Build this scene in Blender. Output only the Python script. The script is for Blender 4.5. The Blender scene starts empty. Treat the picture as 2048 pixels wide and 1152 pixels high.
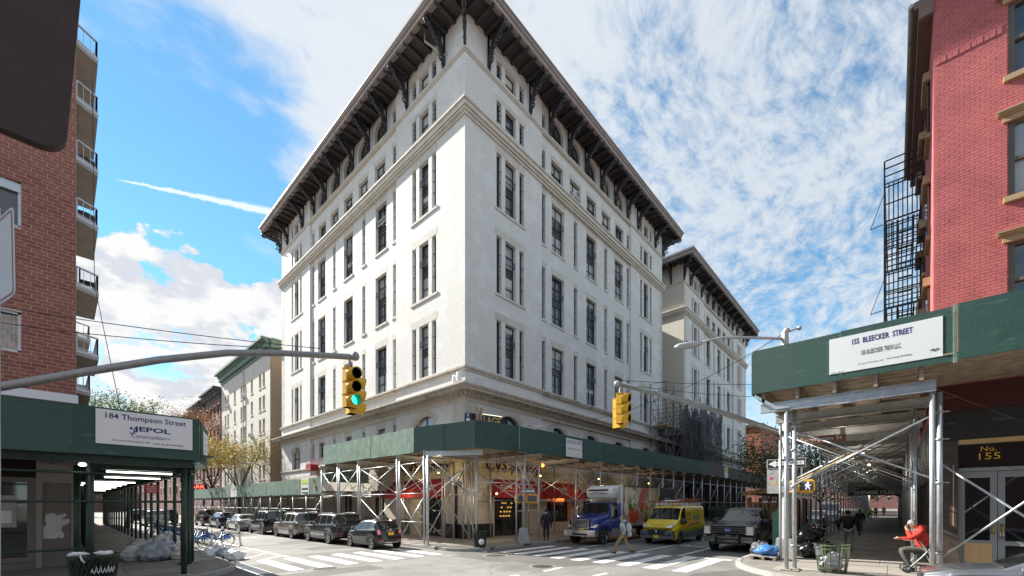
import bpy, bmesh, math, random
from math import sin, cos, pi, radians as rad
from mathutils import Vector, Matrix, noise
random.seed(7)
S = bpy.context.scene
COL = S.collection

# ------------------------------------------------------------------ camera
cam_d = bpy.data.cameras.new('camera'); cam = bpy.data.objects.new('camera', cam_d); COL.objects.link(cam)
cam.location = (0, 0, 2.3)
cam.rotation_euler = (rad(90), 0, rad(42.56 - 90))
cam_d.sensor_width = 36; cam_d.lens = 36 * 832 / 2048
cam_d.shift_y = 433 / 2048
cam_d.clip_start = .05; cam_d.clip_end = 3000
S.camera = cam

# ------------------------------------------------------------------ sun and sky
SUN_EL = 36.0
SUN_V = Vector((-.21, .978, 0)).normalized() * cos(rad(SUN_EL)) + Vector((0, 0, sin(rad(SUN_EL))))
sd = bpy.data.lights.new('sun', 'SUN'); sd.energy = 4.2; sd.angle = rad(.53); sd.color = (1, .95, .86)
so = bpy.data.objects.new('sun', sd); COL.objects.link(so)
so.rotation_euler = SUN_V.to_track_quat('Z', 'Y').to_euler(); so.location = (0, 40, 60)
S.view_settings.view_transform = 'Standard'; S.view_settings.look = 'None'
S.view_settings.gamma = 1; S.view_settings.use_curve_mapping = False
S.view_settings.exposure = 1.56

def nd(nt, typ, ins=None, **kw):
    n = nt.nodes.new(typ)
    for k, v in kw.items(): setattr(n, k, v)
    if ins:
        for k, v in ins.items():
            s = n.inputs[k]
            if isinstance(v, bpy.types.NodeSocket): nt.links.new(v, s)
            else: s.default_value = v
    return n
def mth(nt, op, a, b=0.0, c=0.0, clamp=False):
    return nd(nt, 'ShaderNodeMath', {0: a, 1: b, 2: c}, operation=op, use_clamp=clamp).outputs[0]
def mixc(nt, f, a, b, bt='MIX'):
    n = nd(nt, 'ShaderNodeMix', data_type='RGBA', blend_type=bt)
    for k, v in ((0, f), (6, a), (7, b)):
        if isinstance(v, bpy.types.NodeSocket): nt.links.new(v, n.inputs[k])
        else: n.inputs[k].default_value = v if k == 0 or len(v) == 4 else (*v, 1)
    return n.outputs[2]
def ramp(nt, f, a, b):
    return nd(nt, 'ShaderNodeMapRange', {0: f, 1: a, 2: b, 3: 0.0, 4: 1.0}, interpolation_type='SMOOTHSTEP', clamp=True).outputs[0]

W = bpy.data.worlds.new('World'); S.world = W; W.use_nodes = True
nt = W.node_tree; nt.nodes.clear()
sky = nd(nt, 'ShaderNodeTexSky', sky_type='NISHITA', sun_disc=False, sun_elevation=rad(SUN_EL),
         sun_rotation=math.atan2(SUN_V.x, SUN_V.y), air_density=1.0, dust_density=0.0, ozone_density=4.5)
tc = nd(nt, 'ShaderNodeTexCoord'); D = tc.outputs['Generated']
sp = nd(nt, 'ShaderNodeSeparateXYZ', {0: D}); dx, dy, dz = sp.outputs
def vdot(v):
    return nd(nt, 'ShaderNodeVectorMath', {0: D, 1: v}, operation='DOT_PRODUCT').outputs['Value']
zz = mth(nt, 'ADD', mth(nt, 'MAXIMUM', dz, 0.0), .22)
cp = nd(nt, 'ShaderNodeCombineXYZ', {0: mth(nt, 'DIVIDE', dx, zz), 1: mth(nt, 'DIVIDE', dy, zz), 2: 0.0}).outputs[0]
def nz(vec, sc, det=6, ro=.6, dist=0.0):
    return nd(nt, 'ShaderNodeTexNoise', {'Vector': vec, 'Scale': sc, 'Detail': det, 'Roughness': ro, 'Distortion': dist}).outputs[0]
def mapv(vec, loc=(0, 0, 0), rot=(0, 0, 0), scl=(1, 1, 1)):
    return nd(nt, 'ShaderNodeMapping', {0: vec, 1: loc, 2: rot, 3: scl}).outputs[0]
warp = nd(nt, 'ShaderNodeTexNoise', {'Vector': cp, 'Scale': 2.2, 'Detail': 3.0}).outputs['Color']
wv = nd(nt, 'ShaderNodeVectorMath', {0: warp, 1: (.25, .25, .25)}, operation='MULTIPLY').outputs[0]
cpw = nd(nt, 'ShaderNodeVectorMath', {0: cp, 1: wv}, operation='ADD').outputs[0]
cir = mapv(cpw, rot=(0, 0, rad(35)), scl=(1, 1.6, 1))
n1 = nz(cir, 2.6, 8, .62, 0.0)
n2 = nz(mapv(cpw, rot=(0, 0, rad(20)), scl=(1, 1.5, 1)), 17.0, 6, .66)
n3 = nz(mapv(cp, loc=(4, 1, 0)), .8, 2)
A_ = rad(42.56); FW = Vector((cos(A_), sin(A_), 0)); RT = Vector((sin(A_), -cos(A_), 0))
def dirpx(px, py):
    return (FW + RT * ((px - 1024) / 832) + Vector((0, 0, (1009 - py) / 832))).normalized()
gap = vdot(dirpx(345, 415))                                    # the blue hole between the cirrus and the cumulus
gapm = ramp(nt, mth(nt, 'ADD', gap, mth(nt, 'MULTIPLY', mth(nt, 'SUBTRACT', n1, .5), .14)), .955, .988)
thick = vdot(dirpx(420, -60))                                  # the veil is thickest towards the sun
thk = ramp(nt, thick, .70, .97)
cov = mth(nt, 'ADD', mth(nt, 'MULTIPLY', n1, .45), mth(nt, 'MULTIPLY', n2, .55))
cov = mth(nt, 'ADD', cov, mth(nt, 'MULTIPLY', mth(nt, 'SUBTRACT', n3, .5), .25))
cov = mth(nt, 'ADD', cov, mth(nt, 'MULTIPLY', thk, .13))
cirrus = ramp(nt, cov, .335, .60)
lowfade = ramp(nt, dz, .02, .22)
cirrus = mth(nt, 'MULTIPLY', cirrus, mth(nt, 'SUBTRACT', 1.0, mth(nt, 'MULTIPLY', gapm, .97)))
# cumulus bank low in the south
cu_v = mapv(D, scl=(1, 1, 1.9))
cun = nz(cu_v, 6.5, 9, .60, .1)
cun2 = nz(mapv(D, loc=(.02, .02, -.05), scl=(1, 1, 1.9)), 6.5, 9, .60, .1)
low = mth(nt, 'SUBTRACT', 1.0, ramp(nt, dz, .26, .42))
def blob(px, py, r0, r1):
    return ramp(nt, vdot(dirpx(px, py)), cos(rad(r0)), cos(rad(r1)))
bl = mth(nt, 'MAXIMUM', blob(335, 588, 9.0, 3.0), mth(nt, 'MAXIMUM', blob(470, 660, 8, 2.5), mth(nt, 'MAXIMUM', blob(250, 590, 7.0, 2.5), mth(nt, 'MAXIMUM', blob(300, 745, 5, 2), mth(nt, 'MAXIMUM', blob(560, 625, 5, 2), blob(390, 800, 9, 2))))))
cum_in = mth(nt, 'ADD', cun, mth(nt, 'MULTIPLY', bl, .30))
cum = ramp(nt, cum_in, .70, .745)
cum_sh = ramp(nt, mth(nt, 'SUBTRACT', cun, cun2), -.085, .045)
# contrail
c1, c2 = dirpx(228, 357), dirpx(575, 431)
nrm = c1.cross(c2).normalized(); mid = (c1 + c2).normalized()
tl = vdot(tuple((c2 - c1).normalized()))
t0, t1 = c1.dot((c2 - c1).normalized()), c2.dot((c2 - c1).normalized())
along = nd(nt, 'ShaderNodeMapRange', {0: tl, 1: t0, 2: t1, 3: 0.0, 4: 1.0}, clamp=False).outputs[0]
wid = mth(nt, 'MULTIPLY_ADD', along, .0075, .0012)
off = mth(nt, 'ADD', vdot(tuple(nrm)), mth(nt, 'MULTIPLY', mth(nt, 'SUBTRACT', nz(D, 60, 4), .5), .008))
trail = mth(nt, 'SUBTRACT', 1.0, ramp(nt, mth(nt, 'DIVIDE', mth(nt, 'ABSOLUTE', off), wid), .35, 1.1))
trail = mth(nt, 'MULTIPLY', trail, mth(nt, 'MULTIPLY', ramp(nt, along, -.02, .1), mth(nt, 'SUBTRACT', 1.0, ramp(nt, along, 1.3, 1.9))))
skyc = mixc(nt, 1.0, sky.outputs[0], (.56, .80, .74, 1), 'MULTIPLY')
c_cir = mixc(nt, n2, (2.0, 2.3, 2.7), (3.0, 3.1, 3.18))
c_cir = mixc(nt, mth(nt, 'MULTIPLY', thk, .55), c_cir, (3.3, 3.33, 3.36))
c_cum = mixc(nt, cum_sh, (2.5, 2.62, 2.85), (3.35, 3.35, 3.35))
col = mixc(nt, mth(nt, 'MULTIPLY', cirrus, .90), skyc, c_cir)
haze = mth(nt, 'SUBTRACT', 1.0, ramp(nt, dz, -.02, .28))
col = mixc(nt, mth(nt, 'MULTIPLY', haze, .45), col, (3.5, 3.9, 4.2))
col = mixc(nt, mth(nt, 'MULTIPLY', trail, .75), col, (3.7, 3.9, 4.1))
col = mixc(nt, cum, col, c_cum)
bg = nd(nt, 'ShaderNodeBackground', {0: col, 1: .1})
nd(nt, 'ShaderNodeOutputWorld', {0: bg.outputs[0]})

# ------------------------------------------------------------------ materials
def M(name, c, r=.6, m=0.0, v=.12, s=2.0, bump=0.0, bs=60, c2=None, ps=1.2, p0=.55, p1=.7, coat=0, emis=None, es=0, trans=0, streak=False, spec=.5):
    """principled material with procedural variation; c2 = a second colour that comes through in worn patches"""
    mt = bpy.data.materials.new(name); mt.use_nodes = True
    t = mt.node_tree; b = t.nodes['Principled BSDF']
    b.inputs['Roughness'].default_value = r; b.inputs['Metallic'].default_value = m
    b.inputs['Specular IOR Level'].default_value = spec
    if coat: b.inputs['Coat Weight'].default_value = coat; b.inputs['Coat Roughness'].default_value = .04
    o = nd(t, 'ShaderNodeTexCoord').outputs['Object']
    oo = nd(t, 'ShaderNodeMapping', {0: o, 3: (1, 1, .12)}).outputs[0] if streak else o
    n = nd(t, 'ShaderNodeTexNoise', {'Vector': oo, 'Scale': s, 'Detail': 6.0, 'Roughness': .65}).outputs[0]
    f = ramp(t, n, .3, .7)
    ca = tuple(max(0, x * (1 - v)) for x in c); cb = tuple(x * (1 + v) for x in c)
    base = mixc(t, f, ca, cb)
    if c2:
        n2_ = nd(t, 'ShaderNodeTexNoise', {'Vector': oo, 'Scale': ps, 'Detail': 7.0, 'Roughness': .7}).outputs[0]
        base = mixc(t, ramp(t, n2_, p0, p1), base, c2)
    t.links.new(base, b.inputs['Base Color'])
    if bump:
        nb = nd(t, 'ShaderNodeTexNoise', {'Vector': o, 'Scale': bs, 'Detail': 4.0}).outputs[0]
        bp = nd(t, 'ShaderNodeBump', {'Strength': bump, 'Distance': .02, 'Height': nb})
        t.links.new(bp.outputs[0], b.inputs['Normal'])
    if emis: b.inputs['Emission Color'].default_value = (*emis, 1); b.inputs['Emission Strength'].default_value = es
    if trans: b.inputs['Transmission Weight'].default_value = trans
    return mt
def Mbrick(name, c, mortar, bw=.21, bh=.075, mw=.011, v=.12, r=.8, bump=.5, c2=None, ps=.35, p0=.55, p1=.75):
    """bricks too small in the picture to pick apart: fine relief on a wall (u = x + y, v = z works for both street directions)"""
    mt = bpy.data.materials.new(name); mt.use_nodes = True
    t = mt.node_tree; b = t.nodes['Principled BSDF']; b.inputs['Roughness'].default_value = r
    o = nd(t, 'ShaderNodeTexCoord').outputs['Object']
    s_ = nd(t, 'ShaderNodeSeparateXYZ', {0: o})
    uv = nd(t, 'ShaderNodeCombineXYZ', {0: mth(t, 'ADD', s_.outputs[0], s_.outputs[1]), 1: s_.outputs[2], 2: 0.0}).outputs[0]
    br = nd(t, 'ShaderNodeTexBrick', {'Vector': uv, 'Color1': (*[x * (1 - v) for x in c], 1), 'Color2': (*[x * (1 + v) for x in c], 1),
            'Mortar': (*mortar, 1), 'Scale': 1.0, 'Mortar Size': mw, 'Mortar Smooth': .3, 'Brick Width': bw, 'Row Height': bh})
    n = nd(t, 'ShaderNodeTexNoise', {'Vector': o, 'Scale': .7, 'Detail': 8.0, 'Roughness': .7}).outputs[0]
    base = mixc(t, ramp(t, n, .25, .75), br.outputs[0], tuple(x * .88 for x in c))
    if c2:
        n2_ = nd(t, 'ShaderNodeTexNoise', {'Vector': nd(t, 'ShaderNodeMapping', {0: o, 3: (1, 1, .3)}).outputs[0], 'Scale': ps, 'Detail': 9.0, 'Roughness': .7}).outputs[0]
        base = mixc(t, ramp(t, n2_, p0, p1), base, c2)
    t.links.new(base, b.inputs['Base Color'])
    bp = nd(t, 'ShaderNodeBump', {'Strength': bump, 'Distance': .012, 'Height': mth(t, 'SUBTRACT', 1.0, br.outputs[1])})
    t.links.new(bp.outputs[0], b.inputs['Normal'])
    return mt
def Mstreak(mt, col, amt, sx=2.2, sz=.10, a=.55, b=.78):
    """rain streaks and soot that run down a wall"""
    t = mt.node_tree; b_ = t.nodes['Principled BSDF']; src = b_.inputs['Base Color'].links[0].from_socket
    n = nd(t, 'ShaderNodeTexNoise', {'Vector': nd(t, 'ShaderNodeMapping', {0: nd(t, 'ShaderNodeTexCoord').outputs['Object'], 3: (sx, sx, sz)}).outputs[0], 'Scale': 1.0, 'Detail': 7.0, 'Roughness': .7}).outputs[0]
    t.links.new(mixc(t, mth(t, 'MULTIPLY', ramp(t, n, a, b), amt), src, col), b_.inputs['Base Color']); return mt
def Mrand(name, ca, cb, r=.8, v=.1, s=6.0, bump=.25, bs=70):
    """every object wearing it takes its own tint between two real colours"""
    mt = M(name, ca, r, v=v, s=s, bump=bump, bs=bs)
    t = mt.node_tree; b = t.nodes['Principled BSDF']
    src = b.inputs['Base Color'].links[0].from_socket
    rnd = nd(t, 'ShaderNodeObjectInfo').outputs['Random']
    t.links.new(mixc(t, rnd, src, cb), b.inputs['Base Color'])
    return mt
WHITE_BRICK = Mbrick('white_painted_brick', (.79, .77, .735), (.45, .45, .42), bw=.30, bh=.115, mw=.017, v=.06, bump=.9, c2=(.63, .58, .50), ps=.30, p0=.56, p1=.85)
Mstreak(WHITE_BRICK, (.42, .37, .31), .5, 4.0, .10, .55, .8); Mstreak(WHITE_BRICK, (.50, .47, .43), .35, .9, .9, .56, .72)
Mstreak(WHITE_BRICK, (.80, .80, .79), .5, .5, .6, .5, .6)
TAN_BRICK = Mbrick('tan_brick', (.58, .52, .44), (.46, .41, .35), v=.1, bump=.4)
STONE = M('limestone', (.58, .535, .46), .8, v=.1, s=1.5, bump=.2, bs=30, c2=(.42, .36, .28), ps=.8, p0=.55, p1=.8)
STONE_L = Mstreak(M('pale_limestone', (.57, .53, .465), .8, v=.10, s=1.5, bump=.15, bs=30), (.36, .31, .25), .6, 4, .6)
STONE_D = M('weathered_cornice_stone', (.52, .47, .40), .85, v=.15, s=2.5, bump=.3, bs=25, c2=(.24, .19, .14), ps=1.0, p0=.5, p1=.72)
IRON = M('black_iron', (.03, .029, .034), .14, v=.3, s=4)
SOFFIT = M('black_soffit', (.048, .043, .043), .55, v=.3, s=2)
COPPER = M('weathered_gutter', (.21, .165, .15), .55, v=.15, s=1)
COPPER_L = M('pale_gutter_band', (.50, .44, .40), .6, v=.1, s=1)
DFRAME = M('dark_bronze_frame', (.035, .033, .034), .4, v=.2)
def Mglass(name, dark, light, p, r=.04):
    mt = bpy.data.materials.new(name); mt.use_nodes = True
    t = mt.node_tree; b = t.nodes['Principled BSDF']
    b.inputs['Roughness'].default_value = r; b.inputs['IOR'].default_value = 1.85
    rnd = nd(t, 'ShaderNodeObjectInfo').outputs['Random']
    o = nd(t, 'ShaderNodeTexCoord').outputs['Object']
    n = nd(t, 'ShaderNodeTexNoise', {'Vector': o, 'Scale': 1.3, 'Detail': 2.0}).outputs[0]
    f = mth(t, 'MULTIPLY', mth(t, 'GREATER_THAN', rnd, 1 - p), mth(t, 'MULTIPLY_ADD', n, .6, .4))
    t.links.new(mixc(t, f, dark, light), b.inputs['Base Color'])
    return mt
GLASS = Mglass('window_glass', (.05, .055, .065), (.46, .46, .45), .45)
GLASS_D = Mglass('dark_glass', (.012, .014, .016), (.05, .05, .05), .3)
CARGLASS = Mglass('car_glass', (.014, .017, .018), (.02, .02, .02), .2, .02)
FASCIA = Mrand('green_plywood', (.021, .066, .054), (.036, .085, .071), .6, v=.22, s=1.2, bump=.2, bs=14); Mstreak(FASCIA, (.10, .17, .145), .6, 1.2, 6, .56, .72); Mstreak(FASCIA, (.015, .04, .03), .6, 5, .3)
FASCIA_W = M('weathered_green_plywood', (.115, .20, .155), .75, v=.25, s=2.0, bump=.2, bs=12, c2=(.27, .32, .26), ps=2.2, p0=.48, p1=.75); Mstreak(FASCIA_W, (.05, .10, .08), .7, 3, .4)
FASCIA_B = M('brown_green_plywood', (.12, .10, .085), .75, v=.25, s=1.5, c2=(.06, .10, .08), ps=.7)
GREENSTEEL = M('dark_green_steel', (.018, .045, .032), .45, v=.25, s=3)
GALV = M('galvanised_steel', (.50, .52, .54), .42, .7, v=.12, s=6)
GALV_D = M('dull_steel_beam', (.42, .41, .39), .6, .3, v=.18, s=3, c2=(.25, .22, .19), ps=3)
TIMBER = M('deck_timber', (.30, .235, .165), .8, v=.3, s=3, bump=.2, bs=20)
TIMBER_D = M('old_timber', (.17, .135, .095), .85, v=.3, s=3)
PLYWOOD = M('raw_plywood', (.62, .42, .20), .6, v=.12, s=2, streak=True)
SIGNW = M('white_sign_board', (.78, .79, .80), .5, v=.03, s=1)
INK = M('navy_print', (.02, .028, .16), .6, v=.05)
INKB = M('black_print', (.02, .02, .022), .6, v=.05)
ASPHALT = M('asphalt', (.20, .194, .185), .86, v=.22, s=.55, bump=.35, bs=140, c2=(.125, .122, .118), ps=.16, p0=.48, p1=.66)
def crackle(mt):
    t = mt.node_tree; b = t.nodes['Principled BSDF']; src = b.inputs['Base Color'].links[0].from_socket; o = nd(t, 'ShaderNodeTexCoord').outputs['Object']
    w = nd(t, 'ShaderNodeTexNoise', {'Vector': o, 'Scale': .9, 'Detail': 5.0}).outputs['Color']; wv = nd(t, 'ShaderNodeVectorMath', {0: o, 1: w}, operation='ADD').outputs[0]
    v = nd(t, 'ShaderNodeTexVoronoi', {'Vector': wv, 'Scale': .28}, feature='DISTANCE_TO_EDGE').outputs['Distance']
    gate = ramp(t, nd(t, 'ShaderNodeTexNoise', {'Vector': o, 'Scale': .33, 'Detail': 2.0}).outputs[0], .42, .55)
    c = mixc(t, mth(t, 'MULTIPLY', mth(t, 'SUBTRACT', 1.0, ramp(t, v, .001, .006)), mth(t, 'MULTIPLY', gate, .7)), src, (.035, .034, .033))
    pv = nd(t, 'ShaderNodeTexVoronoi', {'Vector': nd(t, 'ShaderNodeMapping', {0: o, 3: (.16, .34, 1)}).outputs[0], 'Scale': 1.0, 'Randomness': .8}, distance='CHEBYCHEV').outputs['Color']
    ps = nd(t, 'ShaderNodeSeparateColor', {0: pv}).outputs[0]
    c = mixc(t, mth(t, 'MULTIPLY', mth(t, 'GREATER_THAN', ps, .72), .75), c, (.085, .083, .08)); c = mixc(t, mth(t, 'MULTIPLY', mth(t, 'LESS_THAN', ps, .16), .4), c, (.25, .245, .235))
    st = nd(t, 'ShaderNodeTexNoise', {'Vector': nd(t, 'ShaderNodeMapping', {0: o, 3: (.12, 1.1, 1)}).outputs[0], 'Scale': 1.6, 'Detail': 5.0}).outputs[0]
    c = mixc(t, mth(t, 'MULTIPLY', ramp(t, st, .55, .75), .35), c, (.07, .068, .066))
    sp_ = nd(t, 'ShaderNodeTexNoise', {'Vector': o, 'Scale': 26.0, 'Detail': 3.0}).outputs[0]; c = mixc(t, mth(t, 'MULTIPLY', ramp(t, sp_, .58, .72), .35), c, (.30, .29, .28))
    t.links.new(c, b.inputs['Base Color'])
crackle(ASPHALT)
CONC = Mrand('concrete_flag', (.30, .275, .245), (.23, .212, .19), .85, v=.14, s=2.2)
CONC_B = M('concrete_base', (.20, .185, .165), .9, v=.15, s=2)
CURB = M('granite_curb', (.33, .32, .30), .8, v=.15, s=4, bump=.2)
PAINT_W = M('road_paint', (.76, .76, .74), .7, v=.10, s=4, c2=(.26, .255, .25), ps=2.4, p0=.53, p1=.70, bump=.2, bs=90)
RUBBER = M('tyre_rubber', (.018, .018, .018), .8, v=.2)
ALLOY = M('alloy_rim', (.45, .45, .46), .3, .8, v=.08)
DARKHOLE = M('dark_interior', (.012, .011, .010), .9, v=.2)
BLIND = Mrand('roller_blind', (.62, .60, .55), (.36, .35, .34), .9, v=.06, s=3, bump=0)
CHROME = M('chrome', (.75, .76, .78), .15, .95, v=.04)
BLKPLAST = M('black_plastic', (.025, .025, .026), .5, v=.15)
GREYPLAST = M('grey_bumper_plastic', (.13, .135, .14), .6, v=.1)
PLATE_Y = M('yellow_plate', (.85, .48, .03), .5, v=.03)
LAMP_C = M('clear_lamp', (.70, .70, .68), .1, .3, v=.05)
LAMP_R = M('red_lamp', (.80, .035, .03), .15, v=.1)
LAMP_A = M('amber_lamp', (.85, .32, .04), .15, v=.1)
RED_AWN = M('red_canvas', (.34, .022, .022), .8, v=.15, s=2)
YELLOW_TL = M('signal_yellow', (.80, .44, .02), .45, v=.08, s=5)
RED_BRICK_P = M('painted_red_brick', (.46, .12, .118), .75, v=.14, s=1.2, bump=.35, bs=45, c2=(.36, .085, .09), ps=.6)
BROWN_TRIM = M('brown_painted_trim', (.40, .27, .15), .6, v=.08)
BRICK_PIECE = Mrand('red_brick', (.31, .12, .085), (.215, .075, .055), .85, v=.2, s=9)
MORTAR = M('mortar', (.52, .44, .38), .9, v=.08)
LIGHT_T = M('lit_tube', (1, 1, .95), .5, emis=(1, .97, .88), es=2.2, v=0)
SKIN = M('skin', (.50, .29, .20), .5, v=.06)
LEAFG = Mrand('green_leaf', (.07, .12, .025), (.11, .17, .035), .6, bump=0)
BARK = M('bark', (.09, .07, .055), .9, v=.3, s=8, bump=.4)

# ------------------------------------------------------------------ helpers
def tag(o, label=None, cat=None, group=None, kind=None):
    if label: o['label'] = label
    if cat: o['category'] = cat
    if group: o['group'] = group
    if kind: o['kind'] = kind
    return o
def thing(name, label=None, cat=None, loc=(0, 0, 0), group=None, kind=None, rz=0):
    o = bpy.data.objects.new(name, None); COL.objects.link(o); o.location = loc; o.rotation_euler = (0, 0, rz)
    o.empty_display_size = .2
    return tag(o, label, cat, group, kind)
def adopt(o, parent):
    """parent a mesh whose vertices are already in world coordinates"""
    if parent is not None:
        o.parent = parent
        m = Matrix.Identity(4); p = parent
        while p is not None:
            if p.type == 'EMPTY': m = Matrix.Translation(p.location) @ Matrix.Rotation(p.rotation_euler.z, 4, 'Z') if p.parent is None else m
            p = p.parent
        if parent.type == 'EMPTY' and parent.parent is None: o.matrix_parent_inverse = m.inverted()
        elif parent.parent is not None or parent.type == 'MESH':
            o.matrix_parent_inverse = Matrix.Identity(4)
    return o
class MB:
    def __init__(s): s.v = []; s.f = []; s.m = []; s.k = 0
    def add(s, vs, fs):
        n = len(s.v); s.v.extend(vs)
        for f in fs: s.f.append(tuple(i + n for i in f)); s.m.append(s.k)
    def box(s, x0, x1, y0, y1, z0, z1):
        s.add([(x0, y0, z0), (x1, y0, z0), (x1, y1, z0), (x0, y1, z0), (x0, y0, z1), (x1, y0, z1), (x1, y1, z1), (x0, y1, z1)],
              [(0, 3, 2, 1), (4, 5, 6, 7), (0, 1, 5, 4), (1, 2, 6, 5), (2, 3, 7, 6), (3, 0, 4, 7)])
        return s
    def beam(s, p, q, w, h, up=(0, 0, 1)):
        p, q = Vector(p), Vector(q); d = (q - p).normalized(); u = Vector(up)
        if abs(d.dot(u)) > .98: u = Vector((1, 0, 0))
        r = d.cross(u).normalized(); u = r.cross(d).normalized()
        vs = []
        for a in (p, q):
            for i, j in ((-1, -1), (1, -1), (1, 1), (-1, 1)): vs.append(tuple(a + r * (i * w / 2) + u * (j * h / 2)))
        s.add(vs, [(0, 1, 2, 3), (7, 6, 5, 4), (0, 4, 5, 1), (1, 5, 6, 2), (2, 6, 7, 3), (3, 7, 4, 0)])
        return s
    def tube(s, pts, r, n=8, cap=True):
        pts = [Vector(p) for p in pts]; k = len(pts)
        rs = r if isinstance(r, (list, tuple)) else [r] * k
        ref = None; vs = []
        for i, p in enumerate(pts):
            d = (pts[min(i + 1, k - 1)] - pts[max(i - 1, 0)])
            if d.length < 1e-9: d = Vector((0, 0, 1))
            d.normalize()
            if ref is None:
                ref = Vector((0, 0, 1)) if abs(d.z) < .9 else Vector((1, 0, 0))
            a = (ref - d * ref.dot(d))
            if a.length < 1e-6: a = d.orthogonal()
            a.normalize(); b = d.cross(a); ref = a
            for j in range(n):
                t = 2 * pi * j / n; vs.append(tuple(p + (a * cos(t) + b * sin(t)) * rs[i]))
        fs = []
        for i in range(k - 1):
            for j in range(n):
                fs.append((i * n + j, i * n + (j + 1) % n, (i + 1) * n + (j + 1) % n, (i + 1) * n + j))
        if cap: fs.append(tuple(range(n - 1, -1, -1))); fs.append(tuple(range((k - 1) * n, k * n)))
        s.add(vs, fs); return s
    def lathe(s, prof, n=16, c=(0, 0, 0), axis='z'):
        vs = []; fs = []
        for r, z in prof:
            for j in range(n):
                t = 2 * pi * j / n; a, b = r * cos(t), r * sin(t)
                vs.append({'z': (c[0] + a, c[1] + b, c[2] + z), 'y': (c[0] + a, c[1] + z, c[2] + b), 'x': (c[0] + z, c[1] + a, c[2] + b)}[axis])
        for i in range(len(prof) - 1):
            for j in range(n): fs.append((i * n + j, i * n + (j + 1) % n, (i + 1) * n + (j + 1) % n, (i + 1) * n + j))
        s.add(vs, fs); return s
    def prism(s, poly, fn, a, b):
        """2-D outline swept between a and b; fn(u, v, t) -> point"""
        n = len(poly)
        s.add([fn(u, v, a) for u, v in poly] + [fn(u, v, b) for u, v in poly],
              [tuple(range(n - 1, -1, -1)), tuple(range(n, 2 * n))] + [(i, (i + 1) % n, (i + 1) % n + n, i + n) for i in range(n)])
        return s
    def quad(s, a, b, c, d): s.add([a, b, c, d], [(0, 1, 2, 3)]); return s
    def blob(s, c, r, seed=0, amp=.25, fr=1.6, n=14, zs=1.0, flat=None):
        vs = []; fs = []
        for i in range(n + 1):
            ph = pi * i / n
            for j in range(2 * n):
                th = pi * j / n
                d = Vector((sin(ph) * cos(th), sin(ph) * sin(th), cos(ph)))
                k = 1 + amp * (noise.noise(d * fr + Vector((seed * 7.3, seed * 1.7, 0))) + .5 * noise.noise(d * fr * 3.3 + Vector((seed, 0, 5))))
                p = Vector((d.x * r[0] * k, d.y * r[1] * k, d.z * r[2] * k))
                z = c[2] + p.z
                if flat is not None and z < flat: z = flat + (z - flat) * .05
                vs.append((c[0] + p.x, c[1] + p.y, z))
        for i in range(n):
            for j in range(2 * n): fs.append((i * 2 * n + j, (i + 1) * 2 * n + j, (i + 1) * 2 * n + (j + 1) % (2 * n), i * 2 * n + (j + 1) % (2 * n)))
        s.add(vs, fs); return s
    def mesh(s, name, mats, smooth=False):
        me = bpy.data.meshes.new(name); me.from_pydata([tuple(v) for v in s.v], [], s.f)
        if not isinstance(mats, (list, tuple)): mats = [mats]
        for mt in mats: me.materials.append(mt)
        if len(mats) > 1: me.polygons.foreach_set('material_index', s.m)
        if smooth: me.polygons.foreach_set('use_smooth', [True] * len(me.polygons))
        me.update(); return me
    def build(s, name, mats, parent=None, smooth=False, label=None, cat=None, group=None, kind=None):
        o = bpy.data.objects.new(name, s.mesh(name, mats, smooth)); COL.objects.link(o)
        adopt(o, parent); return tag(o, label, cat, group, kind)
def inst(me, name, parent, loc=(0, 0, 0), rz=0, rot=None, scl=None):
    o = bpy.data.objects.new(name, me); COL.objects.link(o); adopt(o, parent)
    o.location = loc; o.rotation_euler = rot if rot else (0, 0, rz)
    if scl: o.scale = scl
    return o
KIDS = {}
def copy_thing(root, loc=None, rz=None, label=None, group=None):
    """a copy of a thing with its parts and their sub-parts"""
    c = root.copy(); COL.objects.link(c)
    if loc is not None: c.location = loc
    if rz is not None: c.rotation_euler = (0, 0, rz)
    if label: c['label'] = label
    if group: c['group'] = group
    def rec(a, b):
        for ch in list(a.children):
            d = ch.copy(); COL.objects.link(d); d.parent = b; rec(ch, d)
    rec(root, c)
    return c
def text(s, ctr, right, up, w, h, mat, parent=None, name='lettering', shear=0.0, bold=0.0, depth=.004, fit=True):
    """flat lettering fitted into a w x h box at ctr"""
    cu = bpy.data.curves.new(name, 'FONT'); cu.body = s; cu.size = 1; cu.shear = shear; cu.offset = bold; cu.resolution_u = 2
    cu.extrude = 0
    ob = bpy.data.objects.new(name, cu); COL.objects.link(ob)
    dg = bpy.context.evaluated_depsgraph_get(); me = bpy.data.meshes.new_from_object(ob.evaluated_get(dg))
    bpy.data.objects.remove(ob); bpy.data.curves.remove(cu)
    xs = [v.co.x for v in me.vertices]; ys = [v.co.y for v in me.vertices]
    x0, x1, y0, y1 = min(xs), max(xs), min(ys), max(ys)
    sx = w / (x1 - x0); sy = h / (y1 - y0)
    if not fit: sx = sy = min(sx, sy)
    R, U, C = Vector(right).normalized(), Vector(up).normalized(), Vector(ctr); N = R.cross(U)
    for v in me.vertices:
        v.co = C + R * ((v.co.x - (x0 + x1) / 2) * sx) + U * ((v.co.y - (y0 + y1) / 2) * sy) + N * depth
    me.materials.clear(); me.materials.append(mat); me.name = name
    o = bpy.data.objects.new(name, me); COL.objects.link(o); adopt(o, parent)
    return o
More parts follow.
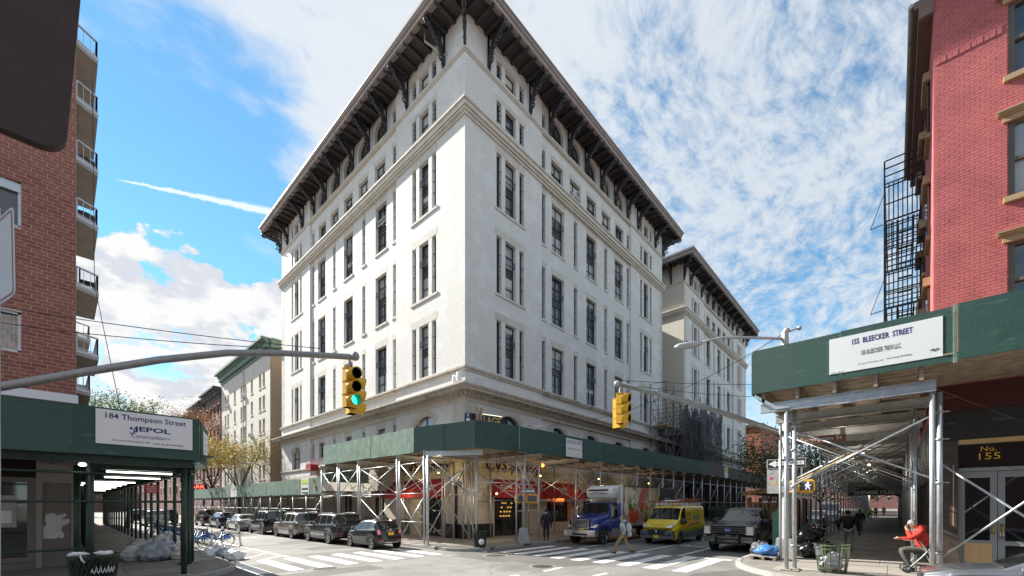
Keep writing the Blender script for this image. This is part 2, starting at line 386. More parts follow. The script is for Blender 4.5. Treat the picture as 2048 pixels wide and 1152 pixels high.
def board(ctr, right, up, w, h, t=.02):
    """a flat board as MB: front face towards right x up"""
    R, U, C = Vector(right).normalized(), Vector(up).normalized(), Vector(ctr); N = R.cross(U)
    m = MB(); vs = []
    for d in (-t, 0):
        for i, j in ((-1, -1), (1, -1), (1, 1), (-1, 1)): vs.append(tuple(C + R * (i * w / 2) + U * (j * h / 2) + N * d))
    m.add(vs, [(3, 2, 1, 0), (4, 5, 6, 7), (0, 1, 5, 4), (1, 2, 6, 5), (2, 3, 7, 6), (3, 0, 4, 7)])
    return m
UP = (0, 0, 1)
# ------------------------------------------------------------------ ground, roads, pavements
m = MB(); m.box(-900, 1200, -900, 1200, -.6, -.03); m.build('ground', CONC_B, kind='structure')
m = MB(); N_ = 60
m.box(-60, 420, 0, 18, -.02, 0); m.build('road', ASPHALT, kind='structure')
m = MB(); m.box(0, 16, 18, 330, -.02, 0); m.box(0, 16, -60, 0, -.02, 0); m.build('road', ASPHALT, kind='structure')
def corner_poly(cx, cy, sx, sy, r, ex, ey):
    """pavement outline whose rounded corner sits at (cx, cy) and which reaches to ex, ey (sx, sy = side it lies on)"""
    pts = []
    for i in range(9):
        t = pi / 2 * i / 8
        pts.append((cx + sx * r * (1 - sin(t)), cy + sy * r * (1 - cos(t))))
    return pts + [(cx, ey), (ex, ey), (ex, cy)]      # starts on the x-running kerb ... ends on y-running kerb
def pavement(cx, cy, sx, sy, r, ex, ey, slabs):
    pts = corner_poly(cx, cy, sx, sy, r, ex, ey)
    root = thing('pavement', kind='structure', loc=(cx, cy, 0))
    m = MB(); m.prism([(x + sx * .16 * (x < 1e9), y + sy * .16) for x, y in pts], lambda u, v, t: (u, v, t), -.1, .138); m.build('base', CONC_B, root)
    ring = [(ex, cy)] + pts[:9] + [(cx, ey)]
    m = MB()
    inner = []
    for i, (x, y) in enumerate(ring):
        if i == 0: inner.append((x, y + sy * .17))
        elif i == len(ring) - 1: inner.append((x + sx * .17, y))
        else:
            c = Vector((cx + sx * r, cy + sy * r)); p = Vector((x, y)); d = (c - p).normalized(); q = p + d * .17; inner.append((q.x, q.y))
    # break the long kerbs into stones
    def seg(a, b, a2, b2):
        L_ = (Vector(b) - Vector(a)).length; n = max(1, min(60, int(L_ / 2.2)))
        for k in range(n):
            f0, f1 = k / n + .002, (k + 1) / n - .002
            l = lambda p, q, f: (p[0] + (q[0] - p[0]) * f, p[1] + (q[1] - p[1]) * f)
            P_ = [l(a, b, f0), l(a, b, f1), l(a2, b2, f1), l(a2, b2, f0)]
            m.prism(P_, lambda u, v, t: (u, v, t), -.1, .152)
    for i in range(len(ring) - 1): seg(ring[i], ring[i + 1], inner[i], inner[i + 1])
    m.build('curb', CURB, root)
    for (x0, x1, y0, y1, st) in slabs:
        nx, ny = max(1, round((x1 - x0) / st)), max(1, round((y1 - y0) / st)); dx_, dy_ = (x1 - x0) / nx, (y1 - y0) / ny
        b = MB(); b.box(.008, dx_ - .008, .008, dy_ - .008, -.03, 0); me = b.mesh('paving_slab', CONC)
        for i in range(nx):
            for j in range(ny):
                cxs, cys = x0 + dx_ * i, y0 + dy_ * j
                ok = True
                for (qx, qy) in ((cxs, cys), (cxs + dx_, cys), (cxs, cys + dy_), (cxs + dx_, cys + dy_)):
                    ux, uy = (qx - cx) * sx, (qy - cy) * sy
                    if ux < .18 or uy < .18 or (ux < r and uy < r and (r - ux) ** 2 + (r - uy) ** 2 > (r - .18) ** 2): ok = False
                if ok: inst(me, 'paving_slab', root, (cxs, cys, .150 + random.uniform(-.004, .004)))
    return root
pavement(12.9, 14.9, 1, 1, 1.7, 190, 330, [(13.1, 32.6, 15.08, 19.6, 1.5), (13.1, 17.0, 19.7, 31.7, 1.35)])
pavement(4.4, 15.2, -1, 1, 3.0, -40, 330, [(-4.1, 4.22, 15.4, 19.6, 1.4), (.42, 4.22, 19.6, 43.6, 1.27)])
pavement(14.5, 4.6, 1, -1, 4.0, 190, -60, [(14.7, 19.95, -4.1, 4.42, 1.42), (19.95, 41.5, -.95, 4.42, 1.34)])
# ------------------------------------------------------------------ road markings
cw = thing('crosswalk', kind='structure', loc=(8, 17, 0))
m = MB(); m.box(-.24, .24, -1.85, 1.85, .003, .007); me = m.mesh('stripe', PAINT_W)
for i in range(8): inst(me, 'stripe', cw, (4.62 + i * 1.02, 17.2 + .0 * i, 0))
cw = thing('crosswalk', kind='structure', loc=(16.5, 10, 0))
m = MB(); m.box(-2.1, 2.1, -.25, .25, .003, .007); me = m.mesh('stripe', PAINT_W)
for i in range(9): inst(me, 'stripe', cw, (16.45, 5.42 + i * 1.06, 0))
rm = thing('road_marking', kind='structure', loc=(10, 12, 0))
def line(p, q, w, name='painted_line'):
    m = MB(); a, b = Vector((*p, .006)), Vector((*q, .006)); m.beam(a, b, w, .003); m.build(name, PAINT_W, rm)
line((6.5, 44), (6.78, 19.3), .15)
for p, q in (((5.42, 24.69), (6.46, 26.06)), ((4.95, 22.07), (6.57, 23.94)), ((4.45, 19.3), (6.6, 21.75)), ((5.61, 19.15), (6.7, 20.2)), ((5.3, 27.5), (6.45, 28.8))): line(p, q, .13)
line((18.7, 7.1), (60, 7.2), .13); line((18.75, 9.12), (60, 9.3), .13); line((18.7, 6.9), (18.7, 4.9), .28); line((18.75, 12.3), (50, 12.2), .13)
line((11.26, 8.85), (12.41, 8.94), .16); line((11.6, 7.08), (12.4, 7.07), .16); line((9.0, 9.0), (10.1, 9.0), .16)
# bicycle stencil on the cycle lane
for (bx, by, rz) in ((23.9, 8.15, pi / 2), (8.2, 33.0, pi)):
    m = MB()
    for a, b in (((-.5, 0), (-.35, .35)), ((-.35, .35), (.0, .0)), ((0, 0), (.35, .3)), ((.35, .3), (-.35, .35)), ((.35, .3), (.5, 0))): m.beam((a[0], a[1], .006), (b[0], b[1], .006), .07, .003)
    for cx_ in (-.5, .5):
        for k in range(10):
            t, u = 2 * pi * k / 10, 2 * pi * (k + 1) / 10
            m.beam((cx_ + .28 * cos(t), .28 * sin(t), .006), (cx_ + .28 * cos(u), .28 * sin(u), .006), .06, .003)
    o = m.build('bicycle_stencil', PAINT_W, rm); o.location = (bx, by, 0); o.rotation_euler = (0, 0, rz); o.scale = (1.5, 1.5, 1)
IRONCOVER = M('cast_iron_cover', (.06, .05, .045), .6, .4, v=.3, s=12, bump=.5, bs=40)
CONCRING = M('concrete_collar', (.21, .20, .19), .9, v=.15)
for x, y, r, lab in ((13.3, 13.2, .48, 'rusty manhole cover in the road before the corner litter basket'), (12.13, 9.6, .42, 'manhole cover in the middle of the crossing'), (6.45, 15.0, .42, 'manhole cover beside the left crosswalk stripes')):
    t = thing('manhole_cover', lab, 'manhole cover', (x, y, 0))
    m = MB(); m.lathe([(r * .94, -.01), (r * .94, .008), (r * .5, .010), (.001, .010)], 28, (x, y, 0)); m.build('lid', IRONCOVER, t)
    m = MB(); m.lathe([(r * .97, -.01), (r * .97, .006), (r * 1.2, .005), (r * 1.2, -.01)], 28, (x, y, 0)); m.build('collar', CONCRING, t)
# ------------------------------------------------------------------ facades
def facade(mb, org, ud, nd_, W_, z0, z1, holes, n0=0.0, dep=.32, back=True, u_start=0.0):
    ud, nd_, org = Vector(ud), Vector(nd_), Vector(org)
    def P(u, z, n=0): return tuple(org + ud * u + nd_ * (n0 + n) + Vector((0, 0, z)))
    us = sorted({u_start, W_} | {h[0] for h in holes} | {h[1] for h in holes})
    zs = sorted({z0, z1} | {h[2] for h in holes} | {h[3] for h in holes})
    us = [u for u in us if u_start <= u <= W_]; zs = [z for z in zs if z0 <= z <= z1]
    for i in range(len(us) - 1):
        a, b = us[i], us[i + 1]; um = (a + b) / 2; run = None
        for j in range(len(zs) - 1):
            zm = (zs[j] + zs[j + 1]) / 2
            inh = any(h[0] < um < h[1] and h[2] < zm < h[3] for h in holes)
            if not inh:
                if run is None: run = zs[j]
            if (inh or j == len(zs) - 2) and run is not None:
                top = zs[j] if inh else zs[j + 1]
                mb.quad(P(a, run), P(b, run), P(b, top), P(a, top)); run = None
    for h in holes:
        a, b, c, d = h[:4]; rise = h[4] if len(h) > 4 else 0
        mb.quad(P(a, c), P(a, c, -dep), P(b, c, -dep), P(b, c))
        if not rise:
            mb.quad(P(a, d), P(b, d), P(b, d, -dep), P(a, d, -dep))
            mb.quad(P(a, c), P(a, d), P(a, d, -dep), P(a, c, -dep)); mb.quad(P(b, c), P(b, c, -dep), P(b, d, -dep), P(b, d))
        else:
            w = (b - a) / 2; R_ = (w * w + rise * rise) / (2 * rise); sp_ = d - rise; cz = d - R_; n = 10
            arc = []
            th0 = math.asin(min(1, w / R_)) if rise <= w else pi / 2
            for k in range(n + 1):
                t = -th0 + 2 * th0 * k / n; arc.append(((a + b) / 2 + R_ * sin(t), cz + R_ * cos(t)))
            mb.quad(P(a, c), P(a, sp_), P(a, sp_, -dep), P(a, c, -dep)); mb.quad(P(b, c), P(b, c, -dep), P(b, sp_, -dep), P(b, sp_))
            for k in range(n):
                (p, q), (r_, s_) = arc[k], arc[k + 1]
                mb.quad(P(p, q), P(r_, s_), P(r_, d), P(p, d)); mb.quad(P(p, q), P(p, q, -dep), P(r_, s_, -dep), P(r_, s_))
    return P
WIN = {}
def win_meshes(w, h, kind, glass):
    """local frame: x across, z up from the sill, +y into the wall; returns (frame mesh, [(name, mesh)])"""
    k = (round(w, 3), round(h, 3), kind, glass.name)
    if k in WIN: return WIN[k]
    dep = .32; hw = w / 2; f = .07 if w > .8 else .035; y0, y1 = dep - .07, dep + .03
    m = MB(); subs = []
    rise = {'arch': hw, 'segment': .32}.get(kind, 0)
    if rise:
        R_ = (hw * hw + rise * rise) / (2 * rise); cz = h - R_; th0 = math.asin(min(1, hw / R_)); arc = [(R_ * sin(-th0 + 2 * th0 * i / 12), cz + R_ * cos(-th0 + 2 * th0 * i / 12)) for i in range(13)]
        outl = [(-hw, 0), (hw, 0)] + [(x, z) for x, z in reversed(arc)]
        arc2 = [(x * (hw - f) / hw, z - f * .9) for x, z in arc]
        for i in range(12):
            m.prism([arc[i], arc[i + 1], arc2[i + 1], arc2[i]], lambda u, v, t: (u, t, v), y0, y1)
        m.box(-hw, -hw + f, y0, y1, f, h - rise); m.box(hw - f, hw, y0, y1, f, h - rise); m.box(-hw, hw, y0, y1, 0, f)
        m.box(-.03, .03, y0 + .01, y1, f, h - f)
        if h > 1.2: m.box(-hw + f, -.03, y0 + .01, y1, h * .5 - .03, h * .5 + .03); m.box(.03, hw - f, y0 + .01, y1, h * .5 - .03, h * .5 + .03)
        g = MB(); g.prism(outl, lambda u, v, t: (u * .97, t, v * .985 + .01), dep - .005, dep + .02); subs.append(('pane', g.mesh('pane', glass)))
    else:
        m.box(-hw, -hw + f, y0, y1, 0, h); m.box(hw - f, hw, y0, y1, 0, h); m.box(-hw + f, hw - f, y0, y1, 0, f); m.box(-hw + f, hw - f, y0, y1, h - f, h)
        def pane(z0, z1):
            g = MB(); g.box(-hw + f, hw - f, dep, dep + .02, z0, z1); subs.append(('pane', g.mesh('pane', glass)))
        if kind == 'tall':
            a, b = h * .42, h * .58                                  # two storeys: lower sash, spandrel, upper sash
            m.box(-hw + f, hw - f, y0, y1, a, a + .06); m.box(-hw + f, hw - f, y0, y1, b - .06, b)
            for z in (a * .5, b + (h - b) * .5): m.box(-hw + f, hw - f, y0 + .02, y1, z - .03, z + .03)
            if w > 1.3: m.box(-.03, .03, y0 + .01, y1, f, a); m.box(-.03, .03, y0 + .01, y1, b, h - f)
            pane(f, a); pane(b, h - f)
            s_ = MB(); s_.box(-hw + f, hw - f, dep - .03, dep + .02, a + .06, b - .06); s_.box(-hw + f, hw - f, dep - .06, dep - .03, (a + b) / 2 - .03, (a + b) / 2 + .03); subs.append(('spandrel', s_.mesh('spandrel', DFRAME)))
            r_ = MB()
            for z in (h * .70, h * .60): r_.box(-hw + .01, hw - .01, .06, .09, z, z + .035)
            nb = max(3, int(w / .14))
            for i in range(nb + 1): x = -hw + .03 + (w - .06) * i / nb; r_.box(x - .009, x + .009, .065, .085, h * .60 + .035, h * .70)
            subs.append(('railing', r_.mesh('railing', IRON)))
        elif kind == 'slot':
            m.box(-hw + f, hw - f, y0, y1, h * .46, h * .54); pane(f, h - f)
            r_ = MB()
            for z in (.3, .5, .7): r_.box(-hw + .005, hw - .005, .1, .13, h * z, h * z + .04)
            subs.append(('railing', r_.mesh('railing', IRON)))
        else:
            m.box(-hw + f, hw - f, y0 + .02, y1, h * .5 - .03, h * .5 + .03)
            if w > 1.3: m.box(-.035, .035, y0 + .01, y1, f, h - f)
            pane(f, h * .5 - .03); pane(h * .5 + .03, h - f)
    WIN[k] = (m.mesh('window', DFRAME), subs)
    return WIN[k]
SILL = {}
def place_window(parent, P, rz, n0, u0, u1, z0, z1, kind, glass=None, sill=True, lintel=True, lm=None, simple=False, lh=.42):
    me, subs = win_meshes(u1 - u0, z1 - z0, kind, glass or GLASS)
    ctr = P((u0 + u1) / 2, z0)
    o = inst(me, 'window', parent, ctr, rz)
    mats = lm or STONE_L
    if kind in ('tall', 'sash') and random.random() < .5:
        w_, h_ = u1 - u0 - .15, z1 - z0; q = random.choice((.25, .4, .55)); hi = kind == 'sash' or random.random() < .5
        top, ln = ((h_ - .07), (h_ * .38 if kind == 'tall' else h_ - .15) * q) if hi else (h_ * .42, h_ * .38 * q)
        k = ('blind', round(w_, 2), round(top, 2), round(ln, 2))
        if k not in SILL: b = MB(); b.box(-w_ / 2, w_ / 2, .312, .318, top - ln, top); SILL[k] = b.mesh('blind', BLIND)
        s_ = bpy.data.objects.new('blind', SILL[k]); COL.objects.link(s_); s_.parent = o
    for n, sm in subs:
        if simple and n == 'railing': continue
        s_ = bpy.data.objects.new(n, sm); COL.objects.link(s_); s_.parent = o
    def bx(name, w, h_, z, out):
        k = (name, round(w, 3), round(h_, 3), round(z, 3), mats.name)
        if k not in SILL: b = MB(); b.box(-w / 2, w / 2, -out, .05, z, z + h_); SILL[k] = b.mesh(name, mats)
        s_ = bpy.data.objects.new(name, SILL[k]); COL.objects.link(s_); s_.parent = o
    if sill: bx('sill', u1 - u0 + .16, .16, -.165, .07)
    if lintel and kind not in ('arch', 'segment'): bx('lintel', u1 - u0 + .2, lh, z1 - z0 + .002, .006)
    return o
def arch_stones(parent, P, u0, u1, z1, rise, th, mat, name='arch_stone'):
    w = (u1 - u0) / 2; R_ = (w * w + rise * rise) / (2 * rise); cz = z1 - R_; th0 = math.asin(min(1, w / R_)) + (.10 if rise < w * .9 else 0); n = 9
    for i in range(n):
        a, b = -th0 + 2 * th0 * i / n + .008, -th0 + 2 * th0 * (i + 1) / n - .008
        q = [((u0 + u1) / 2 + r_ * sin(t), cz + r_ * cos(t)) for r_, t in ((R_, a), (R_, b), (R_ + th, b), (R_ + th, a))]
        m = MB(); m.prism(q, lambda u, v, t: P(u, v, t), -.05, .010); m.build(name, mat, parent)
# ------------------------------------------------------------------ the white block and its twin
X0, Y0 = 17.11, 19.69
def spiral(cx, cz, r, turns, a0=0.0, n=22, sgn=1):
    return [(cx + r * (1 - .8 * i / n) * cos(a0 + sgn * turns * 2 * pi * i / n), 0, cz + r * (1 - .8 * i / n) * sin(a0 + sgn * turns * 2 * pi * i / n)) for i in range(n + 1)]
def bracket_mesh():
    m = MB()
    m.box(0, .07, -.08, .08, 0, 2.32); m.box(0, 1.62, -.07, .07, 2.24, 2.32)
    S_ = [(.09, 0, .10), (.12, 0, .45), (.22, 0, .95), (.42, 0, 1.38), (.72, 0, 1.68), (1.08, 0, 1.88), (1.42, 0, 2.05), (1.6, 0, 2.2)]
    m.tube(S_, [.05, .08, .10, .13, .14, .13, .10, .06], 8)
    m.tube([(.08, 0, .7), (.2, 0, 1.35), (.42, 0, 1.75), (.8, 0, 2.05), (1.1, 0, 2.2)], [.03, .05, .06, .05, .03], 7)
    for a in ((.30, .52, .23, 1.6, pi, 1), (.17, .17, .12, 1.5, pi, 1), (1.36, 1.83, .25, 1.7, pi / 2, -1), (.42, 2.0, .2, 1.6, 0, 1), (.24, 1.12, .15, 1.4, pi, 1), (.74, 2.05, .15, 1.5, 0, 1)):
        sp_ = spiral(*a[:5], sgn=a[5]); m.tube(sp_, [.045 - .02 * i / len(sp_) for i in range(len(sp_))], 7)
    for i, (x, z, r) in enumerate(((.20, .80, .11), (.34, .94, .12), (.50, 1.28, .13), (.66, 1.47, .15), (.86, 1.60, .16), (1.04, 1.72, .16), (1.22, 1.86, .17), (1.42, 1.98, .16), (.12, .33, .10), (.95, 1.85, .14), (.12, .02, .08))):
        m.blob((x, 0, z), (r * 1.5, r * 1.1, r * 1.25), i, .35, 2.0, 6)
    return m.mesh('bracket', IRON, True)
BRK = bracket_mesh()
b = MB(); b.box(0, 1.60, -.11, .11, 0, .20); RAFT = b.mesh('rafter', SOFFIT)
def ring(m, x0, x1, y0, y1, o, i, z0, z1):
    """rectangular band: outer offset o, inner offset i from the wall rectangle"""
    A = [(x0 - o, y0 - o), (x1 + o, y0 - o), (x1 + o, y1 + o), (x0 - o, y1 + o)]; B = [(x0 - i, y0 - i), (x1 + i, y0 - i), (x1 + i, y1 + i), (x0 - i, y1 + i)]
    n = len(m.v)
    m.add([(*p, z) for z in (z0, z1) for q in (A, B) for p in q],
          [f for k in range(4) for f in ((k, (k + 1) % 4, 4 + (k + 1) % 4, 4 + k), (8 + k, 12 + k, 12 + (k + 1) % 4, 8 + (k + 1) % 4), (k, 8 + k, 8 + (k + 1) % 4, (k + 1) % 4), (4 + k, 4 + (k + 1) % 4, 12 + (k + 1) % 4, 12 + k))])
ROWS = ((11.12, 14.75), (16.55, 20.45), (22.30, 26.05))
def side_layout(kind):
    if kind == 'bleecker': return 29.9, (4.2, 25.7), (9.95, 14.95, 19.95), (8.05, 12.45, 17.45, 21.85), [9.84 + 2.555 * i for i in range(5)], (7.7, 22.2)
    return 31.5, (4.33, 27.17), (10.25, 15.75, 21.25), (8.25, 13.0, 18.5, 23.2), [10.4 + 2.68 * i for i in range(5)], (7.85, 23.65)
def dress_side(root, org, ud, nv, rz, kind, simple=False):
    W_, TR, WD, SL, SQ, BR_ = side_layout(kind)
    wins = []                      # (u0, u1, z0, z1, kind, rise)
    trip = []
    for c in TR:
        for z0, z1 in ROWS + ((27.98, 29.55), (31.0, 32.25)):
            tall = 'tall' if z1 - z0 > 3 else 'sash'
            wins += [(c - 1.40, c - .92, z0, z1, 'slot', 0), (c - .54, c + .54, z0, z1, tall, 0), (c + .92, c + 1.40, z0, z1, 'slot', 0)]
            if z0 > 11.2: trip.append((c, z0, z1))
            else: trip.append((c, None, z1))
    for c in WD:
        for z0, z1 in ROWS: wins.append((c - .83, c + .83, z0, z1, 'tall', 0))
    for c in SL:
        for z0, z1 in ROWS: wins.append((c - .26, c + .26, z0, z1 + .1, 'slot', 0))
    for c in (SL[0], SL[-1]):
        wins += [(c - .26, c + .26, 27.98, 29.5, 'slot', 0), (c - .26, c + .26, 31.0, 32.2, 'slot', 0)]
    for c in SQ: wins += [(c - .8, c + .8, 28.02, 29.45, 'sash', 0), (c - .82, c + .82, 30.97, 32.85, 'arch', .82)]
    if kind == 'bleecker':
        for c in (4.1, 9.95, 14.95, 20.0, 25.75): wins.append((c - 1.05, c + 1.05, 6.1, 8.42, 'segment', .45))
    else:
        wins += [(4.35 - 1.3, 4.35 + 1.3, 6.1, 8.42, 'segment', .5), (27.3 - 1.15, 27.3 + 1.15, 5.95, 8.42, 'segment', .7)]
        for c in WD: wins.append((c - .62, c + .62, 6.85, 8.3, 'sash', 0))
        for c in SL: wins.append((c - .24, c + .24, 6.85, 8.35, 'slot', 0))
    H_ = [(a, b_, c, d, r) if r else (a, b_, c, d) for a, b_, c, d, k, r in wins]
    wall = MB()
    lo, hi = BR_
    outs = []
    for (ua, ub, off) in ((0, lo, 0.0), (lo, hi, -.14), (hi, W_, 0.0)):
        hs = [h for h in H_ if ua <= (h[0] + h[1]) / 2 < ub]
        for (za, zb, oo) in ((5.2, 33.2, off),):
            P = facade(wall, org, ud, nv, ub, za, zb, hs, oo, u_start=ua)
        outs.append((ua, ub, P, off))
    P0 = outs[0][2]
    for u in (lo, hi): wall.quad(P0(u, 5.2, 0), P0(u, 33.2, 0), P0(u, 33.2, -.14), P0(u, 5.2, -.14))
    wall.build('wall', WHITE_BRICK, root)
    for a, b_, c, d, k, r in wins:
        P = [p for ua, ub, p, o in outs if ua <= (a + b_) / 2 < ub][0]
        tripw = any(abs((a + b_) / 2 - t) < 1.5 for t in TR) and c > 9
        kk = k if k != 'segment' else 'segment'
        if k == 'segment':
            me_key = 'segment'
        place_window(root, P, rz, 0, a, b_, c, d, kk, sill=not tripw and not (10 < c < 11.5) and not (30 < c < 31.5), lintel=not tripw and not (k == 'slot' and False), simple=simple, lh=.5 if k == 'tall' else .38)
        if k == 'arch' : pass
        if k == 'segment': arch_stones(root, P, a, b_, d, r, .42, STONE_L)
    for c, z0, z1 in trip:
        P = P0
        def strip(name, za, zb, out):
            m = MB(); m.prism([(c - 1.55, za), (c + 1.55, za), (c + 1.55, zb), (c - 1.55, zb)], lambda u, v, t: P(u, v, t), -.03, out); m.build(name, STONE_L, root)
        strip('lintel', z1 + .003, z1 + (.5 if z1 < 27 else .32), .006)
        if z0: strip('sill', z0 - .17, z0 - .003, .07)
    # roof brackets and rafters on this side
    bz = [2.02, 6.25] + [(SQ[i] + SQ[i + 1]) / 2 for i in range(4)]
    us = [2.02, 6.25, SQ[0] - 1.25] + [(SQ[i] + SQ[i + 1]) / 2 for i in range(4)] + [SQ[4] + 1.25, W_ - 6.25, W_ - 2.02]
    out_rz = math.atan2(nv[1], nv[0])
    for u in us: inst(BRK, 'bracket', root, P0(u, 30.86, .0), out_rz)
    n = int(W_ / .83)
    for i in range(n + 1): inst(RAFT, 'rafter', root, P0(.1 + (W_ - .2) * i / n, 32.96, .0), out_rz)
    return P0, W_
def quoins(root, P, u0, sg, zs, mat=STONE_L, wa=.95, wb=.6, h=.62):
    z, k = zs[0], 0
    while z < zs[1] - .1:
        w = wa if k % 2 else wb; a, b_ = sorted((u0, u0 + sg * w))
        m = MB(); m.prism([(a, z + .01), (b_, z + .01), (b_, min(z + h, zs[1])), (a, min(z + h, zs[1]))], lambda u, v, t: P(u, v, t), -.05, .012); m.build('quoin', mat, root)
        z += h + .01; k += 1
def tower(x0, y0, x1, y1, label, sides, group):
    root = thing('apartment_block', label, 'building', (x0, y0, 0), group)
    Ps = {}
    if 'b' in sides: Ps['b'], _ = dress_side(root, (x0, y0, 0), (1, 0, 0), (0, -1, 0), 0, 'bleecker', simple='t' not in sides)
    if 't' in sides: Ps['t'], _ = dress_side(root, (x0, y0, 0), (0, 1, 0), (-1, 0, 0), -pi / 2, 'thompson')
    m = MB()
    if 't' not in sides: m.quad((x0, y0, 0), (x0, y0, 33.2), (x0, y1, 33.2), (x0, y1, 0)); m.build('side_wall', Mbrick('pale_side_brick', (.72, .67, .58), (.52, .48, .42), bw=.3, bh=.115, v=.08), root); m = MB()
    m.quad((x1, y0, 0), (x1, y1, 0), (x1, y1, 33.2), (x1, y0, 33.2)); m.quad((x0, y1, 0), (x0, y1, 33.2), (x1, y1, 33.2), (x1, y1, 0))
    m.build('rear_wall', TAN_BRICK, root)
    # belts
    def belt(name, mat, specs):
        m = MB()
        for o, za, zb in specs: ring(m, x0, x1, y0, y1, o, -.3, za, zb)
        m.build(name, mat, root)
    belt('sill_course', STONE_D, ((.10, 10.72, 10.84), (.17, 10.845, 10.98)))
    belt('string_course', STONE, ((.10, 26.62, 26.80), (.20, 26.805, 26.98), (.30, 26.985, 27.28), (.38, 27.285, 27.42)))
    belt('attic_course', STONE, ((.07, 30.58, 30.68), (.12, 30.685, 30.84)))
    belt('soffit', SOFFIT, ((1.62, 33.16, 33.24),))
    m = MB(); m.k = 0
    for o, i, za, zb, k in ((1.60, 1.40, 32.98, 33.12, 0), (1.66, 1.3, 33.125, 33.26, 1), (1.71, 1.3, 33.265, 33.44, 0), (1.76, 1.3, 33.445, 33.54, 1), (1.82, 1.3, 33.545, 33.70, 0)):
        m.k = k; ring(m, x0, x1, y0, y1, o, i, za, zb)
    m.build('gutter', [COPPER, COPPER_L], root)
    m = MB(); a, b_, c, d = (x0 - 1.7, y0 - 1.7), (x1 + 1.7, y0 - 1.7), (x1 + 1.7, y1 + 1.7), (x0 - 1.7, y1 + 1.7); e = 7
    m.add([(*p, 33.6) for p in (a, b_, c, d)] + [(x0 + e, y0 + e, 35), (x1 - e, y0 + e, 35), (x1 - e, y1 - e, 35), (x0 + e, y1 - e, 35)], [(0, 1, 5, 4), (1, 2, 6, 5), (2, 3, 7, 6), (3, 0, 4, 7), (4, 5, 6, 7)]); m.build('roof', SOFFIT, root)
    for cx_, cy_, r in ((x0, y0, -135), (x1, y0, -45), (x0, y1, 135)):
        o = inst(BRK, 'bracket', root, (cx_, cy_, 30.86), rad(r)); o.scale = (1.38, 1, 1)
    # rafters of the blind side
    if 't' not in sides:
        for i in range(12): inst(RAFT, 'rafter', root, (x0, y0 + .3 + i * .85, 32.96), pi)
        for u in (1.6, 4.6): inst(BRK, 'bracket', root, (x0, y0 + u, 30.86), pi)
    return root, Ps
T1, P1 = tower(X0, Y0, X0 + 29.9, Y0 + 31.5, 'large white brick corner block with black scrolled brackets under a wide eave', 'bt', 'twin white brick blocks')
T2, P2 = tower(53.81, Y0, 53.81 + 29.9, Y0 + 31.5, 'farther white brick block of the pair, beyond the scaffold', 'b', 'twin white brick blocks')
# main cornice with dentils, carried along both fronts and across the low link between the blocks
def cornice(root, x0, x1, y0, y1, dents):
    for nm, mt, sp_ in (('bed_moulding', STONE, ((.06, 8.82, 9.02), (.12, 9.025, 9.10))), ('dentil_band', STONE_D, ((.26, 9.105, 9.115),)), ('cornice', STONE_D, ((.34, 9.30, 9.36), (.72, 9.365, 9.50), (.80, 9.505, 9.58), (.86, 9.585, 9.68)))):
        m = MB()
        for o, a, b_ in sp_: ring(m, x0, x1, y0, y1, o, -.3, a, b_)
        m.build(nm, mt, root)
    m = MB()
    for u0, u1, f in dents:
        n = int((u1 - u0) / .26)
        for i in range(n):
            a = u0 + i * .26; f(m, a, a + .15)
    m.build('dentils', STONE, root, kind='stuff')
    m = MB(); ring(m, x0, x1, y0, y1, .14, -.3, 9.116, 9.298); m.build('frieze', STONE_D, root)
cornice(T1, X0, X0 + 29.9, Y0, Y0 + 31.5, ((X0 - .2, X0 + 30, lambda m, a, b_: m.box(a, b_, Y0 - .28, Y0 - .142, 9.12, 9.295)), (Y0 - .05, Y0 + 31.4, lambda m, a, b_: m.box(X0 - .28, X0 - .142, a, b_, 9.12, 9.295))))
cornice(T2, 53.81, 83.71, Y0, Y0 + 31.5, ((53.7, 84, lambda m, a, b_: m.box(a, b_, Y0 - .28, Y0 - .142, 9.12, 9.295)),))
quoins(T1, P1['b'], 29.88, -1, (11.1, 26.5), wa=.8, wb=.5); quoins(T1, P1['t'], 31.48, -1, (11.1, 26.5), wa=.8, wb=.5)
quoins(T1, P1['t'], 31.48, -1, (5.3, 8.7), STONE, 1.1, .7, .8); quoins(T2, P2['b'], 29.88, -1, (11.1, 26.5), wa=.8, wb=.5)
quoins(T2, P2['b'], .02, 1, (11.1, 30.4), wa=.8, wb=.5)
for P in (P1['b'], P1['t']):
    z = 5.3
    for h, w in ((1.15, 1.35), (1.15, 1.05), (1.1, 1.35)):
        m = MB(); m.prism([(0 if P is P1['b'] else .0, z), (w * .85, z), (w * .85, z + h), (0, z + h)], lambda u, v, t: P(u, v, t), -.04, .014); m.build('quoin', STONE, T1); z += h + .012
m = MB(); m.tube([(16.9 - .7, 22.6, 33.1), (16.9 - .7, 22.6, 32.6), (17.1 - .1, 21.7, 31.7), (17.15, 21.4, 31.6)], .07, 8); m.build('drain_pipe', GALV_D, T1)
# panel antennas on the ledge at the corner, with their loose cable
for i, (y, z) in enumerate(((20.35, 9.95), (19.95, 10.05))):
    t = thing('panel_antenna', ('second white antenna drum from the ledge corner, farther along Thompson' if i == 0 else 'white antenna drum nearest the ledge corner'), 'antenna', (16.85, y, 9.7))
    m = MB(); m.lathe([(.001, 0), (.16, 0), (.17, .05), (.17, .5), (.15, .55), (.001, .55)], 14, (16.85, y, z - .08)); m.build('drum', SIGNW, t, True)
    m = MB(); m.box(16.83, 16.87, y - .02, y + .02, 9.68, z - .07); m.build('stand', GALV_D, t)
m = MB(); m.tube([(17.0, 19.4, 9.75), (17.4, 19.45, 9.9), (17.7, 19.5, 10.35), (18.1, 19.55, 10.55), (18.5, 19.55, 10.4), (18.6, 19.5, 9.75)], .025, 6)
m.build('ledge_cable', SIGNW, None, True, 'loose white cable looping over the stone ledge at the building corner', 'cable')
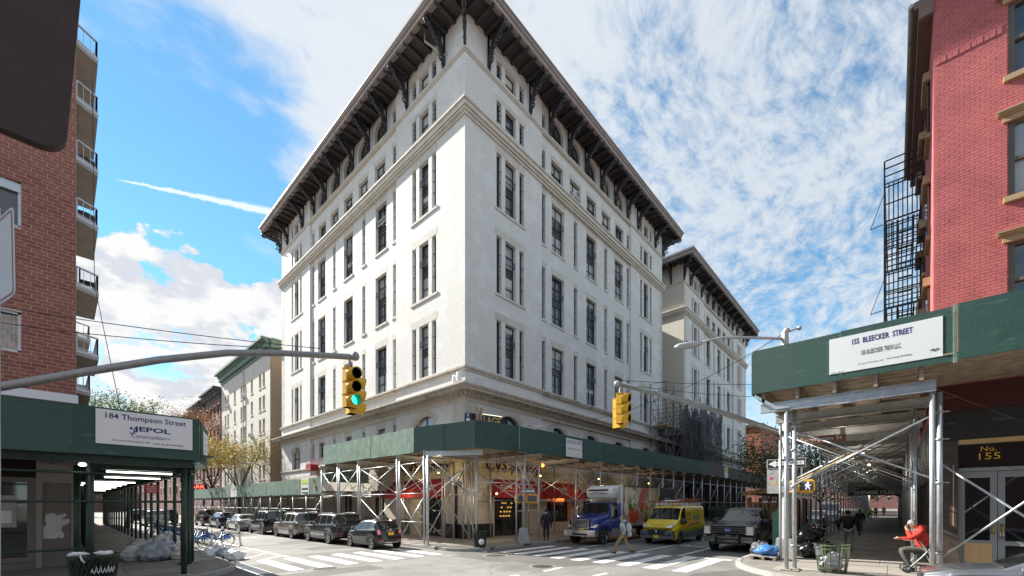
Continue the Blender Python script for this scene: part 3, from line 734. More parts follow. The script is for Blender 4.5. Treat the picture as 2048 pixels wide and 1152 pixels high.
# ground-floor base of the corner block
B1 = T1
m = MB()
Pb = facade(m, (X0, Y0, 0), (1, 0, 0), (0, -1, 0), 29.9, .1, 5.2, [(2.6, 6.0, .12, 3.3), (8.3, 11.6, .9, 3.3), (13.4, 16.6, .9, 3.3), (18.4, 21.6, .9, 3.3), (23.4, 26.6, .9, 3.3)], dep=.5)
Pt = facade(m, (X0, Y0, 0), (0, 1, 0), (-1, 0, 0), 31.5, .1, 5.2, [(2.3, 4.6, .12, 3.3), (9.5, 11.5, 1.4, 3.4), (14.8, 16.8, 1.4, 3.4), (21.0, 22.6, .12, 4.3)], dep=.5)
m.build('base_wall', TAN_BRICK, T1)
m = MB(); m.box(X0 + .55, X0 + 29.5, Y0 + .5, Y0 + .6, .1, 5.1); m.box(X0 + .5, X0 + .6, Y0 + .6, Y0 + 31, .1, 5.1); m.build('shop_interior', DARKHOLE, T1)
m = MB(); m.prism([(0, 4.15), (8.2, 4.15), (8.2, 5.75), (0, 5.75)], lambda u, v, t: Pb(u, v, t), 0, .07); m.prism([(-.07, 4.15), (8.4, 4.15), (8.4, 5.75), (-.07, 5.75)], lambda u, v, t: Pt(u, v, t), 0, .07)
m.build('sign_band', M('cream_sign_band', (.52, .44, .25), .75, v=.15, c2=(.36, .30, .18), ps=1.5), T1)
m = MB(); m.prism([(0, .12), (2.4, .12), (2.4, 1.05), (0, 1.05)], lambda u, v, t: Pb(u, v, t), 0, .09); m.prism([(-.09, .12), (1.9, .12), (1.9, 1.05), (-.09, 1.05)], lambda u, v, t: Pt(u, v, t), 0, .09)
m.build('granite_base', M('black_granite', (.03, .03, .032), .3, v=.6, s=14), T1)
m = MB(); m.prism([(0, 1.06), (1.55, 1.06), (1.55, 4.1), (0, 4.1)], lambda u, v, t: Pb(u, v, t), 0, .05); m.prism([(-.05, 1.06), (1.2, 1.06), (1.2, 4.1), (-.05, 4.1)], lambda u, v, t: Pt(u, v, t), 0, .05)
m.build('corner_pier', M('patched_plaster', (.50, .46, .40), .85, v=.14, s=1.2, c2=(.62, .60, .58), ps=.8), T1)
m = MB(); ring(m, X0, X0 + 29.9, Y0, Y0 + 31.5, .10, -.2, 5.85, 6.0); m.build('base_course', STONE, T1)
LET = M('dark_channel_letter', (.05, .014, .012), .5)
def letters(s, P, u0, u1, z0, z1, n, mat, parent, right, depth=.12, bold=.02, shear=0):
    o = text(s, P((u0 + u1) / 2, (z0 + z1) / 2, n), right, UP, abs(u1 - u0), z1 - z0, mat, parent, bold=bold, shear=shear)
    return o
text('CVS', Pb(2.75, 4.93, .085), (1, 0, 0), UP, 2.1, .92, LET, T1, bold=.045); text('/pharmacy', Pb(5.55, 4.80, .085), (1, 0, 0), UP, 3.3, .95, LET, T1, bold=.03)
text('CVS', Pt(5.9, 4.93, .085), (0, -1, 0), UP, 2.1, .92, LET, T1, bold=.045); text('/pharmacy', Pt(3.1, 4.80, .085), (0, -1, 0), UP, 3.3, .95, LET, T1, bold=.03)
# doors and shop windows
def storefront(name, P, u0, u1, z0, z1, cols, n=-.42, mats=(DFRAME, GLASS_D)):
    t = MB(); g = []
    for i in range(cols + 1):
        u = u0 + (u1 - u0 - .08) * i / cols; t.prism([(u, z0), (u + .08, z0), (u + .08, z1), (u, z1)], lambda a, b_, c: P(a, b_, c), n - .05, n + .05)
    for z in (z0, z1 - .09, z0 + (z1 - z0) * .72): t.prism([(u0, z), (u1, z), (u1, z + .08), (u0, z + .08)], lambda a, b_, c: P(a, b_, c), n - .045, n + .045)
    o = t.build(name, mats[0], T1)
    for i in range(cols):
        a, b_ = u0 + (u1 - u0) * i / cols + .06, u0 + (u1 - u0) * (i + 1) / cols - .03
        g = MB(); g.prism([(a, z0), (b_, z0), (b_, z1), (a, z1)], lambda a, b_, c: P(a, b_, c), n - .02, n); g.build('pane', mats[1], o)
storefront('shop_door', Pb, 2.6, 6.0, .13, 3.28, 3); 
for a in (8.3, 13.4, 18.4, 23.4): storefront('shop_window', Pb, a, a + 3.25, .9, 3.28, 3)
storefront('shop_door', Pt, 2.3, 4.6, .13, 3.28, 2)
for a in (9.5, 14.8): storefront('shop_window', Pt, a, a + 2.0, 1.4, 3.38, 2)
# lit shelves glimpsed through the entrance
m = MB()
for k in range(14):
    a0, z0 = 3.5 + (k * .37) % 1.2, 1.45 + (k % 4) * .3
    m.prism([(a0, z0), (a0 + .16, z0), (a0 + .16, z0 + .1), (a0, z0 + .1)], lambda a, b_, c: Pb(a, b_, c), -.38, -.36)
m.build('lit_shelf', M('lit_shelf', (.5, .3, .08), .6, emis=(1, .55, .12), es=.22, v=.9, s=9), T1)
def awning(P, u0, u1, zt, zb, out, label, right, txt_u):
    t = thing('shop_awning', label, 'awning', P((u0 + u1) / 2, zb, 0), 'red shop awnings')
    m = MB()
    m.add([P(u0, zt, .08), P(u1, zt, .08), P(u1, zb + .25, out), P(u0, zb + .25, out), P(u0, zb, out), P(u1, zb, out), P(u0, zb, .08), P(u1, zb, .08)], [(0, 1, 2, 3), (3, 2, 5, 4), (0, 3, 4, 6), (1, 7, 5, 2)])
    m.build('canvas', RED_AWN, t)
    up = (Vector(P(0, zt, .08)) - Vector(P(0, zb + .25, out))); on = lambda q: Vector(P(txt_u, zt + (zb + .25 - zt) * q, .08 + (out - .08) * q))
    text('CVS', on(.52), right, up, 1.1, .36, SIGNW, t, bold=.03, depth=.02); text('pharmacy', on(.82), right, up, 1.1, .20, SIGNW, t, depth=.02)
awning(Pb, 2.3, 6.6, 4.0, 2.75, 1.0, 'red canvas awning over the corner shop entrance on Bleecker Street', (1, 0, 0), 3.1)
awning(Pb, 7.6, 12.2, 4.0, 2.75, 1.0, 'second red awning along Bleecker, above the shop windows behind the box truck', (1, 0, 0), 9.5)
awning(Pt, 1.9, 8.2, 4.0, 2.75, 1.0, 'red canvas awning on the Thompson Street side of the corner shop', (0, -1, 0), 2.8)
t = thing('entrance_awning', 'small arched red awning over the far side door, above the low green hoarding', 'awning', Pt(21.8, 5.6))
m = MB(); arc = [(21.5 + .6 * (1 - cos(pi * k / 10)), 5.95 + .35 * sin(pi * k / 10)) for k in range(11)] + [(22.7, 5.6), (21.5, 5.6)]
m.prism(arc, lambda u, v, t_: Pt(u, v, t_), .02, .8); m.build('canvas', RED_AWN, t); text('pharmacy', Pt(22.1, 5.75, .8), (0, -1, 0), UP, .9, .18, SIGNW, t)
m = MB(); m.tube([Pt(.75, .2, .2), Pt(.75, 3.2, .2), Pt(.72, 3.55, .22), Pt(.5, 3.7, .25), Pt(.28, 3.6, .25), Pt(.24, 3.4, .25)], .13, 10)
m.build('vent_pipe', BLKPLAST, None, True, 'black gooseneck vent pipe up the corner pier', 'pipe')
for u, z, lab, cc in ((9.75, 3.0, 'glowing orange cash machine sign in the shop window behind the truck', (1, .18, .02)),):
    t = thing('window_sign', lab, 'sign', Pb(u, z, 0)); 
    m = board(Pb(u, z, .1), (1, 0, 0), UP, 1.35, .95, .06); m.build('panel', M('lit_orange_panel', (.9, .2, .03), .5, emis=cc, es=1.1), t)
    text('Santander', Pb(u + .12, z + .1, .105), (1, 0, 0), UP, .85, .2, SIGNW, t)
    m = MB(); m.blob(Pb(u - .48, z + .12, .11), (.11, .02, .14), 2, .1); m.build('flame_logo', SIGNW, t)
# marquee
t = thing('marquee_sign', 'dark marquee with bulb edge and gold lettering VILLAGE above the corner', 'sign', (17.6, 18.9, 6.3))
NAVY = M('navy_sign_face', (.025, .035, .055), .5)
m = MB(); m.beam((17.02, 19.45, 7.30), (19.35, 18.9, 7.30), .18, 1.35); m.build('board', NAVY, t)
d_ = (Vector((19.35, 18.9, 0)) - Vector((17.02, 19.45, 0))).normalized()
GOLD = M('gilt_letter', (.55, .36, .14), .5)
c0 = Vector((18.55, 19.08, 7.62)); text('ILLAGE', c0, d_, UP, 1.65, .55, GOLD, t, bold=.02, depth=.13)
m = MB()
for s_ in (-1, 1): m.beam((17.62 + s_ * .02, 19.0, 6.9), (17.62 + s_ * .22, 18.95, 8.3), .15, .14, (0, 1, 0))
m.build('letter_v', M('rusty_letter', (.42, .30, .22), .7, c2=(.22, .07, .03), ps=5, v=.2), t)
m = board(Vector((18.45, 19.05, 7.82)), d_, UP, .95, .25, .05); m.build('panel', SIGNW, t); text('Le Poisson Rouge', Vector((18.45, 19.05, 7.82)), d_, UP, .8, .1, INK, t, depth=.01)
m = MB()
for k in range(20):
    p = Vector((17.9, 19.12, 8.0)) + d_ * (k * .082); m.blob(p, (.03, .03, .03), k, 0, n=4)
m.build('bulbs', M('bulb', (.9, .85, .7), .4, emis=(1, .9, .7), es=.6), t, kind='stuff')
m = board((17.02, 19.30, 7.30), (.75, -.66, 0), UP, .42, 1.3, .1); m.build('end_panel', NAVY, t)
for k, ch in enumerate('VIL'): text(ch, Vector((17.02, 19.30, 7.80 - k * .32)), (.75, -.66, 0), UP, .2, .26, SIGNW, t, depth=.01)
# link between the blocks
lk = thing('link_building', 'low link with cornice and court behind the scaffold, between the two white blocks', 'building', (47.1, Y0, 0))
m = MB(); Pl = facade(m, (47.01, Y0, 0), (1, 0, 0), (0, -1, 0), 6.8, .1, 10.5, [(.7, 2.4, 6.1, 8.4, .45), (3.9, 5.6, 6.1, 8.4, .45)]); m.build('wall', WHITE_BRICK, lk)
for a in (.7, 3.9): place_window(lk, Pl, 0, 0, a, a + 1.7, 6.1, 8.4, 'segment')
m = MB(); m.box(47.02, 53.8, Y0 - .8, Y0 - .01, 9.36, 9.68); m.box(47.02, 53.8, Y0 - .3, Y0 - .011, 8.85, 9.355); m.build('cornice', STONE_D, lk)
m = MB(); m.box(47.02, 53.8, Y0 + 12, Y0 + 12.3, .1, 32); m.build('court_wall', TAN_BRICK, lk)
# window air conditioners and a red flower pot
for (P, u, z, lab) in ((P1['b'], 12.0, 28.05, 'window air conditioner in the second square window from the corner, below the eave'),):
    t = thing('air_conditioner', lab, 'air conditioner', P(u, z)); m = MB(); m.prism([(u, z), (u + .65, z), (u + .65, z + .45), (u, z + .45)], lambda a, b_, c: P(a, b_, c), -.25, .2); m.build('casing', SIGNW, t)
    m = MB(); m.prism([(u + .06, z + .05), (u + .59, z + .05), (u + .59, z + .4), (u + .06, z + .4)], lambda a, b_, c: P(a, b_, c), .2, .215); m.build('grille', GREYPLAST, t)
# ------------------------------------------------------------------ brick walls laid brick by brick
def lay_bricks(parent, P, u0, u1, z0, z1, bw, bh, jt, mat, holes=(), proud=.012, split=300, third=True, key=None, rot=.0):
    """individual bricks (shared meshes) over a mortar sheet, the first `split` as parts, the rest joined"""
    rows = int((z1 - z0) / bh); lst = []
    for r in range(rows):
        z = z0 + r * bh; off = ((r % 3) / 3.0 if third else (r % 2) * .5) * bw
        u = u0 - off
        while u < u1 - .01:
            a, b_ = max(u, u0), min(u + bw, u1)
            cut = [(a, b_)]
            for h in holes:
                if z + bh * .5 > h[2] and z + bh * .5 < h[3]:
                    n = []
                    for p, q in cut:
                        if q <= h[0] or p >= h[1]: n.append((p, q))
                        else:
                            if p < h[0]: n.append((p, h[0]))
                            if q > h[1]: n.append((h[1], q))
                    cut = n
            for p, q in cut:
                if q - p > .035: lst.append((p + jt / 2, q - jt / 2, z + jt / 2, z + bh - jt / 2))
            u += bw
    cache = {}
    for a, b_, c, d in lst[:split]:
        k = round(b_ - a, 2)
        pr = proud + random.uniform(-.3, .3) * proud
        m = MB(); m.prism([(a, c), (b_, c), (b_, d), (a, d)], lambda u, v, t: P(u, v, t), -.01, pr); m.build('brick', mat, parent)
    m = MB()
    for a, b_, c, d in lst[split:]:
        pr = proud + random.uniform(-.3, .3) * proud; e = random.uniform(-.0015, .0015)
        m.prism([(a, c + e), (b_, c - e), (b_, d - e), (a, d + e)], lambda u, v, t: P(u, v, t), -.01, pr)
    if lst[split:]: m.build('brickwork', mat, parent, kind='stuff')
# ------------------------------------------------------------------ 184: red-brick apartment house with balconies, left
YW = 21.3
r184 = thing('brick_apartment_house', 'red brick apartment house with stacked grey balconies, left of the street', 'building', (.41, YW, 0))
m = MB(); hol = [(-3.0, -.85, 7.33, 8.66), (-3.0, -.85, 11.47, 13.0), (-3.0, -.85, 15.6, 17.1)]
Pw = facade(m, (0, YW, 0), (1, 0, 0), (0, -1, 0), .41, 6.15, 22, hol, u_start=-9, dep=.18)
m.build('wall', MORTAR, r184)
YE = 31.2
m = MB(); m.quad((.41, YW, .1), (.41, YE, .1), (.41, YE, 22), (.41, YW, 22)); m.quad((-9, YE, .1), (.41, YE, .1), (.41, YE, 22), (-9, YE, 22)); m.quad((-9, YW, 22), (.41, YW, 22), (.41, YE, 22), (-9, YE, 22)); m.quad((-9, YW, .1), (-9, YE, .1), (-9, YE, 22), (-9, YW, 22))
m.build('side_wall', Mbrick('red_brick_side', (.27, .10, .07), (.45, .38, .33)), r184)
lay_bricks(r184, Pw, -1.35, .41, 6.16, 19.2, .36, .128, .016, BRICK_PIECE, hol, proud=.007)
m = MB(); m.box(-9, .46, YW - .06, YW - .001, 5.86, 6.15); m.build('band_course', SIGNW, r184)
CURT = M('pale_curtain', (.45, .42, .37), .9, v=.25, s=8, streak=False)
ALU = M('aluminium_frame', (.50, .51, .53), .4, .6, v=.06)
for k, (a, b_, c, d) in enumerate(hol[:2]):
    m = MB()
    for p, q, s_, t_ in ((a, b_, c, c + .07), (a, b_, d - .07, d), (b_ - .07, b_, c, d), (a, a + .07, c, d), ((a + b_) / 2 - .04, (a + b_) / 2 + .04, c, d)): m.box(p, q, YW + .08, YW + .16, s_, t_)
    if k == 1: m.box(a, b_, YW + .06, YW + .17, d - .36, d - .071)
    o = m.build('window', ALU, r184)
    g = MB(); g.box(a, b_, YW + .17, YW + .18, c, d); g.build('pane', GLASS_D, o)
    if k == 0:
        g = MB(); pts = [(-1.9 + i * .05, YW + .185 - .0) for i in range(22)]
        for i in range(20): x = -1.75 + i * .045; g.box(x, x + .044, YW + .15 + .012 * (i % 2), YW + .166, c + .08, d - .08 - .006 * (20 - i))
        g.build('curtain', CURT, o)
BALC = M('balcony_concrete', (.40, .37, .33), .85, v=.12, s=1.5); RAILM = M('balcony_rail', (.55, .56, .58), .45, .4, v=.08)
for k, (z, y0, y1, x1) in enumerate(((18.7, 21.5, 24.6, .98), (16.66, 21.5, 24.6, .98), (14.54, 21.5, 24.6, .98), (12.47, 21.5, 24.6, .98), (10.0, 21.5, 24.6, 1.0), (7.65, 21.5, 24.6, 1.0), (6.36, 21.9, 24.8, .80), (10.0, 28, 31, 1.0), (7.65, 28, 31, 1.0))):
    poly = [(.41, y0), (x1, y0 + .35), (x1, y1), (.41, y1)]
    m = MB(); m.prism(poly, lambda u, v, t: (u, v, t), z, z + .19); o = m.build('balcony', BALC, r184)
    m = MB(); m.prism([(.415, y0 - .012), (x1 + .012, y0 + .342), (x1 + .012, y0 + .40), (.415, y0 + .05)], lambda u, v, t: (u, v, t), z + .10, z + .21); m.build('slab_edge', RAILM, o)
    rp = [(.43, y0 + .05), (x1 - .03, y0 + .38), (x1 - .03, y1 - .05), (.43, y1 - .05)]
    m = MB()
    for i in range(3):
        a, b_ = Vector((*rp[i], 0)), Vector((*rp[i + 1], 0)); zt = z + .82
        m.beam((a.x, a.y, zt), (b_.x, b_.y, zt), .06, .05); m.beam((a.x, a.y, z + .27), (b_.x, b_.y, z + .27), .03, .03)
        n = max(2, int((b_ - a).length / .17))
        for j in range(n + 1):
            p = a + (b_ - a) * j / n; w = .045 if j in (0, n) else .014
            m.box(p.x - w / 2, p.x + w / 2, p.y - w / 2, p.y + w / 2, z + .19, zt)
    m.build('railing', RAILM, o)
for z, lab in ((14.73, 'round patio table on the upper balcony below the dark panel'), (12.66, 'round patio table on the balcony above the one with the chair')):
    t = thing('patio_table', lab, 'table', (.72, 22.6, z)); m = MB(); m.lathe([(.001, .60), (.36, .60), (.36, .63), (.001, .63)], 20, (.62, 22.7, z)); m.build('tabletop', GREYPLAST, t)
    m = MB(); m.tube([(.62, 22.7, z), (.62, 22.7, z + .6)], .03, 6); m.lathe([(.001, .0), (.2, .0), (.2, .02), (.001, .03)], 12, (.62, 22.7, z)); m.build('pedestal', GREYPLAST, t)
t = thing('balcony_chair', 'dark chair behind the railing of the balcony above the curved signal arm', 'chair', (.7, 22.3, 10.19)); m = MB()
m.box(.5, .9, 22.1, 22.5, 10.58, 10.62); m.build('seat', BLKPLAST, t); m = MB(); m.box(.5, .54, 22.1, 22.5, 10.62, 11.05); m.build('backrest', BLKPLAST, t)
for x, y in ((.52, 22.12), (.88, 22.12), (.52, 22.48), (.88, 22.48)): m = MB(); m.box(x - .02, x + .02, y - .02, y + .02, 10.19, 10.58); m.build('leg', BLKPLAST, t)
# ground floor
GRST = M('grey_stone_panel', (.34, .31, .28), .8, v=.08, s=1.2, bump=.1); GRD = M('brown_grey_panel', (.20, .18, .16), .85, v=.08, s=2)
m = MB(); m.box(-9, .41, YW - .0, YW + .3, 4.6, 5.86); m.box(-9, -.52, YW, YW + .3, .14, .35); m.build('lower_wall', GRD, r184)
m = MB(); m.box(-.52, -.38, YW - .05, YW + .3, .15, 4.6); m.box(.29, .41, YW - .05, YW + .3, .15, 4.6); m.box(-.38, .29, YW - .045, YW + .3, 3.05, 3.12); m.box(-.38, .29, YW - .03, YW + .3, 3.12, 4.6); m.build('pier', GRST, r184)
m = MB(); m.box(-.38, .29, YW - .01, YW + .3, .15, 3.05); m.build('pier_panel', GRD, r184)
POST_T = M('torn_poster_paper', (.62, .60, .57), .9, v=.08, s=8)
m = MB(); m.prism([(-.36, 1.15), (-.1, 1.12), (.0, 1.18), (.08, 1.10), (.13, 1.25), (.05, 1.42), (.09, 1.55), (.27, 1.68), (.25, 1.80), (.05, 1.78), (.18, 1.92), (.16, 2.0), (-.05, 1.92), (-.12, 2.0), (-.3, 1.97), (-.33, 1.75), (-.28, 1.7), (-.3, 1.58), (-.37, 1.55)], lambda u, v, t: (u, t, v), YW - .02, YW - .011); m.build('torn_poster', POST_T, r184)
m = MB()
for a, b_, c, d in ((-3.2, -.52, .36, .55), (-3.2, -.52, 3.05, 3.2), (-.72, -.52, .55, 3.05), (-2.5, -2.35, .55, 3.05)): m.box(a, b_, YW - .03, YW + .12, c, d)
o = m.build('shop_window', GRD, r184); m = MB(); m.box(-3.2, -.72, YW + .06, YW + .08, .55, 3.05); m.build('pane', GLASS_D, o)
m = MB(); m.box(-2.2, -.95, YW + .035, YW + .055, 1.55, 2.6); m.build('paper_sheet', M('grey_paper', (.42, .43, .42), .9, v=.12, s=3), o)
m = MB(); m.box(-1.5, -1.05, YW + .02, YW + .034, 1.7, 2.1); m.build('notice', SIGNW, o)
m = MB(); m.box(-3.2, -.52, YW, YW + .1, 3.2, 4.6); m.build('transom', DARKHOLE, r184)
# shop fronts under the shed along the side street
m = MB()
for i in range(7):
    y = 22.5 + i * 3.0; m.box(.41, .50, y, y + .5, .15, 4.4)
m.build('side_pier', GRD, r184, kind='stuff')
# ------------------------------------------------------------------ 155: painted red-brick corner house, right
XW, YC = 20.0, -1.0
r155 = thing('painted_brick_house', 'red painted brick corner house with brown window hoods', 'building', (XW, YC, 0))
hz_ = [(1.62, 2.9, 8.1, 10.45), (1.62, 2.9, 11.86, 14.2), (1.62, 2.9, 15.62, 17.9)]
m = MB(); P155 = facade(m, (XW, YC, 0), (0, -1, 0), (-1, 0, 0), 11, 5.4, 21, hz_, dep=.22)
m.build('wall', RED_BRICK_P, r155)
lay_bricks(r155, P155, .01, 2.6, 7.2, 17.06, .228, .099, .013, RED_BRICK_P, [(1.60, 2.95, c - .02, d + .02) for _, _, c, d in hz_], proud=.006, third=False)
m = MB()
for i in range(11): m.prism([(.02 + i * .135, 17.08), (.145 + i * .135, 17.08), (.145 + i * .135, 17.27), (.02 + i * .135, 17.27)], lambda u, v, t: P155(u, v, t), -.01, .028 + .008 * (i % 2))
m.build('header_course', RED_BRICK_P, r155, kind='stuff')
lay_bricks(r155, P155, .01, 2.6, 17.28, 20.9, .228, .099, .013, RED_BRICK_P, [(1.60, 2.95, 15.6, 17.92)], proud=.012, split=0, third=False)
RIM = MB(); RIM.box(XW + .001, 30, YC, YC + .02, 5.4, 19.6); RIM.build('street_wall', RED_BRICK_P, r155)
m = MB(); m.box(XW + .6, 30, -11, YC - .001, 5.4, 21); m.build('core', RED_BRICK_P, r155)
for a, b_, c, d in hz_:
    P = P155; m = MB()
    F_ = lambda u, v, t: P(u, v, t)
    for p, q, s_, t_ in ((a, a + .14, c, d), (b_ - .14, b_, c, d), (a + .14, b_ - .14, c, c + .09), (a + .14, b_ - .14, d - .09, d), (a + .14, b_ - .14, (c + d) / 2 - .05, (c + d) / 2 + .05)): m.prism([(p, s_), (q, s_), (q, t_), (p, t_)], F_, -.2, -.05)
    o = m.build('window', M('dark_taupe_frame', (.12, .095, .075), .6, v=.1) if 'dark_taupe_frame' not in bpy.data.materials else bpy.data.materials['dark_taupe_frame'], r155)
    m = MB(); m.prism([(a + .1, c), (b_ - .1, c), (b_ - .1, d), (a + .1, d)], F_, -.17, -.15); m.build('pane', GLASS, o)
    m = MB(); m.prism([(a + .1, c + (d - c) * .55), (b_ - .1, c + (d - c) * .55), (b_ - .1, d), (a + .1, d)], F_, -.149, -.14)
    for (n, u0, u1, z0, z1, out) in (('sill', a - .10, b_ + .1, c - .17, c - .003, .12),):
        m = MB(); m.prism([(u0, z0), (u1, z0), (u1, z1), (u0, z1)], F_, -.02, out); m.build(n, BROWN_TRIM, o)
    m = MB()
    for u0, z0, z1, out in ((a - .12, d + .003, d + .17, .08), (a - .16, d + .173, d + .22, .14), (a - .22, d + .223, d + .27, .20), (a - .25, d + .273, d + .31, .24)): m.prism([(u0, z0), (b_ + .25, z0), (b_ + .25, z1), (u0, z1)], F_, -.02, out)
    m.build('window_hood', BROWN_TRIM, o)
# hoods and sills of the street front, seen edge-on
for i, x in enumerate((22.2, 25.5, 28.4)):
    for z in (9.3, 13.05, 16.8):
        m = MB(); m.box(x - .6, x + .6, YC + .021, YC + .10, z - .9, z + 1.0); o = m.build('window', GLASS_D, r155)
        m = MB(); m.box(x - .75, x + .75, YC + .021, YC + .22, z + 1.003, z + 1.3); m.build('window_hood', BROWN_TRIM, o)
        m = MB(); m.box(x - .7, x + .7, YC + .021, YC + .14, z - 1.06, z - .903); m.build('sill', BROWN_TRIM, o)
m = MB(); m.box(XW - .1, 30.2, YC + .021, YC + .38, 18.9, 19.3); m.box(XW - .1, 30.2, YC + .021, YC + .5, 19.3, 19.55); m.build('roof_cornice', M('slate_brown_cornice', (.16, .10, .085), .6), r155)
m = MB(); m.tube([(XW - .1, YC + .56, 19.5), (30.2, YC + .56, 19.5)], .07, 8); m.build('gutter', GALV_D, r155)
# ground floor
DKG = M('charcoal_shopfront', (.028, .027, .028), .55, v=.2); GREYD = M('grey_door_paint', (.29, .305, .32), .5, v=.06)
PIERB = M('brown_pier', (.075, .055, .047), .6, v=.3, s=3)
P = P155; F_ = lambda u, v, t: P(u, v, t)
def slab(name, u0, u1, z0, z1, a, b_, mat, par=None): m = MB(); m.prism([(u0, z0), (u1, z0), (u1, z1), (u0, z1)], F_, a, b_); return m.build(name, mat, par or r155)
slab('fascia_band', -.02, 11, 4.42, 5.35, -.1, .06, DKG); slab('red_band', -.02, 11, 5.36, 6.21, -.1, .05, M('maroon_band', (.07, .014, .014), .75))
slab('corner_pier', 0, .55, .15, 4.41, -.3, .04, PIERB); slab('pier_base', -.03, .58, .15, .62, -.3, .08, PIERB)
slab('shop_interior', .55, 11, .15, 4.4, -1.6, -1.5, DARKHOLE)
slab('transom_glass', .56, 11, 3.50, 4.40, -.25, -.22, GLASS_D); slab('head_rail', .56, 11, 3.38, 3.495, -.3, -.12, GREYD)
slab('wood_strip', .56, 6, 4.27, 4.41, -.2, .03, PLYWOOD)
text('No.', P(1.24, 4.10, -.215), (0, -1, 0), UP, .34, .16, PLATE_Y, r155, depth=.006); text('155', P(1.26, 3.86, -.215), (0, -1, 0), UP, .46, .21, PLATE_Y, r155, depth=.006)
BRASS = M('brass', (.45, .33, .14), .3, .9)
for k, (u0, u1) in enumerate(((.57, 1.42), (1.435, 2.30), (2.32, 3.2))):
    m = MB()
    for p, q, s_, t_ in ((u0, u0 + .15, .2, 3.37), (u1 - .15, u1, .2, 3.37), (u0 + .15, u1 - .15, 3.17, 3.37), (u0 + .15, u1 - .15, .2, .45), (u0 + .15, u1 - .15, 1.0, 1.14)): m.prism([(p, s_), (q, s_), (q, t_), (p, t_)], F_, -.27, -.2)
    o = m.build('door', GREYD, r155)
    m = MB(); m.prism([(u0 + .14, .4), (u1 - .14, .4), (u1 - .14, 3.2), (u0 + .14, 3.2)], F_, -.245, -.225); m.build('pane', GLASS_D, o)
    if k == 0: m = MB(); m.prism([(u0 + .13, .42), (u1 - .11, .42), (u1 - .11, 1.05), (u0 + .13, 1.05)], F_, -.199, -.18); m.build('plywood_patch', PLYWOOD, o)
    if k < 2:
        u = u1 - .09 if k == 0 else u0 + .09
        m = MB(); m.prism([(u - .04, 1.35), (u + .04, 1.35), (u + .04, 1.68), (u - .04, 1.68)], F_, -.2, -.185); m.tube([P(u, 1.4, -.18), P(u, 1.42, -.12), P(u, 1.6, -.12), P(u, 1.63, -.18)], .014, 6); m.build('handle', BRASS, o)
t = thing('padlock', 'small steel padlock hanging on the grey double door handles', 'padlock', P(1.5, 1.18, -.12)); m = MB(); m.prism([(1.46, 1.2), (1.56, 1.2), (1.56, 1.32), (1.46, 1.32)], F_, -.19, -.13); m.build('body', CHROME, t)
m = MB(); m.tube([P(1.48, 1.32, -.16), P(1.48, 1.4, -.16), P(1.51, 1.43, -.16), P(1.54, 1.4, -.16), P(1.54, 1.32, -.16)], .01, 6); m.build('shackle', CHROME, t)
for u, lab in ((.08, None), (.16, None), (.44, None)):
    m = MB(); m.tube([P(u, 1.6, .07), P(u, 3.6, .07)], .014 if u != .08 else .03, 6); m.build('conduit', M('copper_pipe', (.5, .32, .22), .4, .6) if 'copper_pipe' not in bpy.data.materials else bpy.data.materials['copper_pipe'], r155)
# storefronts along Bleecker under the shed
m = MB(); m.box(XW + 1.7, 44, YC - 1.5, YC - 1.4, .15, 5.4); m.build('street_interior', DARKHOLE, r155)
for i in range(8):
    x = 20.6 + i * 3.0; m = MB(); m.box(x, x + .4, YC - .3, YC + .02, .15, 5.4); m.build('street_pier', PIERB, r155)
    m = MB(); m.box(x + .4, x + 3, YC - .2, YC - .15, .15, 3.2); m.build('street_window', GLASS_D, r155)
    m = MB(); m.box(x + .4, x + 3, YC - .3, YC + .03, 3.2, 5.4); m.build('street_fascia', DKG, r155)
# fire escape
fe = thing('fire_escape', 'black iron fire escape on the red house above the sidewalk shed', 'fire escape', (25.6, YC, 7))
FX0, FX1, FY = 25.5, 31.0, YC + 1.32
def rails(z0, z1, n_h, balus, name):
    m = MB()
    for k in range(n_h):
        z = z0 + (z1 - z0) * k / max(1, n_h - 1)
        for a, b_ in (((FX0, YC + .1, z), (FX0, FY, z)), ((FX0, FY, z), (FX1, FY, z)), ((FX1, FY, z), (FX1, YC + .1, z))): m.beam(a, b_, .04, .045)
    if balus:
        for i in range(9): y = YC + .1 + (FY - YC - .1) * i / 8; m.box(FX0 - .02, FX0 + .02, y - .02, y + .02, z0 - .05, z1 + .1)
        for i in range(14): x = FX0 + (FX1 - FX0) * i / 13; m.box(x - .02, x + .02, FY - .02, FY + .02, z0 - .05, z1 + .1)
    return m.build(name, IRON, fe)
rails(7.9, 9.1, 3, True, 'railing'); rails(11.25, 12.75, 3, True, 'railing'); rails(12.85, 13.9, 5, False, 'guard_rail'); rails(14.0, 15.0, 3, True, 'railing'); rails(15.2, 16.75, 3, True, 'railing'); rails(16.9, 17.95, 4, False, 'guard_rail')
for z in (7.85, 11.2, 15.12):
    for i in range(7): m = MB(); y = YC + .15 + i * .18; m.box(FX0, FX1, y, y + .05, z - .05, z); m.build('platform_slat', IRON, fe)
    m = MB(); m.beam((FX0, FY + .05, z - .02), (FX0 - .1, FY + .48, z - .12), .03, .03); m.beam((FX0 - .1, FY + .48, z - .12), (FX0, FY, z + 1.4), .025, .025); m.build('tie_rod', IRON, fe)
m = MB(); m.tube([(FX0, FY, 7.2), (FX0, FY, 17.95)], .035, 6); m.build('corner_post', IRON, fe)
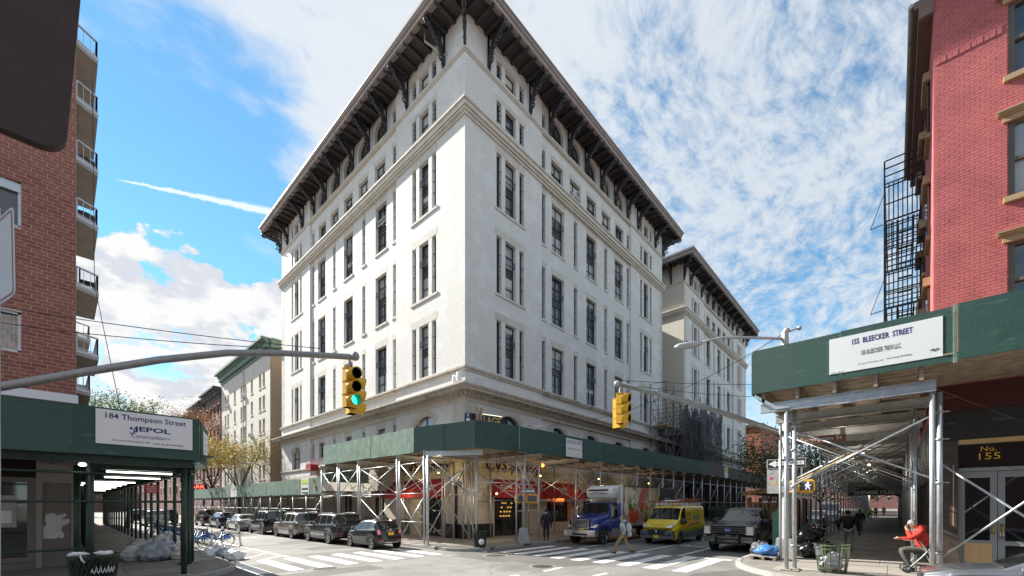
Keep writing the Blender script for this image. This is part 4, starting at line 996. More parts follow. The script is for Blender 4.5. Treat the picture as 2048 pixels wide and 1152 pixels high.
for za, zb in ((7.9, 11.2), (11.25, 15.1)):
    for s_ in (.35, .85): m = MB(); m.beam((FX0 + .5, YC + s_, zb), (FX1 - .5, YC + s_, za), .05, .14); m.build('stair_stringer', IRON, fe)
    for i in range(8): f = (i + .5) / 8; m = MB(); x, z = FX0 + .5 + (FX1 - FX0 - 1) * f, zb + (za - zb) * f; m.box(x - .1, x + .1, YC + .35, YC + .85, z, z + .02); m.build('stair_tread', IRON, fe)
# tan neighbour behind the fire escape
def block(name, label, x0, x1, y0, y1, h, wall, faces, group=None, cor=None, wmat=None, win=(1.1, 1.7), z_start=4.2, fh=3.3, pitch=2.6, trim=STONE, band=None, cols=None, out=.35):
    t = thing(name, label, 'building', (x0, y0, 0), group)
    m = MB(); 
    for f in 'xXyY':
        if f in faces: continue
        {'x': lambda: m.quad((x0, y0, 0), (x0, y1, 0), (x0, y1, h), (x0, y0, h)), 'X': lambda: m.quad((x1, y0, 0), (x1, y1, 0), (x1, y1, h), (x1, y0, h)), 'y': lambda: m.quad((x0, y0, 0), (x1, y0, 0), (x1, y0, h), (x0, y0, h)), 'Y': lambda: m.quad((x0, y1, 0), (x1, y1, 0), (x1, y1, h), (x0, y1, h))}[f]()
    m.quad((x0, y0, h), (x1, y0, h), (x1, y1, h), (x0, y1, h)); m.build('plain_wall', wall if wmat is None else wmat, t)
    w = MB()
    for f in faces:
        org, ud, nv, L_, rz = {'x': ((x0, y0, 0), (0, 1, 0), (-1, 0, 0), y1 - y0, -pi / 2), 'y': ((x0, y0, 0), (1, 0, 0), (0, -1, 0), x1 - x0, 0), 'Y': ((x0, y1, 0), (1, 0, 0), (0, 1, 0), x1 - x0, pi)}[f]
        us = (cols or {}).get(f) or [pitch * (i + .5) * (L_ / (pitch * int(L_ / pitch))) for i in range(int(L_ / pitch))]
        hs = []; z = z_start
        while z + win[1] < h - 1.6: hs += [(u - win[0] / 2, u + win[0] / 2, z, z + win[1]) for u in us]; z += fh
        P = facade(w, org, ud, nv, L_, 0, h, hs, dep=.32)
        for a, b_, c, d in hs: place_window(t, P, rz, 0, a, b_, c, d, 'sash', GLASS_D, lm=trim, lh=.25)
        if cor:
            for o_, za, zb in ((.12, h - 1.5, h - 1.1), (.3 * out / .35, h - 1.095, h - .5), (out * 1.2, h - .495, h - .25), (out * 2, h - .245, h + .05)):
                mm = MB(); mm.prism([(-o_ * .0, za), (L_, za), (L_, zb), (0, zb)], lambda u, v, q: P(u, v, q), -.02, o_); mm.build('cornice', cor, t)
    w.build('wall', wall, t)
    return t
TANP = M('tan_stone_front', (.42, .35, .27), .8, v=.1)
block('tan_house', 'tan stone house beyond the fire escape', 30.3, 44, -12, -1.2, 17, TANP, 'Y', trim=STONE)
# white apartment house with the green copper cornice
VERD = M('green_copper', (.12, .19, .15), .6, v=.25, s=3, c2=(.20, .27, .22), ps=1.5)
OFFW = M('off_white_brick_front', (.62, .585, .52), .85, v=.06, s=.8, c2=(.48, .44, .38), ps=.35)
gw = block('white_apartment_house', 'off white apartment house with green copper cornice behind the yellow tree', 17.1, 32, 55, 77, 22.2, OFFW, 'x', cor=VERD, wmat=Mbrick('brown_side_brick', (.36, .28, .21), (.30, .25, .2)), win=(.85, 1.75), z_start=2.6, fh=2.85, cols={'x': [2.3, 3.7, 7.0, 10.2, 11.6, 14.8, 18.3, 19.7]}, out=.5)
m = MB(); m.box(17.1, 24, 54.6, 54.99, 21.0, 22.2); m.build('cornice_return', VERD, gw)
m = MB(); m.tube([(16.95, 65.2, .2), (16.95, 65.2, 20.5)], .06, 6); m.build('downpipe', GALV_D, gw)
for (y, z) in ((66.6, 17.1), (58.3, 8.7), (66.6, 14.2), (75, 17.1)):
    pass
for k, (y, z, lab) in enumerate(((65.2, 16.95, 'window air conditioner near the top middle of the white apartment house'), (62.0, 11.2, 'window air conditioner half way up the white apartment house'), (73.3, 16.9, 'window air conditioner at the far upper corner of the white apartment house'))):
    t = thing('air_conditioner', lab, 'air conditioner', (17, y, z)); m = MB(); m.box(16.75, 17.2, y - .3, y + .3, z - .1, z + .42); m.build('casing', SIGNW, t); m = MB(); m.box(16.735, 16.749, y - .25, y + .25, z - .05, z + .37); m.build('grille', GREYPLAST, t)
# brownstone row farther down
BRN = Mbrick('dark_red_row_brick', (.20, .085, .07), (.22, .15, .13)); DCOR = M('dark_cornice', (.075, .07, .07), .6, v=.15)
for k, (a, b_, h, lab) in enumerate(((77.3, 87, 20.6, 'dark red row house with bracketed cornice, beside the white apartment house'), (87.2, 97, 20.0, 'middle dark red row house of the row beyond the white house'), (97.2, 110, 19.4, 'farthest dark red row house, its cornice just showing over the hoarding'))):
    t = block('row_house', lab, 17.0, 30, a, b_, h, BRN, 'x', 'dark red row houses', DCOR, win=(1.0, 1.8), z_start=3.5, fh=3.2, pitch=2.4, out=.5)
    for i in range(5): y = a + .6 + i * (b_ - a - 1.2) / 4; m = MB(); m.prism([(0, 0), (.75, 0), (.75, -.25), (.25, -.7), (0, -1.0)], lambda u, v, q, y=y: (17.0 - .55 - u * .35, y + q, h - .5 + v), -.14, .14); m.build('cornice_bracket', DCOR, t)
# red brick house at the far end of Bleecker
rb = block('brick_row_house', 'plain red brick house beyond the white blocks, behind the green tree', 96, 120, 19.7, 40, 18.3, Mbrick('orange_red_brick', (.36, .13, .075), (.34, .24, .2)), 'xy', cor=None, win=(1.5, 2.2), z_start=2.9, fh=4.1, pitch=3.6, trim=STONE, cols={'x': [3.6, 8.5, 13.5], 'y': [3, 6, 9, 12, 15, 18, 21]})
m = MB(); ring(m, 96, 120, 19.7, 40, .4, -.3, 18.1, 18.7); m.build('cornice', DCOR, rb); m = MB(); m.box(97, 98.5, 30, 31.5, 18, 21.5); m.build('chimney', BRN, rb)
block('corner_house', 'brown brick house behind the camera, mirrored in the shop glass', -16, -3.3, -30, 3.0, 15, BRN, 'x', win=(1.2, 1.9))
# street walls that close the far views
fars = (('far_building', 'pale building closing the far end of Bleecker beyond the brick house', 124, 190, 19.9, 40, 15, TANP, 'xy'), ('far_building', 'far brown building at the end of the right hand arcade', 150, 200, -30, -1, 14, BRN, 'Y'),
        ('far_building', 'dark shop row under the hoardings beyond the tan house', 44.3, 149, -14, -1.1, 13, BRN, 'Y'), ('far_building', 'pinkish building seen through the left arcade, far down Thompson', -12, 24, 190, 210, 16, BRN, 'y'),
        ('far_building', 'low dark house beyond the brick apartment house', -9, .41, 31.5, 120, 8.5, BRN, ''), ('far_building', 'long low house at the end of the dark red row', 17, 30, 110.3, 188, 15, BRN, 'x'), ('far_building', 'grey building at the vanishing end of Bleecker Street', 300, 330, -40, 60, 22, BRN, 'x'))
for n, lab, *a in fars: block(n, lab, *a, None, DCOR if a[-1] != 'x' else None, pitch=4.0, win=(1.2, 1.8), z_start=4.5)
# scaffold with dark debris netting between the two white blocks
sc = thing('scaffold_tower', 'tall steel scaffold with torn dark netting standing between the two white blocks', 'scaffold', (43, 18.5, 6.7))
STEELD = M('dark_scaffold_pipe', (.10, .09, .11), .5, .4, v=.2)
xs_ = [43.0 + 2.1 * i for i in range(10)]
tops = [15.2, 15.2, 13.4, 14.6, 15.0, 15.6, 15.8, 15.4, 15.0, 14.6]
for i, x in enumerate(xs_):
    for y in (17.6, 19.3):
        m = MB(); m.tube([(x, y, 6.6), (x, y, tops[i])], .045, 6); m.build('standard', STEELD, sc)
    z = 7.6
    while z < tops[i]: m = MB(); m.tube([(x, 17.6, z), (x, 19.3, z)], .024, 5); m.build('transom', STEELD, sc); z += .95
for i in range(9):
    a, b_ = xs_[i], xs_[i + 1]; z = 7.0
    while z + 1.9 < min(tops[i], tops[i + 1]) + .2:
        for y in (17.6, 19.3):
            m = MB(); m.tube([(a, y, z), (b_, y, z + 1.8)], .028, 5); m.build('brace', STEELD, sc); m = MB(); m.tube([(a, y, z + 1.8), (b_, y, z)], .028, 5); m.build('brace', STEELD, sc); m = MB(); m.tube([(a, y, z + 1.85), (b_, y, z + 1.85)], .022, 5); m.build('ledger', STEELD, sc)
        z += 1.9
for i, z in ((0, 10.7), (2, 10.2), (3, 10.2), (4, 9.4), (5, 9.4), (6, 9.3), (7, 9.3), (8, 9.3)):
    for k in range(4): y = 17.75 + k * .38; m = MB(); m.box(xs_[i] + .02, xs_[i + 1] - .02, y, y + .34, z, z + .06); m.build('plank', TIMBER if i else PLYWOOD, sc)
NET = bpy.data.materials.new('debris_netting'); NET.use_nodes = True; t_ = NET.node_tree; b_n = t_.nodes['Principled BSDF']; b_n.inputs['Base Color'].default_value = (.026, .022, .026, 1); b_n.inputs['Roughness'].default_value = .9
o_ = nd(t_, 'ShaderNodeTexCoord').outputs['Object']; n_ = nd(t_, 'ShaderNodeTexNoise', {'Vector': o_, 'Scale': 1.1, 'Detail': 8.0, 'Roughness': .7}).outputs[0]
t_.links.new(mth(t_, 'MULTIPLY_ADD', ramp(t_, n_, .35, .65), .42, .58), b_n.inputs['Alpha'])
def net(x0, x1, y, zb, zt, seed, nx=26, nz_=16):
    m = MB(); vs = []
    for i in range(nx + 1):
        for j in range(nz_ + 1):
            u, v = i / nx, j / nz_; x = x0 + (x1 - x0) * u
            top = zt(u) if callable(zt) else zt
            vs.append((x + .15 * noise.noise((i * .4, j * .3, seed)), y + .22 * noise.noise((i * .35, j * .35, seed + 9)), zb + (top - zb) * v + .1 * noise.noise((i * .5, 0, seed))))
    m.add(vs, [(i * (nz_ + 1) + j, (i + 1) * (nz_ + 1) + j, (i + 1) * (nz_ + 1) + j + 1, i * (nz_ + 1) + j + 1) for i in range(nx) for j in range(nz_)])
    m.build('debris_netting', NET, sc, True)
net(47.1, 53.5, 17.45, 6.8, lambda u: 12.2 + 1.6 * abs(sin(u * 7)), 3); net(52.8, 61.8, 17.42, 6.8, lambda u: 13.6 + 1.3 * abs(sin(u * 8.5)), 8); net(45.2, 52, 19.35, 6.8, 11.5, 5); net(52.0, 57, 18.6, 9.0, 13.0, 15)
for (x, z0_, n) in ((45.4, 7, 9), (49.6, 7, 8)):
    for k in range(n): m = MB(); m.box(x, x + .9, 17.7 + .1 * k, 17.9 + .1 * k, z0_ + k * .22, z0_ + k * .22 + .03); m.build('stair_tread', GALV_D, sc)
# ------------------------------------------------------------------ sidewalk sheds
def fascia_run(root, p, q, zb0, zb1, h, step, mats, out=None, t=.03, name='fascia_panel'):
    """a run of plywood panels standing on edge from p to q; joints 6 mm"""
    a, b_ = Vector((*p, 0)), Vector((*q, 0)); L_ = (b_ - a).length; n = max(1, round(L_ / step)); d = (b_ - a) / n; nrm = Vector((d.y, -d.x, 0)).normalized()
    for i in range(n):
        s, e = a + d * i, a + d * (i + 1); s = s + d.normalized() * .004; e = e - d.normalized() * .004
        z0 = zb0 + (zb1 - zb0) * (i + .5) / n + random.uniform(-.015, .015); k = random.uniform(-.006, .006)
        m = MB(); m.prism([(s.x, s.y), (e.x, e.y), (e.x + nrm.x * t, e.y + nrm.y * t), (s.x + nrm.x * t, s.y + nrm.y * t)], lambda u, v, w: (u + nrm.x * k, v + nrm.y * k, w), z0, z0 + h)
        mt = mats(i, n) if callable(mats) else mats
        o = m.build(name, mt, root)
        if name == 'fascia_panel' and h > 1.0:
            b = MB()
            for f in (.03, .5, .97):
                for zq in (.08, .36, .64, .92):
                    p_ = s + (e - s) * f; b.box(p_.x + nrm.x * (t + k) - .006, p_.x + nrm.x * (t + k) + .006, p_.y + nrm.y * (t + k) - .006, p_.y + nrm.y * (t + k) + .006, z0 + h * zq - .006, z0 + h * zq + .006)
            b.build('screw_heads', BLKPLAST, o, kind='stuff')
def post(root, x, y, z0, z1, r=.052, mat=None, plate=True, n=10):
    m = MB(); m.tube([(x, y, z0), (x, y, z1)], r, n); o = m.build('post', mat or GALV, root, True)
    if plate:
        m = MB(); m.box(x - .13, x + .13, y - .13, y + .13, z0 - .0, z0 + .025); m.build('base_plate', GALV_D, o)
        m = MB(); m.box(x - .16, x + .16, y - .16, y + .16, z0 - .005, z0 - .0005)
    return o
def pipe(root, p, q, r=.024, name='brace', mat=None):
    m = MB(); m.tube([p, q], r, 7); return m.build(name, mat or GALV, root, True)
def ibeam(root, p, q, w=.12, h=.26, name='beam', mat=None):
    p, q = Vector(p), Vector(q); m = MB(); up = Vector((0, 0, 1))
    m.beam(p, q, w * .12, h); m.beam(p + up * h * .46, q + up * h * .46, w, h * .08); m.beam(p - up * h * .46, q - up * h * .46, w, h * .08); return m.build(name, mat or GALV_D, root)
# ---- main shed round the white block's corner
ms = thing('sidewalk_shed', 'green sidewalk shed on steel pipe legs wrapping the white corner block', 'sidewalk shed', (14, 15.5, .15))
fascia_run(ms, (13.30, 31.2), (13.05, 19.2), 5.25, 5.12, 1.36, 2.4, lambda i, n: FASCIA_W if i < n else FASCIA)
fascia_run(ms, (13.05, 19.2), (13.86, 15.15), 5.12, 5.10, 1.36, 2.06, FASCIA)
fascia_run(ms, (13.86, 15.15), (16.52, 14.68), 5.10, 5.10, 1.36, 2.7, FASCIA)
fascia_run(ms, (16.53, 14.66), (18.0, 14.72), 5.10, 5.12, 1.36, 1.5, FASCIA)
fascia_run(ms, (18.0, 14.72), (47, 14.72), 5.14, 5.48, 1.34, 2.42, FASCIA)
fascia_run(ms, (47, 14.72), (112, 14.72), 5.48, 5.55, 1.32, 2.5, lambda i, n: FASCIA_B if i < 10 and i % 4 != 2 else FASCIA)
fascia_run(ms, (13.4, 31.22), (16.9, 31.22), 4.0, 4.0, 2.6, 1.7, FASCIA_W)
m = MB(); m.prism([(13.4, 31.1), (13.2, 19.2), (13.95, 15.3), (16.6, 14.82), (17.02, 14.82), (17.02, 31.1)], lambda u, v, t: (u, v, t), 5.28, 5.34); m.prism([(17.03, 14.85), (112, 14.85), (112, 19.5), (17.03, 19.5)], lambda u, v, t: (u, v, t), 5.40, 5.45); m.build('deck', TIMBER_D, ms)
outs = [16.7, 18.62, 22.4, 25.4, 28.5, 31.0, 33.4, 36.0, 38.4, 41.0, 43.6, 46.2, 48.8, 51.4, 54.0, 56.6, 59.2, 61.8, 64.4, 67, 69.6, 72.2, 74.8, 78, 81, 84, 87, 90, 94, 98, 102, 106, 110]
for i, x in enumerate(outs):
    zt = 4.95 + max(0, min(.35, (x - 18) * .012))
    post(ms, x, 15.02, .15, zt); 
    if x < 80: post(ms, x + .05, 19.0, .15, zt, .045)
    if x > 16.8: ibeam(ms, (x, 14.80, zt + .14), (x, 19.3, zt + .14))
    if i + 1 < len(outs):
        nx = outs[i + 1]
        for y in (15.02, 19.0):
            if y > 16 and x > 60: continue
            pipe(ms, (x, y, 4.55), (nx, y, 4.55), .022, 'rail'); pipe(ms, (x, y, 2.55), (nx, y, 2.55), .022, 'rail') if x > 18 or y > 16 else None
            if i % 2 == 0 or y > 16: pipe(ms, (x, y, 4.5), (nx, y, 2.6)); pipe(ms, (x, y, 2.6), (nx, y, 4.5))
        if x < 46: pipe(ms, (x, 15.02, 4.6), (x + .02, 19.0, 2.6)); pipe(ms, (x, 15.02, 2.6), (x + .02, 19.0, 4.6))
for k in range(5): y = 15.3 + k * .95; m = MB(); m.box(17.1, 80, y, y + .09, 5.2, 5.39); m.build('joist', TIMBER, ms)
# Thompson leg of the shed
ty = [(18.2, 1), (20.8, 1), (25.4, 1), (28.3, 1), (31.0, 0)]
for y, dbl in ty:
    for dy in ((-.13, .13) if dbl else (0,)):
        post(ms, 13.08, y + dy, .15, 4.85); post(ms, 16.3, y + dy, .15, 4.85, .045)
    ibeam(ms, (12.95, y, 5.0), (16.9, y, 5.0))
for i in range(4):
    a, b_ = ty[i][0] + .15, ty[i + 1][0] - .15
    for x in (13.08, 16.3):
        pipe(ms, (x, a, 4.55), (x, b_, 4.55), .022, 'rail'); pipe(ms, (x, a, 2.9), (x, b_, 2.9), .022, 'rail'); pipe(ms, (x, a, 1.35), (x, b_, 1.35), .022, 'rail') if x < 14 and i < 1 else None
        pipe(ms, (x, a, 4.6), (x, b_, 2.9)); pipe(ms, (x, a, 2.9), (x, b_, 4.6))
        if i < 2: pipe(ms, (x, a, 2.7), (x, b_, .35)); pipe(ms, (x, a, .35), (x, b_, 2.7))
    pipe(ms, (13.08, a, 4.6), (16.3, a, 2.9)); pipe(ms, (13.08, a, 2.9), (16.3, a, 4.6))
for k in range(4): x = 13.5 + k * .95; m = MB(); m.box(x, x + .09, 17.6, 31, 5.13, 5.27); m.build('joist', TIMBER, ms)
# corner bay with its pale header beam and the two long diagonals
for (x, y, z1) in ((13.02, 17.9, 4.86), (14.46, 15.74, 4.84), (15.6, 18.95, 4.8), (16.33, 18.95, 4.8)): post(ms, x, y, .15, z1)
ibeam(ms, (13.0, 18.3, 4.97), (14.62, 15.45, 4.97), .16, .26, mat=GALV)
pipe(ms, (13.05, 17.9, 4.75), (14.5, 15.7, 2.62), .03); pipe(ms, (13.05, 17.9, 2.5), (14.5, 15.7, 4.75), .03)
pipe(ms, (14.46, 15.74, 4.5), (16.7, 15.02, 4.5), .024, 'rail'); pipe(ms, (14.46, 15.74, 3.45), (16.7, 15.02, 3.45), .026, 'rail'); pipe(ms, (16.7, 15.02, 3.4), (18.62, 15.02, 3.4), .022, 'rail'); pipe(ms, (16.7, 15.02, 1.95), (18.62, 15.02, 1.95), .022, 'rail')
pipe(ms, (16.7, 15.02, 4.7), (18.62, 15.02, 2.6)); pipe(ms, (16.7, 15.02, 3.2), (18.62, 15.02, 4.7)); pipe(ms, (13.08, 18.33, 4.4), (16.3, 20.8, 1.6)); pipe(ms, (16.33, 18.95, 4.3), (13.1, 17.95, .8)); pipe(ms, (16.35, 18.95, 2.6), (14.5, 15.8, .6))
t = thing('work_lamp', 'lit orange work lamp on the outer leg of the shed over the crossing', 'lamp', (18.75, 14.9, 4.55)); m = MB(); m.blob((18.8, 14.88, 4.55), (.1, .1, .1), 1, .05, n=8); m.build('bulb', M('orange_bulb', (1, .3, .05), .3, emis=(1, .25, .03), es=2.2), t, True)
m = MB(); m.box(18.66, 18.72, 14.86, 15.0, 4.5, 4.6); m.build('bracket', GALV_D, t)
for (x, y, z, lab) in ((17.5, 17.3, 2.95, 'small warm lamp hanging left of the corner shop entrance'), (15.2, 24.5, 3.1, 'small warm lamp under the Thompson side of the shed'), (15.3, 20.0, 4.2, 'added warm lamp high under the shed beside the Thompson side shop lettering'), (21.5, 17.2, 4.2, 'added warm lamp high under the shed in front of the Bleecker shop lettering'), (28.5, 17.0, 4.3, 'added warm lamp under the shed behind the box truck'), (37.5, 17.0, 4.3, 'added warm lamp under the shed past the box truck')):  # the last four lamps are added to brighten the space under the shed
    t = thing('hanging_lamp', lab, 'lamp', (x, y, z)); m = MB(); m.blob((x, y, z), (.055, .055, .06), 2, .05, n=8); m.build('bulb', M('warm_bulb', (1, .8, .3), .3, emis=(1, .7, .22), es=1.6) if 'warm_bulb' not in bpy.data.materials else bpy.data.materials['warm_bulb'], t, True); m = MB(); m.tube([(x, y, z + .08), (x, y, 5.2)], .01, 5); m.build('cord', BLKPLAST, t)
    ld = bpy.data.lights.new('bulb_light', 'POINT'); ld.energy = 22; ld.color = (1, .78, .48); ld.shadow_soft_size = .12; lo = bpy.data.objects.new('bulb_light', ld); COL.objects.link(lo); lo.parent = t; lo.location = (-.0, -.0, -.28)
# signs on the shed
t = thing('permit_sign', 'white 160 Bleecker Street permit board fixed to the green hoarding', 'sign', (21.7, 14.65, 5.5))
m = board((21.72, 14.665, 5.80), (1, 0, 0), UP, 1.75, 1.12, .02); m.build('board', SIGNW, t)
text('160 BLEECKER STREET', (21.72, 14.665, 6.17), (1, 0, 0), UP, 1.6, .24, INK, t); text('PARKCHELSEA CONTRACTORS INC.', (21.72, 14.665, 5.74), (1, 0, 0), UP, 1.5, .10, INKB, t); text('For more information, visit www.nyc.gov/buildings', (21.72, 14.665, 5.42), (1, 0, 0), UP, 1.2, .05, INKB, t)
t = thing('poster', 'small yellow and white notice on the far right end of the hoarding', 'poster', (54, 14.6, 5.6)); m = board((53.6, 14.665, 6.1), (1, 0, 0), UP, 1.5, 1.25, .02); m.build('sheet', SIGNW, t); m = board((53.6, 14.655, 6.45), (1, 0, 0), UP, 1.3, .5, .01); m.build('print', M('yellow_print', (.75, .6, .08), .6), t)
# ---- lower shed farther along Thompson
ls = thing('low_sidewalk_shed', 'weathered low green sidewalk shed over the parked cars on Thompson Street', 'sidewalk shed', (13.3, 31.4, .15))
fascia_run(ls, (13.32, 78), (13.30, 31.5), 3.12, 3.10, 1.28, 2.4, FASCIA_W)
m = MB(); m.box(13.4, 17.0, 31.4, 78, 3.28, 3.33); m.build('deck', TIMBER_D, ls)
y = 31.4
while y < 77:
    post(ls, 13.2, y, .15, 2.95, .045); post(ls, 16.6, y, .15, 2.95, .045); ibeam(ls, (13.1, y, 3.08), (16.9, y, 3.08), .1, .2)
    for x in (13.2, 16.6): pipe(ls, (x, y, 1.95), (x, y + 2.75, 1.95), .022, 'rail')
    if int(y) % 2: pipe(ls, (13.2, y, 2.7), (13.2, y + 2.75, .8))
    y += 2.75
POSTC = M('printed_poster', (.72, .72, .66), .6, v=.04)
t = thing('poster', 'white notice board on the low green hoarding, nearer the yellow tree', 'poster', (13.2, 55, 3.9)); m = board((13.26, 54.6, 3.75), (0, -1, 0), UP, 2.4, 1.2, .02); m.build('sheet', SIGNW, t); text('NOTICE', (13.255, 54.6, 3.95), (0, -1, 0), UP, 1.2, .2, INKB, t)
t = thing('poster', 'colourful yellow green poster with black print on the low hoarding', 'poster', (13.2, 34.5, 3.9)); m = board((13.26, 34.6, 3.75), (0, -1, 0), UP, 1.5, 1.3, .02); m.build('sheet', SIGNW, t)
for k, (c, zz_, hh) in enumerate((((.62, .62, .06), 4.1, .38), ((.25, .5, .12), 3.95, .12), ((.03, .03, .03), 3.55, .16), ((.03, .03, .03), 3.25, .1))): m = board((13.255 - .002 * k, 34.6, zz_), (0, -1, 0), UP, 1.2, hh, .004); m.build('print', M('poster_ink_%d' % k, c, .6, v=.3, s=6), t)
# ---- 184 shed on the left
s4 = thing('sidewalk_shed', 'dark green sidewalk shed with lit tubes on the left corner', 'sidewalk shed', (0, 15.6, .15))
fascia_run(s4, (-5.2, 15.6), (2.9, 15.6), 3.63, 3.63, 1.26, 2.43, FASCIA)
fascia_run(s4, (2.91, 15.62), (3.42, 17.4), 3.60, 3.55, 1.26, 1.9, FASCIA)
fascia_run(s4, (3.42, 17.42), (3.5, 66), 3.55, 3.55, 1.2, 2.43, FASCIA)
m = MB(); m.box(-5.2, 3.3, 15.75, 66, 3.78, 3.83); m.build('deck', GREENSTEEL, s4)
GS = GREENSTEEL
for x, y in ((2.58, 15.95), (.56, 16.0), (-2.4, 16.0), (3.10, 18.4), (3.35, 19.3), (.35, 17.2)): post(s4, x, y, .15, 3.42, .075, GS)
y = 22.0
while y < 64: post(s4, 3.25, y, .15, 3.42, .06, GS); post(s4, .85, y + .4, .15, 3.42, .06, GS); ibeam(s4, (.5, y, 3.56), (3.4, y, 3.56), .12, .24, mat=GS); y += 2.15
ibeam(s4, (-5, 16.0, 3.55), (2.8, 16.0, 3.55), .14, .25, mat=GS); ibeam(s4, (3.1, 17.5, 3.55), (3.25, 64, 3.55), .14, .25, mat=GS); ibeam(s4, (.6, 19, 3.55), (3.4, 19, 3.55), .12, .24, mat=GS)
for z in (3.15, 2.38, 1.12): pipe(s4, (-5, 15.94, z), (.56 if z < 2 else 2.58, 15.94, z), .035, 'rail', GS)
m = MB(); m.box(-5.2, .5, 15.9, 16.3, 3.72, 3.78); m.build('timber_edge', M('ochre_timber', (.32, .20, .06), .8, v=.2), s4)
for k in range(4): x = -.2 + k * .85; m = MB(); m.box(x, x + .08, 16.2, 64, 3.66, 3.775); m.build('joist', TIMBER_D, s4)
for i, (x, y) in enumerate(((1.75, 17.6), (1.9, 21.2), (1.6, 25.8), (1.5, 28.2), (1.5, 30.8), (1.5, 33.8), (1.5, 37.5), (1.5, 42))):
    t = thing('tube_light', ('lit fluorescent tube nearest the front of the left shed' if i == 0 else None) or 'lit fluorescent tube under the left shed, %s from the front' % ('second', 'third', 'fourth', 'fifth', 'sixth', 'seventh', 'last')[i - 1], 'light', (x, y, 3.4), 'tube lights under the left shed')
    m = MB(); m.tube([(x - .78, y, 3.30), (x + .78, y, 3.30)], .022, 8); m.build('tube', LIGHT_T, t, True); m = MB(); m.box(x - .85, x + .85, y - .26, y + .26, 3.36, 3.42); m.build('fixture_shield', GREENSTEEL, t)  # box over the tube is widened to keep its light off the deck
t = thing('work_lamp', 'lit white bulkhead lamp on the green post beside the left sign', 'lamp', (.35, 15.9, 3.35)); m = MB(); m.blob((.42, 15.85, 3.36), (.08, .06, .05), 1, .05, n=8); m.build('bulb', LIGHT_T, t, True); m = MB(); m.box(.34, .58, 15.83, 15.9, 3.42, 3.47); m.build('hood', GS, t)
t = thing('permit_sign', 'white 184 Thompson Street construction sign on the dark green hoarding', 'sign', (1.7, 15.55, 4.4))
yb = 15.54; m = board((1.685, yb, 4.39), (1, 0, 0), UP, 2.06, .92, .02); m.build('board', SIGNW, t)
text('184 Thompson Street', (1.70, yb, 4.67), (1, 0, 0), UP, 1.72, .20, INK, t, bold=.012)
text('JEPOL', (1.80, yb, 4.39), (1, 0, 0), UP, .80, .18, INK, t, bold=.03); text('Construction', (1.72, yb, 4.21), (1, 0, 0), UP, .72, .12, INK, t); text('INC.', (2.16, yb, 4.20), (1, 0, 0), UP, .10, .05, INK, t)
m = MB(); m.tube([(1.43, yb - .006, 4.44), (1.40, yb - .006, 4.30), (1.36, yb - .006, 4.24), (1.33, yb - .006, 4.30)], .012, 5); m.blob((1.35, yb - .006, 4.41), (.03, .006, .035), 1, 0, n=6); m.build('emblem', INK, t)
text('For more information, visit', (1.36, yb, 4.045), (1, 0, 0), UP, .78, .065, INKB, t, shear=.3); text('www.nyc.gov/buildings.', (2.16, yb, 4.03), (1, 0, 0), UP, .70, .065, INKB, t, bold=.01)
t = thing('permit_sign', 'narrow white notice on the angled end of the left hoarding', 'sign', (3.2, 16.4, 4.2)); d_ = Vector((.51, 1.78, 0)).normalized(); m = board(Vector((3.19, 16.5, 4.2)) + Vector((.96, -.28, 0)) * .04, d_, UP, 1.2, .8, .02); m.build('board', SIGNW, t)
for k in range(3): text('NOTICE', Vector((3.19, 16.5, 4.42 - k * .2)) + Vector((.96, -.28, 0)) * .045, d_, UP, .5, .06, INKB, t)
t = thing('hanging_sign', 'small red notice hung between the green posts of the left shed', 'sign', (3.1, 23, 3)); m = board((2.55, 22.2, 2.93), (1, 0, 0), UP, .42, .33, .02); m.build('board', M('red_sign_face', (.5, .03, .03), .5), t)
for k in range(3): m = board((2.55, 22.19, 3.02 - k * .09), (1, 0, 0), UP, .3, .03, .004); m.build('print', SIGNW, t)
# ---- 155 shed on the right
s5 = thing('sidewalk_shed', 'tall green sidewalk shed with white 155 Bleecker Street board, on the right', 'sidewalk shed', (16, 0, .15))
fascia_run(s5, (16.0, 3.55), (16.0, -1.15), 6.05, 6.07, 1.45, 2.35, FASCIA)
m = MB(); m.box(15.90, 15.965, -1.22, -1.15, 6.02, 7.56); m.build('corner_trim', FASCIA_W, s5)
fascia_run(s5, (15.88, -1.23), (15.88, -8.5), 6.07, 6.15, 1.45, 2.4, FASCIA)
fascia_run(s5, (100, 3.56), (16.04, 3.56), 5.6, 6.05, 1.4, 2.4, FASCIA)
for k in range(44):
    x = 16.2 + k * .26
    if x < 27.5: m = MB(); m.box(x, x + .245, -.95, 3.45, 6.22 + random.uniform(0, .012), 6.26); m.build('plank', TIMBER, s5)
m = MB(); m.box(27.7, 100, -.95, 3.45, 6.22, 6.27); m.box(15.95, 19.99, -8.5, -.96, 6.27, 6.31); m.build('deck', TIMBER, s5)
xb = 16.22; i = 0
while xb < 100:
    ibeam(s5, (xb, 3.35, 5.55), (xb, -.85, 5.55), .14, .30, mat=GALV if i == 0 else GALV_D)
    if i:
        post(s5, xb, 3.2, .15, 5.4, .05); post(s5, xb, -.5, .15, 5.4, .05)
        if xb < 60:
            for yy in (3.2, -.5): pipe(s5, (xb, yy, 4.9), (xb + 2.45, yy, 2.9), .022); pipe(s5, (xb, yy, 2.9), (xb + 2.45, yy, 4.9), .022); pipe(s5, (xb, yy, 2.75), (xb + 2.45, yy, 2.75), .022, 'rail')
            pipe(s5, (xb, 3.2, 5.0), (xb, -.5, 3.0), .022); pipe(s5, (xb, 3.2, 3.0), (xb, -.5, 5.0), .022)
    xb += 2.45; i += 1
for k in range(5): y = -.6 + k * .95; m = MB(); m.box(16.05, 100, y, y + .09, 5.72, 6.21); m.build('joist', TIMBER, s5)
